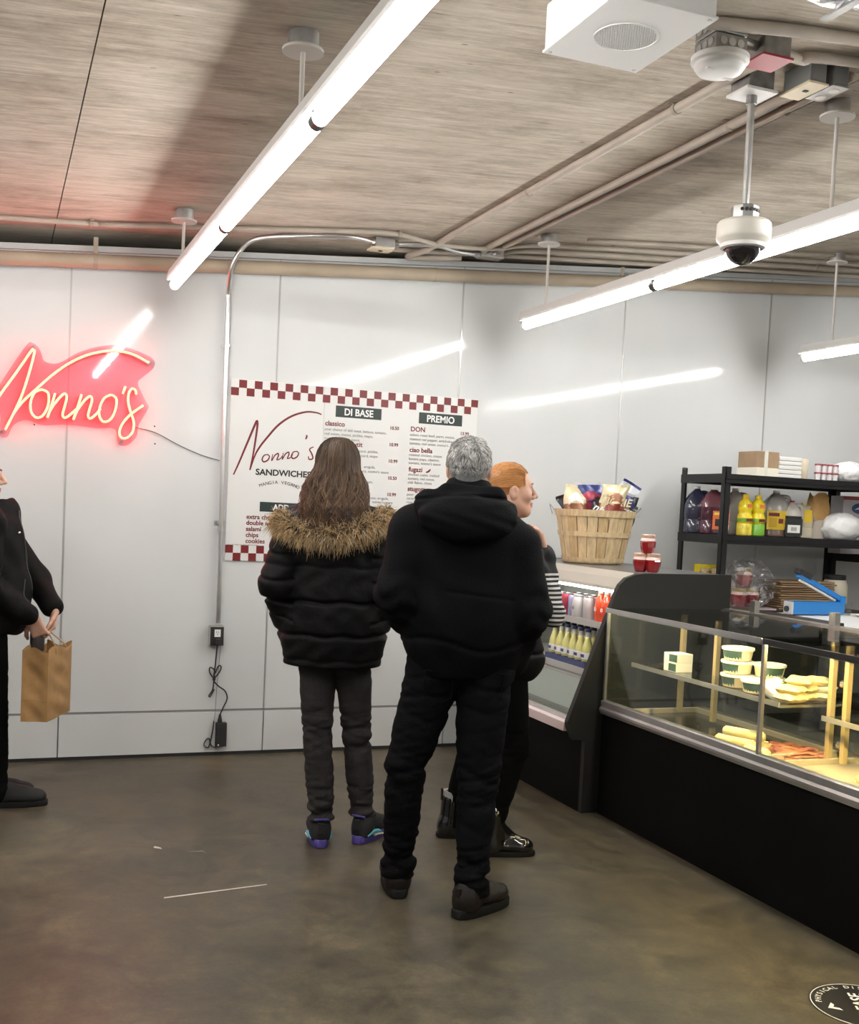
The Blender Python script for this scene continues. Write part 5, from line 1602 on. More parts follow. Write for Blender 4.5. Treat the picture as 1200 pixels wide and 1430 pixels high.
tx.data.transform(Matrix.Translation(wloc(t)))
tx.location = (.01, -.01, .0016)
ar = MB().add([(-.118, .018, .0016), (-.085, .045, .0016), (-.085, .030, .0016), (-.098, .018, .0016), (-.085, .006, .0016), (-.085, -.009, .0016)], [(0, 1, 2, 3), (0, 3, 4, 5)])
obj('arrow_mark', ar, m_wh, t, world_coords=False)
# ------------------------------------------------------------------ people: smooth-blended solids meshed as one surface
def _v(p):
    return np.array(p, dtype=np.float64)

def cap(a, b, r0, r1=None, s=(1, 1, 1), k=None):
    return ('c', _v(a), _v(b), r0, r0 if r1 is None else r1, _v(s), k)

def ell(c, r, R=None, k=None):
    return ('e', _v(c), _v(r), R, k)

def cut(c, r, R=None, k=None):
    return ('-', _v(c), _v(r), R, k)

def chain(pts, radii, s=(1, 1, 1), k=None):
    return [cap(pts[i], pts[i + 1], radii[i], radii[i + 1], s, k) for i in range(len(pts) - 1)]

def surface_nets(F, org, h):
    S = F < 0
    nx, ny, nz = F.shape
    c = np.zeros((nx - 1, ny - 1, nz - 1), np.int8)
    offs = [(i, j, k) for i in (0, 1) for j in (0, 1) for k in (0, 1)]
    for i, j, k in offs:
        c += S[i:nx - 1 + i, j:ny - 1 + j, k:nz - 1 + k]
    act = (c > 0) & (c < 8)
    A = np.argwhere(act)
    idx = np.full(act.shape, -1, np.int64)
    idx[act] = np.arange(len(A))
    P = np.zeros((len(A), 3))
    N = np.zeros(len(A))
    for a in offs:
        for d in range(3):
            if a[d] == 0:
                b = list(a)
                b[d] = 1
                fa = F[A[:, 0] + a[0], A[:, 1] + a[1], A[:, 2] + a[2]]
                fb = F[A[:, 0] + b[0], A[:, 1] + b[1], A[:, 2] + b[2]]
                m = (fa < 0) != (fb < 0)
                t = np.where(m, fa / np.where(m, fa - fb, 1), 0)
                q = np.tile(np.array(a, float), (len(A), 1))
                q[:, d] += t
                P[m] += q[m]
                N[m] += 1
    P = (P / N[:, None] + A) * h + org
    quads = []
    for d in range(3):
        u, w = (d + 1) % 3, (d + 2) % 3
        sl0 = [slice(None)] * 3
        sl1 = [slice(None)] * 3
        sl0[d] = slice(0, -1)
        sl1[d] = slice(1, None)
        s0, s1 = S[tuple(sl0)], S[tuple(sl1)]
        E = np.argwhere(s0 != s1)
        E = E[(E[:, u] > 0) & (E[:, w] > 0) & (E[:, u] < F.shape[u] - 1) & (E[:, w] < F.shape[w] - 1)]
        if not len(E):
            continue
        flip = ~s0[E[:, 0], E[:, 1], E[:, 2]]
        def cell(du, dw):
            q = E.copy()
            q[:, u] += du
            q[:, w] += dw
            return idx[q[:, 0], q[:, 1], q[:, 2]]
        Q = np.stack([cell(-1, -1), cell(0, -1), cell(0, 0), cell(-1, 0)], 1)
        Q[flip] = Q[flip][:, ::-1]
        quads.append(Q)
    return P, np.concatenate(quads)

def sdf_mesh(name, prims, h, k, mats, parent, mod=None, matfn=None, zmin=None):
    lo, hi = np.full(3, 1e9), np.full(3, -1e9)
    boxes = []
    for p in prims:
        if p[0] == 'c':
            r = max(p[3], p[4]) * p[5].max()
            a, b = np.minimum(p[1], p[2]) - r, np.maximum(p[1], p[2]) + r
        else:
            r = p[2].max() if p[3] is not None else p[2]
            a, b = p[1] - r, p[1] + r
        boxes.append((a, b))
        if p[0] != '-':
            lo, hi = np.minimum(lo, a), np.maximum(hi, b)
    lo -= 4 * h + .012
    hi += 4 * h + .012
    n = np.ceil((hi - lo) / h).astype(int) + 1
    ax = [lo[i] + np.arange(n[i]) * h for i in range(3)]
    F = np.full(tuple(n), 1.0, np.float32)
    for p, (a, b) in zip(prims, boxes):
        kk = p[-1] if p[-1] is not None else k
        m = kk + 3 * h + .01
        i0 = np.maximum(((a - m - lo) / h).astype(int), 0)
        i1 = np.minimum(((b + m - lo) / h).astype(int) + 2, n)
        if (i1 <= i0).any():
            continue
        X, Y, Z = np.meshgrid(ax[0][i0[0]:i1[0]], ax[1][i0[1]:i1[1]], ax[2][i0[2]:i1[2]], indexing='ij', sparse=True)
        if p[0] == 'c':
            A, B, r0, r1, s = p[1:6]
            ab = B - A
            L = max((ab ** 2).sum(), 1e-9)
            t = np.clip(((X - A[0]) * ab[0] + (Y - A[1]) * ab[1] + (Z - A[2]) * ab[2]) / L, 0, 1)
            d = np.sqrt(((X - A[0] - t * ab[0]) / s[0]) ** 2 + ((Y - A[1] - t * ab[1]) / s[1]) ** 2 + ((Z - A[2] - t * ab[2]) / s[2]) ** 2)
            d = (d - (r0 + (r1 - r0) * t)) * s.min()
        else:
            C, r, R = p[1], p[2], p[3]
            x, y, z = X - C[0], Y - C[1], Z - C[2]
            if R is not None:
                x, y, z = (R[0][0] * x + R[1][0] * y + R[2][0] * z, R[0][1] * x + R[1][1] * y + R[2][1] * z, R[0][2] * x + R[1][2] * y + R[2][2] * z)
            k0 = np.sqrt((x / r[0]) ** 2 + (y / r[1]) ** 2 + (z / r[2]) ** 2)
            k1 = np.sqrt((x / r[0] ** 2) ** 2 + (y / r[1] ** 2) ** 2 + (z / r[2] ** 2) ** 2) + 1e-6
            d = k0 * (k0 - 1) / k1
        sl = tuple(slice(i0[q], i1[q]) for q in range(3))
        f = F[sl]
        if p[0] == '-':
            e = np.maximum(kk - np.abs(f + d), 0) / kk
            F[sl] = np.maximum(f, -d) + e * e * kk * .25
        else:
            e = np.maximum(kk - np.abs(f - d), 0) / kk
            F[sl] = np.minimum(f, d) - e * e * kk * .25
    if mod is not None:
        near = np.abs(F) < .05
        I = np.argwhere(near)
        F[near] += mod(ax[0][I[:, 0]], ax[1][I[:, 1]], ax[2][I[:, 2]]).astype(np.float32)
    if zmin is not None:
        F = np.maximum(F, (zmin - ax[2])[None, None, :].astype(np.float32))
    P, Q = surface_nets(F, lo, h)
    base = np.array(wloc(parent)) if parent is not None else np.zeros(3)
    me = bpy.data.meshes.new(name)
    me.from_pydata((P - base).tolist(), [], Q.tolist())
    for m in (mats if isinstance(mats, (list, tuple)) else [mats]):
        me.materials.append(m)
    if matfn is not None:
        ctr = P[Q].mean(1)
        me.polygons.foreach_set('material_index', matfn(ctr).astype(np.int32))
    me.polygons.foreach_set('use_smooth', np.ones(len(Q), bool))
    me.update()
    o = bpy.data.objects.new(name, me)
    COL.objects.link(o)
    o.parent = parent
    return o

def strands(name, polys, rad, cols, m, parent, stuff=False):
    """polys: (n, m, 3) world points; rad: (n, m); cols: (n, m, 3) -> thin three-sided tapered hairs"""
    n, s, _ = polys.shape
    d = np.gradient(polys, axis=1)
    d /= np.linalg.norm(d, axis=2)[..., None] + 1e-9
    ref = np.tile(np.array([.3, .9, .2]), (n, s, 1))
    a = np.cross(d, ref)
    a /= np.linalg.norm(a, axis=2)[..., None] + 1e-9
    b = np.cross(d, a)
    V = []
    for k in range(3):
        t = 2 * math.pi * k / 3
        V.append(polys + (a * math.cos(t) + b * math.sin(t)) * rad[..., None])
    V = np.stack(V, 2)                        # n, s, 3, 3
    C = np.repeat(cols[:, :, None, :], 3, 2).reshape(-1, 3)
    base = np.array(wloc(parent))
    ids = np.arange(n * s * 3).reshape(n, s, 3)
    fs = []
    for k in range(3):
        k2 = (k + 1) % 3
        fs.append(np.stack([ids[:, :-1, k], ids[:, :-1, k2], ids[:, 1:, k2], ids[:, 1:, k]], -1).reshape(-1, 4))
    me = bpy.data.meshes.new(name)
    me.from_pydata((V.reshape(-1, 3) - base).tolist(), [], np.concatenate(fs).tolist())
    ca = me.color_attributes.new('Col', 'FLOAT_COLOR', 'POINT')
    ca.data.foreach_set('color', np.concatenate([C, np.ones((len(C), 1))], 1).ravel())
    me.materials.append(m)
    me.polygons.foreach_set('use_smooth', np.ones(len(me.polygons), bool))
    me.update()
    o = bpy.data.objects.new(name, me)
    COL.objects.link(o)
    o.parent = parent
    if stuff:
        o['kind'] = 'stuff'
    return o

class Frame:
    """local frame: x to the person's right, y forward, z up"""
    def __init__(self, c, fwd, tilt=0.0):
        self.c = _v(c)
        f = _v((fwd[0], fwd[1], 0))
        f /= np.linalg.norm(f)
        r = np.array([f[1], -f[0], 0])
        u = np.array([0, 0, 1.0])
        f2 = f * math.cos(tilt) + u * math.sin(tilt)
        u2 = u * math.cos(tilt) - f * math.sin(tilt)
        self.R = np.stack([r, f2, u2], 1)
    def __call__(self, *p):
        return self.c + self.R @ _v(p)

def head_prims(fr, s=1.0, neck_to=None):
    P = lambda x, y, z: fr(x * s, y * s, z * s)
    E = lambda x, y, z, rx, ry, rz, k=None: ell(P(x, y, z), (rx * s, ry * s, rz * s), fr.R, k)
    out = [E(0, -.012, .030, .074, .094, .088), E(0, .022, -.018, .063, .068, .088, .03),
           E(0, .062, -.090, .030, .026, .024, .03)]
    for sx in (-1, 1):
        out += [cap(P(sx * .050, .000, -.050), P(sx * .018, .058, -.090), .026 * s, .020 * s, k=.025),
                E(sx * .040, .058, -.022, .026, .024, .026, .02),
                E(sx * .078, -.006, -.008, .010, .021, .033, .006),
                cap(P(sx * .012, .099, -.030), P(sx * .012, .095, -.032), .0085 * s, k=.006)]
    out += [cap(P(-.034, .079, .024), P(.034, .079, .024), .011 * s, k=.016),
            cap(P(0, .090, .016), P(0, .114, -.024), .0075 * s, .011 * s, k=.010),
            E(0, .088, -.056, .023, .0125, .0075, .007), E(0, .086, -.068, .020, .0125, .0085, .007)]
    for sx in (-1, 1):
        out.append(cut(P(sx * .032, .096, .004), (.016 * s, .014 * s, .010 * s), fr.R, .010))
        out.append(E(sx * .032, .0755, .004, .0125, .0125, .0125, .002))
        out.append(cut(P(sx * .089, -.003, -.004), (.006 * s, .010 * s, .017 * s), fr.R, .004))
    if neck_to is not None:
        out.append(cap(P(0, -.022, -.060), neck_to, .052, .060, k=.03))
    return out

def hand_prims(w, d, n, side, curl=(.5, .6, .5), L=.18, spread=.16):
    """w wrist, d finger direction, n back-of-hand normal, side +1/-1 thumb side; five separate fingers"""
    w, d, n = _v(w), _v(d), _v(n)
    d /= np.linalg.norm(d)
    n -= d * (n @ d)
    n /= np.linalg.norm(n)
    t = np.cross(d, n) * side                # towards the thumb
    s = L / .18
    out = []
    for q in (-.026, -.009, .009, .026):
        out.append(cap(w + t * q * .7 * s, w + d * .085 * s + t * q * s, .015 * s, .0125 * s, k=.010))
    for i, (q, ln) in enumerate(((.029, .070), (.0100, .080), (-.0095, .074), (-.028, .058))):
        p = w + d * .085 * s + t * q * s
        ang = 0.0
        dirn = d + t * (q / .03) * spread
        dirn /= np.linalg.norm(dirn)
        for j, fr in enumerate((.45, .32, .23)):
            ang += curl[j] * (1 + .08 * i)
            v = dirn * math.cos(ang) - n * math.sin(ang)
            p2 = p + v * ln * s * fr
            out.append(cap(p, p2, (.0092 - .0008 * j) * s, (.0085 - .0008 * j) * s, k=.004))
            p = p2
    p = w + d * .022 * s + t * .024 * s
    for j, (ln, a) in enumerate(((.045, .75), (.032, .45), (.026, .2))):
        v = d * math.cos(a) + t * math.sin(a) - n * (.35 + .1 * j)
        v /= np.linalg.norm(v)
        p2 = p + v * ln * s
        out.append(cap(p, p2, (.0125 - .0015 * j) * s, (.0110 - .0015 * j) * s, k=.006))
        p = p2
    return out

def lips_fn(fr, s=1.0):
    def fn(c):
        q = (c - fr.c) @ fr.R / s
        lip = (np.abs(q[:, 0]) < .024 - .25 * np.abs(q[:, 2] + .061)) & (q[:, 1] > .080) & (q[:, 2] > -.0745) & (q[:, 2] < -.0495)
        eye = (np.abs(np.abs(q[:, 0]) - .032) < .0125) & (np.abs(q[:, 2] - .004) < .0062) & (q[:, 1] > .0765)
        iris = (np.abs(np.abs(q[:, 0]) - .032) < .0055) & (np.abs(q[:, 2] - .004) < .0062) & (q[:, 1] > .0765)
        return np.where(iris, 3, np.where(eye, 2, np.where(lip, 1, 0)))
    return fn

def eyebrows(fr, m, parent, s=1.0):
    for sx in (-1, 1):
        P = [fr(sx * .014 * s, .0925 * s, .027 * s), fr(sx * .030 * s, .0915 * s, .032 * s), fr(sx * .048 * s, .0795 * s, .028 * s)]
        C = catmull([tuple(p) for p in P], 5)
        obj('eyebrow', MB().tube(C, [.0034 * (1 - .5 * i / len(C)) for i in range(len(C))], 6), m, parent, smooth='all')

m_skin = mat('skin_fair', (0.56, 0.33, 0.24), 0.5, spec=0.35, var=0.08, vscale=30, sub=0.08)
m_lip = mat('lip_rose', (0.42, 0.15, 0.13), 0.4)
m_eyew = mat('eye_white', (0.42, 0.40, 0.38), 0.3)
m_iris = mat('eye_iris', (0.05, 0.035, 0.025), 0.15)
SKIN = [m_skin, m_lip, m_eyew, m_iris]
m_puff = mat('black_puffer_nylon', (0.0042, 0.0042, 0.0046), 0.6, spec=0.14, bump=0.2, bscale=45)
m_jeans = mat('charcoal_denim', (0.036, 0.033, 0.0335), 0.9, spec=0.08, var=0.15, vscale=14, bump=0.3, bscale=220)
m_canvas = mat('black_canvas', (0.0036, 0.0038, 0.0044), 0.8, spec=0.08, bump=0.3, bscale=120)
m_twill = mat('black_twill', (0.0045, 0.0045, 0.0052), 0.85, spec=0.08, var=0.2, vscale=12, bump=0.3, bscale=150)
m_shell = mat('black_softshell', (0.0052, 0.0048, 0.0048), 0.7, spec=0.12, bump=0.2, bscale=150)
m_knit = mat('black_knit', (0.004, 0.004, 0.004), 0.9, spec=0.06)
m_hairattr = attr_mat('hair_strands', 0.45, 0.22)
m_furattr = attr_mat('fur_strands', 0.7, 0.15)

def leg_wrinkles(zs, amp, seed=3):
    rg = np.random.default_rng(seed)
    waves = [(rg.uniform(-26, 26), rg.uniform(-26, 26), rg.uniform(40, 92), rg.uniform(0, 6.28)) for _ in range(7)]
    def mod(X, Y, Z):
        m = np.full_like(Z, .18)
        for zc, wz, a in zs:
            m += a * np.exp(-((Z - zc) / wz) ** 2)
        d = np.zeros_like(Z)
        for a, b, c, ph in waves:
            w = np.sin(a * X + b * Y + c * Z + ph + 1.3 * np.sin(.6 * b * X - .5 * a * Y + .3 * c * Z))
            d += np.maximum(w, -.2) ** 3
        return d * amp * m * .75 + amp * .3 * np.sin(X * 46 + Z * 17) * np.sin(Y * 39 - Z * 13)
    return mod

def body_prims(pelvis, hips, knees, ankles, toes, chest, shoulders, elbows, wrists, up=None):
    """limbs and trunk of the figure under its clothes"""
    pelvis, chest = _v(pelvis), _v(chest)
    out = [cap(pelvis, chest, .095, .105, (1.15, .85, 1)), cap(shoulders[0], shoulders[1], .05)]
    for i in range(2):
        out += [cap(pelvis, hips[i], .08, .075), cap(hips[i], knees[i], .070, .048), cap(knees[i], ankles[i], .046, .034), cap(ankles[i], tuple(_v(ankles[i]) * .45 + _v(toes[i]) * .55 - np.array([0, 0, .012])), .024, .010),
                cap(chest, shoulders[i], .075, .045), cap(shoulders[i], elbows[i], .045, .036), cap(elbows[i], wrists[i], .034, .025)]
    return out

def snap_tube(name, pts, r, m, surf, parent, n=6):
    """tube lying on the surface of another mesh of the same figure"""
    base = wloc(surf)
    out = []
    for q in pts:
        ok, loc, nor, _ = surf.closest_point_on_mesh(Vector(q) - base)
        out.append(loc + base + nor * r * .3)
    return obj(name, MB().tube(out, r, n), m, parent, smooth='all')

def shoe(parent, heel, toe, width, mats, high=.10, name='shoe', sole_h=.026, shaft=.80):
    """heel and toe are floor points; sole, upper and details are parts under the person"""
    heel, toe = _v(heel), _v(toe)
    d = toe - heel
    L = np.linalg.norm(d)
    d /= L
    fr = Frame(heel, d[:2])
    P = fr
    w = width / 2
    z0 = sole_h
    up = [ell(P(0, L * .22, z0 + .030), (w * .92, L * .22, .042), fr.R), ell(P(0, L * .62, z0 + .020), (w, L * .34, .034), fr.R),
          ell(P(0, L * .80, z0 + .016), (w * .95, L * .20, .030), fr.R), cap(P(0, w * .92, z0 + .005), P(0, w * .98, z0 + .045), w * .90, w * .84), cap(P(0, L * .23, z0 + .03), P(0, L * .24, z0 + high), w * shaft, w * shaft * .95),
          cap(P(0, L * .30, z0 + max(.06, high * .72)), P(0, L * .64, z0 + .040), w * .66, w * .58)]
    u = sdf_mesh(name, [q for q in up], .0045, .022, mats[0], parent, matfn=None)
    # flatten the underside on the sole
    me = u.data
    co = np.empty(len(me.vertices) * 3)
    me.vertices.foreach_get('co', co)
    co = co.reshape(-1, 3)
    zb = sole_h * .8 - wloc(parent).z
    co[:, 2] = np.maximum(co[:, 2], zb)
    me.vertices.foreach_set('co', co.ravel())
    me.update()
    pts = []
    for a in np.linspace(0, 2 * math.pi, 41)[:-1]:
        y = .5 - .5 * math.cos(a)
        half = (w * 1.00) * (math.sin(math.pi * min(max(y, .0), 1)) ** .24) * (.86 + .22 * y)
        x = half * (1 if a < math.pi else -1) if 0 < a < 2 * math.pi else 0
        q = P(x, -.008 + y * (L + .016), 0)
        pts.append((q[0], q[1]))
    so = MB()
    n = len(pts)
    cx, cyv = sum(p[0] for p in pts) / n, sum(p[1] for p in pts) / n
    lv = [(.97, 0.0), (1.0, .004), (1.0, sole_h * .85), (.97, sole_h * 1.0)]
    vs = [(cx + (x - cx) * k, cyv + (y - cyv) * k, z) for k, z in lv for x, y in pts]
    fs = [(i * n + j, i * n + (j + 1) % n, (i + 1) * n + (j + 1) % n, (i + 1) * n + j) for i in range(3) for j in range(n)]
    fs += [tuple(range(n - 1, -1, -1)), tuple(range(3 * n, 4 * n))]
    sl = obj('sole', so.add(vs, fs), mats[1], u, smooth=True)
    return u, sl, fr, L

# ======================================================================= person: woman in the fur-hooded puffer
p = thing('person', 'long-haired person in a black puffer with fur-trimmed hood and charcoal jeans', 'person', (1.38, 4.48, 0), 'people waiting at the counter')
hips = [(1.275, 4.50, .86), (1.42, 4.50, .86)]
knees = [(1.290, 4.49, .47), (1.458, 4.525, .47)]
ank = [(1.322, 4.480, .12), (1.498, 4.553, .12)]
toes = [(1.30, 4.68, .03), (1.60, 4.72, .03)]
sh = [(1.165, 4.50, 1.36), (1.485, 4.50, 1.36)]
el = [(1.100, 4.455, 1.11), (1.540, 4.455, 1.10)]
wr = [(1.155, 4.56, .92), (1.510, 4.56, .92)]
fr = Frame((1.330, 4.515, 1.590), (.15, 1, 0), .06)
B = body_prims((1.345, 4.50, .92), hips, knees, ank, toes, (1.33, 4.50, 1.27), sh, el, wr)
B += head_prims(fr, .98, (1.325, 4.495, 1.36))
B += hand_prims(wr[0], (.3, .5, -.8), (-1, 0, 0), -1, (.4, .5, .4)) + hand_prims(wr[1], (-.3, .5, -.8), (1, 0, 0), 1, (.4, .5, .4))
sdf_mesh('body', B, .005, .02, SKIN, p, matfn=lips_fn(fr, .98))
tr = []
for i in range(2):
    tr += [cap((1.345, 4.50, .90), hips[i], .09, .09), cap(hips[i], knees[i], .086, .066), cap(knees[i], ank[i], .064, .059), cap(ank[i], (ank[i][0], ank[i][1] - .004, .085), .061, .063)]
sdf_mesh('trousers', tr, .0055, .015, m_jeans, p, leg_wrinkles([(.48, .10, 1.0), (.15, .09, 1.8), (.78, .08, .4)], .0042), zmin=.112)
J = [cap((1.338, 4.50, 1.30), (1.338, 4.50, 1.00), .178, .190, (1.10, .80, 1)), cap((1.338, 4.50, 1.05), (1.340, 4.50, .90), .188, .190, (1.09, .80, 1)), cap((1.21, 4.5, 1.35), (1.45, 4.5, 1.36), .078, .078, (1, 1.1, 1)),
     cap((1.325, 4.49, 1.36), (1.325, 4.495, 1.425), .090, .082)]
J.append(cap((1.340, 4.50, .93), (1.340, 4.50, .70), .187, .186, (1.10, .80, 1)))
for i in range(2):
    J += [cap(sh[i], el[i], .083, .080, k=.03), cap(el[i], wr[i], .078, .066, k=.03)]
def puff(X, Y, Z):
    d = np.zeros_like(Z)
    for zs, a in ((1.045, .013), (.905, .013), (1.19, .004), (.80, .004)):
        zz = Z + .004 * np.sin(X * 40)
        d += a * np.exp(-((zz - zs) / .0085) ** 2)
    arm = (X < 1.17) | (X > 1.49)
    for zs in (1.25, 1.15, 1.05, .98):
        d += np.where(arm, .007 * np.exp(-((Z - zs - .25 * (Y - 4.47)) / .008) ** 2), 0)
    d += .0022 * np.sin(X * 33 + 3 * np.sin(Z * 19)) * np.sin(Z * 27 + 2 * np.sin(X * 13)) + .0012 * np.sin(X * 61 + 2 * np.sin(Z * 41))
    return d
jk = sdf_mesh('puffer_jacket', J, .006, .045, m_puff, p, puff, zmin=.772)
Hd = [ell((1.32, 4.40, 1.365), (.165, .085, .070)), ell((1.32, 4.37, 1.345), (.20, .065, .045)), cap((1.16, 4.43, 1.37), (1.22, 4.58, 1.41), .05), cap((1.48, 4.43, 1.39), (1.43, 4.58, 1.41), .05),
      cap((1.215, 4.50, 1.40), (1.185, 4.46, 1.435), .035, .018)]
sdf_mesh('hood', Hd, .006, .04, m_puff, p, lambda X, Y, Z: .004 * np.sin(X * 60 + Z * 50) * np.sin(Y * 50))
# fur trim
core = np.array([tuple(q) for q in catmull([(1.090, 4.47, 1.385), (1.13, 4.40, 1.362), (1.21, 4.345, 1.340), (1.32, 4.318, 1.330), (1.43, 4.345, 1.358), (1.51, 4.40, 1.395), (1.550, 4.47, 1.420)], 20)])
sdf_mesh('fur_core', [cap(core[i], core[min(i + 6, len(core) - 1)], .030) for i in range(0, len(core) - 1, 6)], .008, .02, mat('fur_under', (.10, .070, .045), .9), p)
nf = 9000
ti = RNG.integers(0, len(core) - 1, nf)
c0 = core[ti] + RNG.normal(0, .004, (nf, 3))
tg = core[np.minimum(ti + 1, len(core) - 1)] - core[np.maximum(ti - 1, 0)]
tg /= np.linalg.norm(tg, axis=1)[:, None]
rd = RNG.normal(size=(nf, 3))
rd -= tg * (rd * tg).sum(1)[:, None]
rd /= np.linalg.norm(rd, axis=1)[:, None]
rd = rd + np.array([0, -.35, -.12])
rd /= np.linalg.norm(rd, axis=1)[:, None]
ln = RNG.uniform(.042, .078, nf)
tt = np.linspace(0, 1, 5)
sway = RNG.normal(0, .26, (nf, 3)) + np.array([0, 0, -.34])
pts = c0[:, None, :] + rd[:, None, :] * (.012 + ln[:, None, None] * (tt - .25 * tt ** 2)[None, :, None]) + sway[:, None, :] * (ln[:, None, None] * (tt ** 2)[None, :, None] * .7)
rad = np.repeat((.0019 * (1 - tt * .85))[None, :], nf, 0)
kinds = np.clip(RNG.random(nf) * .55 + .45 * (.5 + .5 * np.sin(ti * .9 + 3 * rd[:, 2]) * np.cos(ti * .37 + 5 * rd[:, 1])), 0, 1)
basec = np.where((kinds < .30)[:, None], np.array([.045, .035, .028]), np.array([.20, .125, .06]))
tip = np.where((kinds < .34)[:, None], np.array([.06, .048, .04]), np.where((kinds < .75)[:, None], np.array([.62, .43, .22]), np.array([.85, .76, .60])))
tf = np.clip(tt * 1.5 - .15, 0, 1)
cols = basec[:, None, :] * (1 - tf[None, :, None]) + tip[:, None, :] * tf[None, :, None]
strands('fur_trim', pts, rad, cols, m_furattr, p, True)['label'] = 'tan and brown fur trim edging the hood'
# long hair
hv = [ell(fr(0, -.014, .030), (.084, .104, .100), fr.R), cap(fr(0, -.075, -.02), (1.315, 4.41, 1.42), .082, .10, (1.05, .50, 1)), cap((1.315, 4.385, 1.46), (1.315, 4.325, 1.405), .100, .085, (1.05, .36, 1))]
hv.append(cut(fr(0, .13, -.03), (.062, .085, .10), fr.R, .02))
sdf_mesh('hair_mass', hv, .006, .03, mat('brown_hair_mass', (.026, .013, .009), .6, var=.35, vscale=25, stretch=(3, 3, .5)), p)
nh = 3400
az = RNG.uniform(-2.35, 2.35, nh)            # 0 = straight back
seg = 18
tt = np.linspace(0, 1, seg)
endz = RNG.uniform(1.35, 1.455, nh) - .015 * np.cos(az)
hp = np.zeros((nh, seg, 3))
lay = RNG.uniform(.0, .012, nh)
clump = np.floor((az + 2.4) * 7.5)
wav = (clump * 2.399) % 6.28 + RNG.normal(0, .22, nh)
amp = RNG.uniform(.007, .016, nh)
part = RNG.normal(0, .008, nh)
top = fr(0, -.014, .030)
for j, t_ in enumerate(tt):
    on = np.minimum(t_ / .38, 1.0)
    al = on * (math.pi / 2 + .1)
    rx, ry, rz = .083 + lay, .104 + lay, .101 + lay
    lx = np.sin(az) * np.sin(al) * rx + part * (1 - on)
    ly = -np.cos(az) * np.sin(al) * ry
    lz = np.cos(al) * rz
    w = top[None, :] + lx[:, None] * fr.R[:, 0] + ly[:, None] * fr.R[:, 1] + lz[:, None] * fr.R[:, 2]
    if t_ > .38:
        q = (t_ - .38) / .62
        fl = 1 + .38 * math.sin(min(q * 1.5, 1) * math.pi / 2) - .12 * max(q - .6, 0)
        w[:, 0] = top[0] + (w[:, 0] - top[0]) * fl - .008 * q + amp * 1.7 * q ** .8 * np.sin(wav + q * 8.5)
        w[:, 1] = w[:, 1] - .028 * q + amp * q * np.cos(wav + q * 7)
        yt = 4.365 - .085 * np.clip(np.cos(az), 0, 1) + lay
        w[:, 1] = np.minimum(w[:, 1], yt) * q ** 1.4 + w[:, 1] * (1 - q ** 1.4)
        w[:, 2] = w[:, 2] * (1 - q) + endz * q
    hp[:, j] = w
rad = np.repeat((.0019 * (1 - .6 * tt))[None, :], nh, 0)
br = RNG.uniform(.022, .060, nh)
cA = np.stack([br, br * .60, br * .36], 1)
redd = np.clip((-az - .7) / 1.2, 0, 1)[:, None]
cB = cA * (1.9 - 1.0 * redd) + np.array([.13, .028, .022]) * redd * .7
lite = RNG.random(nh)[:, None] < .22
cB = np.where(lite, cB * 1.7 + np.array([.04, .022, .008]), cB)
cols = cA[:, None, :] * (1 - tt[None, :, None]) + cB[:, None, :] * 1.25 * tt[None, :, None]
strands('hair', hp, rad, cols, m_hairattr, p, True)['label'] = 'long wavy brown hair with reddish ends'
# sneakers
m_suede = mat('black_suede', (.014, .014, .015), .8)
m_purp = mat('purple_sole', (.075, .055, .27), .4)
m_teal = mat('teal_trim', (.10, .42, .50), .4)
for i, (hx, hy, tx, ty) in enumerate(((1.324, 4.425, 1.298, 4.68), (1.476, 4.492, 1.600, 4.705))):
    u, sl, f2, L = shoe(p, (hx, hy, 0), (tx, ty, 0), .092, (m_suede, m_purp), .085, 'sneaker', .036)
    tb = MB()
    for sx in (-1, 1):
        P = [f2(sx * .0400, .028, .034), f2(sx * .0440, .060, .044), f2(sx * .0470, .100, .042), f2(sx * .0480, .140, .030)]
        tb.tube(catmull([tuple(q) for q in P], 5), [.004 + .006 * math.sin(math.pi * k / 15) for k in range(16)], 7)
    obj('midsole_wing', tb, m_teal, u, smooth='all', label='teal and white midsole wing')
    tw = MB()
    for sx in (-1, 1):
        P = [f2(sx * .0465, .075, .030), f2(sx * .0490, .110, .028), f2(sx * .0500, .145, .022)]
        tw.tube(catmull([tuple(q) for q in P], 5), .0055, 7)
    obj('midsole_stripe', tw, m_wh, u, smooth='all')
    P = [f2(-.030, .012, .118), f2(0, -.004, .124), f2(.030, .012, .118)]
    obj('collar_trim', MB().tube(catmull([tuple(q) for q in P], 6), .005, 7), m_purp, u, smooth='all')
    obj('heel_tab', MB().box(Vector(f2(0, -.002, .085)), (.030, .012, .050), Matrix.Rotation(math.atan2(ty - hy, tx - hx) - math.pi / 2, 3, 'Z'), .004), m_suede, u)

p.rotation_euler.z = -.28

# ======================================================================= person: grey-haired man
p = thing('person', 'grey-haired person in a black hooded jacket seen from behind, hands near pockets', 'person', (1.56, 3.72, 0), 'people waiting at the counter')
hips = [(1.515, 3.765, .88), (1.690, 3.745, .88)]
knees = [(1.418, 3.765, .50), (1.680, 3.695, .47)]
ank = [(1.410, 3.815, .12), (1.662, 3.620, .12)]
toes = [(1.41, 4.03, .03), (1.79, 3.71, .03)]
sh = [(1.405, 3.745, 1.375), (1.785, 3.735, 1.325)]
el = [(1.358, 3.705, 1.13), (1.828, 3.695, 1.09)]
wr = [(1.44, 3.875, .99), (1.800, 3.800, .905)]
fr = Frame((1.600, 3.765, 1.605), (.16, 1, 0), .04)
B = body_prims((1.60, 3.755, .95), hips, knees, ank, toes, (1.605, 3.745, 1.30), sh, el, wr)
B += head_prims(fr, .96, (1.605, 3.74, 1.40))
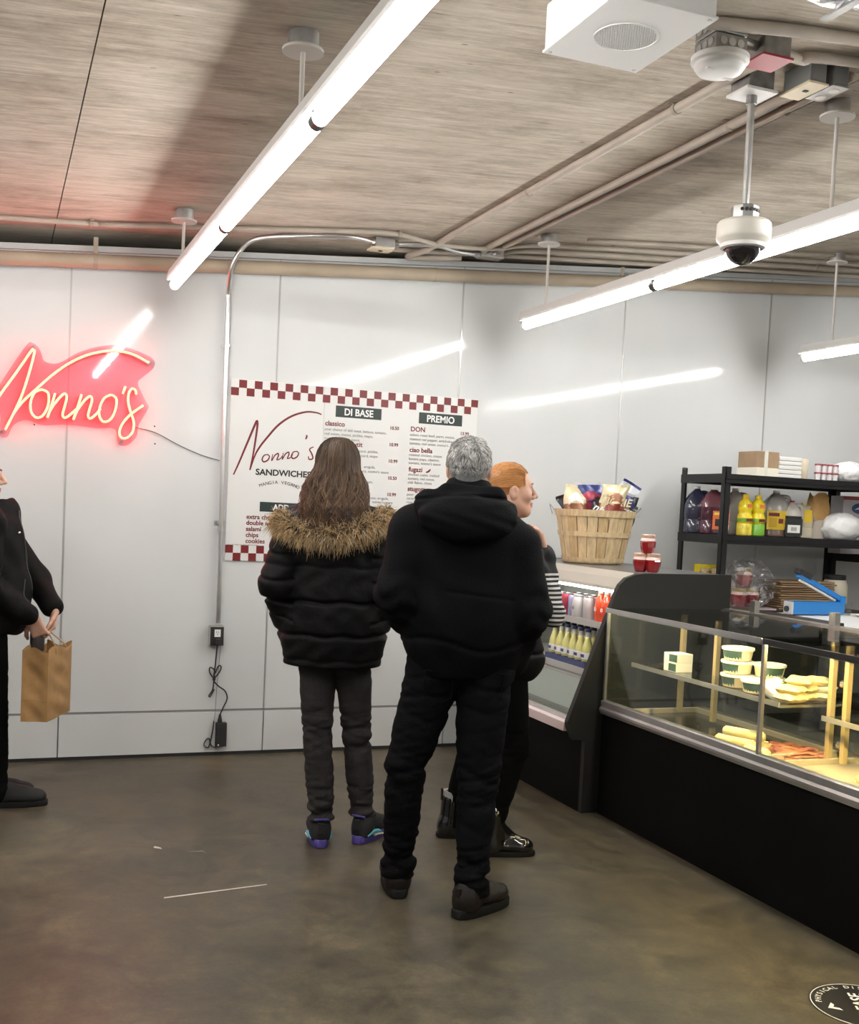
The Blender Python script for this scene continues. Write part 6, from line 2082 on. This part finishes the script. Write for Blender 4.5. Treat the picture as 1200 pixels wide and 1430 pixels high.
B += hand_prims(wr[0], (.5, .6, -.5), (-.6, .2, .3), -1, (.4, .5, .4)) + hand_prims((1.805, 3.80, .91), (-.15, .5, -.85), (1, .1, 0), 1, (.4, .5, .4))
sdf_mesh('body', B, .005, .02, SKIN, p, matfn=lips_fn(fr, .96))
tr = []
for i in range(2):
    tr += [cap((1.605, 3.755, .935), hips[i], .115, .112, (1, .95, 1)), cap(hips[i], knees[i], .112, .080), cap(knees[i], ank[i], .078, .066), cap(ank[i], (ank[i][0], ank[i][1], .075), .067, .067)]
tro = sdf_mesh('trousers', tr, .0055, .018, m_twill, p, leg_wrinkles([(.48, .12, .9), (.17, .10, 1.6), (.78, .10, .6)], .0048, 8), zmin=.070)
for sx, x in ((-1, 1.515), (1, 1.695)):
    P = [(x - .055, 3.640, .875), (x + .05, 3.640, .868), (x + .045, 3.643, .775), (x, 3.648, .755), (x - .05, 3.645, .78)]
    obj('back_pocket', MB().tube(P, .0025, 5, closed=True), m_twill, tro, smooth='all')
J = [cap((1.605, 3.745, 1.31), (1.61, 3.75, 1.08), .205, .212, (1.10, .78, 1)), cap((1.61, 3.75, 1.06), (1.612, 3.755, .99), .210, .206, (1.08, .80, 1)),
     cap((1.49, 3.745, 1.385), (1.700, 3.74, 1.355), .090, .090, (1, 1.05, 1)), cap((1.604, 3.742, 1.40), (1.602, 3.752, 1.505), .108, .094, (1, 1.02, 1), .03),
     cap((1.612, 3.755, .955), (1.612, 3.755, .935), .192, .186, (1.09, .80, 1), .012)]
for i in range(2):
    J += [cap(sh[i], el[i], .092, .084, k=.035), cap(el[i], wr[i], .082, .064, k=.03)]
J.append(('-', _v((1.61, 3.755, .70)), _v((.22, .19, .195)), None, .012))
J.append(cut((1.60, 3.775, 1.60), (.078, .085, .10), None, .012))
def jmod(X, Y, Z):
    d = .0030 * np.sin(2 * math.pi * (Z * 5 + X * 3 + .35 * np.sin(X * 17)))* np.exp(-((Z - 1.05) / .22) ** 2)
    d += .003 * np.sin(X * 24 + 2 * np.sin(Z * 16)) * np.sin(Z * 21)
    d += .008 * np.exp(-((Z - .972 + .02 * np.sin(X * 16)) / .010) ** 2)
    arm = (X < 1.42) | (X > 1.80)
    d += np.where(arm, .004 * np.sin(2 * math.pi * (Z * 13 + .5 * np.sin(Y * 23) + .3 * np.sin(X * 40))), 0) * np.exp(-((Z - 1.10) / .12) ** 2)
    d += .005 * np.exp(-((Z - 1.155 + .10 * (X - 1.60)) / .006) ** 2) * (Y < 3.74) * (np.abs(X - 1.64) < .12)
    return d
sdf_mesh('hooded_jacket', J, .006, .05, m_canvas, p, jmod)
Hd = [ell((1.585, 3.605, 1.425), (.178, .072, .085)), ell((1.590, 3.580, 1.395), (.125, .055, .065)), cap((1.44, 3.67, 1.465), (1.49, 3.83, 1.49), .046, .038), cap((1.725, 3.67, 1.440), (1.695, 3.83, 1.475), .044, .036),
      cap((1.455, 3.655, 1.475), (1.715, 3.650, 1.458), .042), cap((1.51, 3.66, 1.520), (1.685, 3.655, 1.512), .028, .028)]
hd = sdf_mesh('hood', Hd, .0055, .035, m_canvas, p, lambda X, Y, Z: .0035 * np.sin(X * 30 + 3 * np.sin(Z * 40)) * np.sin(Z * 45 + X * 12) + .007 * np.exp(-((Z - 1.502 + .5 * (X - 1.6) ** 2) / .006) ** 2))
# grey hair
m_greyhair = mat('grey_hair_mass', (.17, .17, .17), .6, var=.3, vscale=40, stretch=(4, 4, 1))
s_ = .95
hv = [ell(fr(0, -.018 * s_, .034 * s_), (.079 * s_, .098 * s_, .090 * s_), fr.R), cap(fr(0, -.050, -.02), fr(0, -.045, -.066), .052, .046)]
hv.append(cut(fr(0, .115, -.01), (.085, .085, .075), fr.R, .01))
hv += [cut(fr(sx * .090, .004, -.030), (.022, .034, .040), fr.R, .008) for sx in (-1, 1)]
sdf_mesh('hair_mass', hv, .005, .02, m_greyhair, p)
ng = 8000
u = RNG.normal(size=(ng * 3, 3))
u /= np.linalg.norm(u, axis=1)[:, None]
keep = (u[:, 2] > -.80) & ((u[:, 1] < .45) | (u[:, 2] > .45)) & ~((np.abs(u[:, 0]) > .8) & (u[:, 2] < -.15) & (u[:, 1] > -.1))
u = u[keep][:ng]
ng = len(u)
root = np.array([0, -.018, .034])[None] * s_ + u * np.array([.078, .097, .089])[None] * s_
low = (u[:, 2] < -.25)
root[:, 2] -= np.where(low, .012, 0)
sw = np.sin(u[:, 0] * 9 + 4 * u[:, 2]) * .5 + np.sin(u[:, 2] * 11 - 5 * u[:, 0]) * .4     # locks lying different ways
flow = np.stack([u[:, 0] * .8 + .7 * sw + RNG.normal(0, .12, ng), u[:, 1] * .5 - .1 + RNG.normal(0, .12, ng), -.85 + .8 * np.clip(u[:, 2], 0, 1) + .2 * sw + RNG.normal(0, .12, ng)], 1)
flow -= u * (flow * u).sum(1)[:, None] * .8
ln = RNG.uniform(.014, .030, ng) * (1 - .35 * low)
tt = np.linspace(0, 1, 4)
loc = root[:, None, :] + u[:, None, :] * (ln[:, None, None] * (.20 * tt - .06 * tt ** 2)[None, :, None]) + flow[:, None, :] * (ln[:, None, None] * (tt ** 1.2)[None, :, None] * .95)
hp = fr.c[None, None, :] + loc @ fr.R.T
rad = np.repeat((.0013 * (1 - .7 * tt))[None, :], ng, 0)
g = RNG.uniform(.22, .85, ng) * (1 + .25 * sw)
g = np.where(RNG.random(ng) < .15, .09, np.clip(g, .08, .95))
cols = np.repeat((g[:, None] * np.array([1.0, .98, .95]))[:, None, :], 4, 1)
strands('hair', hp, rad, cols, m_hairattr, p, True)['label'] = 'short tousled grey hair'
m_leather = mat('dark_brown_leather', (.014, .0095, .0075), .5, spec=.3, var=.3, vscale=25, bump=.2, bscale=70)
m_rub = mat('dark_rubber', (.012, .011, .010), .75, spec=.2)
for i, (hx, hy, tx, ty) in enumerate(((1.412, 3.755, 1.402, 4.035), (1.606, 3.560, 1.801, 3.735))):
    u_, sl, f2, L = shoe(p, (hx, hy, 0), (tx, ty, 0), .104, (m_leather, m_rub), .075, 'leather_shoe', .034)
    P = [f2(.046 * math.sin(a), .165 + .075 * math.cos(a), .071 - .012 * math.cos(a) - .022 * abs(math.sin(a)) ** 3) for a in np.linspace(-1.5, 1.5, 14)]
    snap_tube('moc_seam', [tuple(q) for q in P], .0026, m_rub, u_, u_)
    obj('heel_pull', MB().box(Vector(f2(0, .004, .085)), (.024, .010, .05), Matrix.Rotation(math.atan2(ty - hy, tx - hx) - math.pi / 2, 3, 'Z'), .003), m_leather, u_)

p.rotation_euler.z = -.28

# ======================================================================= person: red-haired woman in profile
p = thing('person', 'person with ginger hair tied back, in profile, behind the grey-haired one', 'person', (2.03, 4.30, 0), 'people waiting at the counter')
hips = [(2.03, 4.38, .84), (2.045, 4.24, .84)]
knees = [(1.985, 4.42, .46), (2.085, 4.205, .45)]
ank = [(1.918, 4.482, .11), (1.992, 4.203, .11)]
toes = [(2.07, 4.46, .03), (2.16, 4.17, .03)]
sh = [(2.01, 4.44, 1.345), (2.035, 4.145, 1.345)]
el = [(2.08, 4.50, 1.07), (2.195, 4.150, 1.03)]
wr = [(2.19, 4.40, 1.14), (2.160, 4.180, 1.285)]
fr = Frame((2.045, 4.30, 1.545), (.97, -.20, 0), .03)
B = body_prims((2.035, 4.31, .90), hips, knees, ank, toes, (2.03, 4.30, 1.24), sh, el, wr)
B += head_prims(fr, .97, (2.02, 4.30, 1.32))
B += hand_prims(wr[1], (-.25, .10, 1), (.9, -.3, .2), 1, (.35, .45, .35), .17) + hand_prims(wr[0], (.2, -.8, .4), (.9, .2, .3), -1, (.4, .5, .4), .17)
bd = sdf_mesh('body', B, .0045, .02, SKIN, p, matfn=lips_fn(fr, .97))
eyebrows(fr, mat('ginger_brow', (.13, .06, .03), .6), bd, .97)
sl = []
for i in range(2):
    sl += [cap(sh[i], el[i], .058, .052), cap(el[i], wr[i], .050, .042)]
def _stripe(nt, b):
    tc = nt.nodes.new('ShaderNodeTexCoord')
    sp = nt.nodes.new('ShaderNodeSeparateXYZ')
    nt.links.new(tc.outputs['Object'], sp.inputs[0])
    def m(op, a, v):
        n = nt.nodes.new('ShaderNodeMath')
        n.operation = op
        nt.links.new(a, n.inputs[0])
        n.inputs[1].default_value = v
        return n.outputs[0]
    fr_ = m('FRACT', m('MULTIPLY', sp.outputs['Z'], 1 / .019), 0)
    on = nt.nodes.new('ShaderNodeMath')
    on.operation = 'MULTIPLY'
    nt.links.new(m('LESS_THAN', fr_, .48), on.inputs[0])
    nt.links.new(m('LESS_THAN', sp.outputs['Z'], 1.212), on.inputs[1])
    c = _mix(nt, (.008, .008, .009), (.62, .61, .60), on.outputs[0])
    nt.links.new(c, b.inputs['Base Color'])
    b.inputs['Roughness'].default_value = .85
m_str = node_mat('striped_knit', _stripe)
sdf_mesh('striped_sleeves', sl, .005, .02, m_str, p, lambda X, Y, Z: .003 * np.sin(Z * 90 + X * 30))
V = [cap((2.035, 4.30, 1.26), (2.04, 4.305, 1.00), .150, .155, (.88, 1.08, 1)), cap((2.045, 4.305, 1.0), (2.05, 4.305, .84), .158, .165, (.95, 1.05, 1)), cap(sh[0], sh[1], .065), cap((2.02, 4.30, 1.34), (2.02, 4.30, 1.405), .075, .065),
     ell((2.120, 4.235, .835), (.085, .08, .085))]
V.append(('-', _v((2.05, 4.3, .55)), _v((.5, .5, .19)), None, .015))
sdf_mesh('puffer_vest', V, .006, .04, m_puff, p, lambda X, Y, Z: sum(.009 * np.exp(-((Z - q) / .008) ** 2) for q in (.86, .98, 1.10, 1.22)))
tr = []
for i in range(2):
    tr += [cap((2.035, 4.31, .88), hips[i], .09, .085), cap(hips[i], knees[i], .080, .058), cap(knees[i], tuple(_v(knees[i]) * .06 + _v(ank[i]) * .94), .057, .043)]
sdf_mesh('leggings', tr, .006, .016, m_knit, p, leg_wrinkles([(.47, .08, 1.0), (.2, .08, .8)], .002))
# ginger hair pulled back into a low knot
m_ging = mat('ginger_hair_mass', (.40, .18, .062), .5, var=.35, vscale=30, stretch=(1, 4, 4))
s_ = .97
hv = [ell(fr(0, -.020 * s_, .034 * s_), (.0785 * s_, .100 * s_, .092 * s_), fr.R), ell(fr(0, -.128, -.005), (.036, .030, .036), fr.R, .015), cap(fr(0, -.07, -.03), fr(0, -.075, -.058), .045, .036)]
hv.append(cut(fr(0, .122, -.020), (.090, .085, .092), fr.R, .012))
hv += [cut(fr(sx * .086, .004, -.028), (.020, .030, .040), fr.R, .008) for sx in (-1, 1)]
sdf_mesh('hair_mass', hv, .0045, .02, m_ging, p)
ng = 2200
a0 = RNG.uniform(-1.9, 1.9, ng)
st = RNG.uniform(.05, .55, ng)
tt = np.linspace(0, 1, 9)
hp = np.zeros((ng, 9, 3))
for j, t_ in enumerate(tt):
    th = (1 - t_) * (math.pi / 2 - .55 * st) + t_ * (-math.pi / 2 + .12)
    # from the hairline round the skull to the knot
    y = np.sin(th) * .103
    r = np.cos(th)
    x = np.sin(a0) * r * .082
    z = np.cos(a0) * r * .096
    hp[:, j] = np.stack([x, y - .020, z + .034 - .030 * t_ ** 2], 1) * s_
hp = hp + RNG.normal(0, .0012, (ng, 1, 3))
inface = (hp[:, :, 1] > .048) & (hp[:, :, 2] < .075)
hp[:, :, 1] = np.where(inface, np.minimum(hp[:, :, 1], .046), hp[:, :, 1])
ear = (np.abs(hp[:, :, 0]) > .06) & (hp[:, :, 2] < .012)
hp[:, :, 2] = np.where(ear, np.maximum(hp[:, :, 2], .012 + 0 * hp[:, :, 2]), hp[:, :, 2])
hp = fr.c[None, None] + hp @ fr.R.T
rad = np.full((ng, 9), .0011)
b_ = RNG.uniform(.6, 1.5, ng)[:, None]
cols = np.repeat((np.array([.46, .22, .078])[None] * b_)[:, None, :], 9, 1)
strands('hair', hp, rad, cols, m_hairattr, p, True)['label'] = 'smooth ginger hair pulled back'
m_pat = mat('black_patent', (.008, .008, .008), .12, coat=.8)
for i, (hx, hy, tx, ty) in enumerate(((1.862, 4.490, 2.095, 4.455), (1.935, 4.215, 2.168, 4.165))):
    u_, so_, f2, L = shoe(p, (hx, hy, 0), (tx, ty, 0), .088, (m_pat, m_rub), .150, 'ankle_boot', .022, 1.12)
    obj('pull_tab', MB().box(Vector(f2(0, .010, .192)), (.020, .006, .05), Matrix.Rotation(math.atan2(ty - hy, tx - hx) - math.pi / 2, 3, 'Z')), m_rub, u_)
    if i == 0:
      obj('sock_band', MB().cyl(tuple(f2(0, .058, .165)), tuple(f2(0, .062, .205)), .0475, n=18), mat('grey_sock', (.35, .35, .35), .9), u_, smooth=True)

# ======================================================================= person at the left edge with the paper bag
p = thing('person', 'person in a black high-collar jacket at the left edge holding a paper bag', 'person', (0.0, 5.40, 0), 'people waiting at the counter')
hips = [(-.05, 5.47, .84), (-.05, 5.33, .84)]
knees = [(-.02, 5.49, .46), (-.01, 5.33, .46)]
ank = [(-.02, 5.50, .10), (.015, 5.36, .10)]
toes = [(.17, 5.50, .03), (.21, 5.36, .03)]
sh = [(-.03, 5.555, 1.305), (-.05, 5.235, 1.305)]
el = [(.165, 5.575, 1.03), (-.055, 5.180, 1.02)]
wr = [(.250, 5.430, .895), (.150, 5.285, .875)]
fr = Frame((-.090, 5.395, 1.508), (1, -.10, 0), -.04)
B = body_prims((-.05, 5.40, .90), hips, knees, ank, toes, (-.05, 5.395, 1.21), sh, el, wr)
B += head_prims(fr, .98, (-.075, 5.395, 1.27))
B += hand_prims(wr[0], (-.10, -.22, -1), (.9, .15, 0), 1, (.75, .9, .6), .17) + hand_prims(wr[1], (.35, .15, -.75), (-.1, -.85, -.2), 1, (.45, .6, .5), .17)
bd = sdf_mesh('body', B, .0045, .02, SKIN, p, matfn=lips_fn(fr, .98))
eyebrows(fr, mat('dark_brow', (.03, .02, .015), .6), bd, .98)
tr = []
for i in range(2):
    tr += [cap((-.05, 5.40, .89), hips[i], .10, .095), cap(hips[i], knees[i], .097, .072), cap(knees[i], ank[i], .070, .056), cap(ank[i], (ank[i][0], ank[i][1], .07), .056, .058)]
sdf_mesh('trousers', tr, .006, .016, m_knit, p, leg_wrinkles([(.47, .08, 1.0), (.14, .08, 1.2)], .003))
J = [cap((-.04, 5.395, 1.22), (-.02, 5.40, 1.00), .160, .165, (.95, 1.08, 1)), cap((-.02, 5.40, 1.0), (-.02, 5.40, .90), .168, .170, (.98, 1.08, 1)), cap(sh[0], sh[1], .075)]
J += [cap((-.06, 5.40, 1.27), (-.045, 5.40, 1.300), .100, .098, (1.05, .95, 1)), cap((-.035, 5.40, 1.305), (-.022, 5.40, 1.330), .104, .108, (1.08, .85, 1), .02)]
for i in range(2):
    J += [cap(sh[i], el[i], .074, .066), cap(el[i], tuple(_v(el[i]) * .12 + _v(wr[i]) * .88), .063, .050)]
J.append(('-', _v((-.02, 5.4, .62)), _v((.24, .4, .195)), None, .012))
J.append(cut((-.045, 5.40, 1.43), (.098, .080, .095), None, .008))
def sm(X, Y, Z):
    return .0025 * np.sin(X * 27 + 2 * np.sin(Z * 17)) * np.sin(Z * 23 + Y * 13) + .002 * np.sin(2 * math.pi * (Z * 6 + X * 9 + Y * 4))
jk = sdf_mesh('softshell_jacket', J, .0055, .03, m_shell, p, sm)
P = [(.095, 5.36, 1.36), (.100, 5.345, 1.31), (.122, 5.34, 1.24), (.145, 5.34, 1.12), (.150, 5.34, .98)]
snap_tube('zipper', catmull(P, 5), .004, m_ink, jk, jk)
snap_tube('chest_mark', [(.10, 5.300, 1.262), (.10, 5.285, 1.260)], .004, m_wh, jk, jk)
snap_tube('pocket_seam', catmull([(.115, 5.29, 1.05), (.120, 5.27, .99), (.118, 5.26, .93)], 4), .003, m_ink, jk, jk)
obj('shirt_collar', MB().ball((.015, 5.37, 1.335), (.055, .05, .055), 16, 10), mat('patterned_shirt', (.45, .45, .44), .8, var=.4, vscale=60), p, smooth='all')
hv = [ell(fr(0, -.020, .034), (.080, .100, .093), fr.R), cap(fr(0, -.08, -.02), fr(0, -.09, -.13), .06, .05)]
hv.append(cut(fr(0, .118, -.025), (.090, .085, .095), fr.R, .012))
sdf_mesh('hair', hv, .005, .02, mat('dark_red_hair', (.055, .018, .018), .5, var=.4, vscale=30), p)
for i, (hx, hy, tx, ty) in enumerate(((-.075, 5.505, .185, 5.50), (-.035, 5.365, .235, 5.36))):
    u_, so_, f2, L = shoe(p, (hx, hy, 0), (tx, ty, 0), .090, (mat('black_mesh_shoe', (.012, .012, .012), .8), m_rub), .07, 'running_shoe', .026)
    obj('laces', MB().tube([tuple(f2(sx * .018, .10 + k * .018, .092 - k * .008)) for k in range(5) for sx in ((-1, 1) if k % 2 else (1, -1))], .0025, 6), m_rub, u_, smooth='all')
obj('ring', MB().lathe([(.0095, -.0015), (.0105, 0), (.0095, .0015)], (0, 0, 0), 16, cap=False), m_silver, p, world_coords=False, loc=Vector((.232, 5.395, .815)) - p.location)

p.location.x += .015
# paper bag in the hand
corner = Vector((.235, 5.205, .415))
uu, vv = Vector((.115, .262, 0)), Vector((-.110, .030, 0))
bag = thing('paper_bag', 'brown kraft paper carrier bag held by the person at the left edge', 'paper bag', (.24, 5.35, .415), None)
mb = MB()
def wall_sheet(a, b, bulge, seed):
    nrm = (b - a).cross(Vector((0, 0, 1))).normalized()
    def fn(u, v):
        q = a + (b - a) * u
        k = .006 * math.sin(9 * v + seed) * math.sin(math.pi * u) + .004 * math.sin(23 * v + 7 * u + seed) + bulge * math.sin(math.pi * u) * math.sin(math.pi * v)
        q = q + nrm * k * math.sin(math.pi * min(max(u, .0), 1.0))
        return (q.x, q.y, .415 + (.325 + .012 * math.sin(math.pi * u * 2 + seed) * (v > .99)) * v)
    return fn
c0, c1, c2, c3 = corner, corner + uu, corner + uu + vv, corner + vv
for n_, (a, b, bl) in enumerate(((c0, c1, .004), (c1, c2, -.018), (c2, c3, .004), (c3, c0, -.018))):
    mb.sheet(wall_sheet(a, b, bl, n_ * 1.7), 14, 20)
mb.add([c0, c1, c2, c3], [(0, 1, 2, 3)])
m_kraft = mat('kraft_carrier', (.36, .20, .075), .7, var=.14, vscale=14, bump=.35, bscale=18)
obj('bag_body', mb, m_kraft, bag, smooth=True)
obj('fold_crease', MB().tube([c3 + Vector((0, 0, .10)), c0 + Vector((-.001, -.001, .098)), c1 + Vector((0, 0, .105))], .0014, 5), m_kraft, bag)
mid = corner + uu * .5
for off in (Vector((0, 0, 0)), vv):
    a = corner + uu * .30 + off + Vector((0, 0, .325))
    b = corner + uu * .70 + off + Vector((0, 0, .325))
    topc = Vector((.232, 5.40, .815))
    P = [a - Vector((0, 0, .03)), a, topc * .6 + a * .4, topc + Vector((0, -.012, 0)), topc + Vector((0, .012, 0)), topc * .6 + b * .4, b, b - Vector((0, 0, .03))]
    obj('twine_handle', MB().tube(catmull(P, 5), .0032, 7), mat('paper_twine', (.44, .27, .12), .7), bag, smooth='all')
can(.190, 5.33, ('dark', (.06, .05, .05), (.3, .03, .03)), None, 'dark soda can held in the other hand above the paper bag', None, .715)
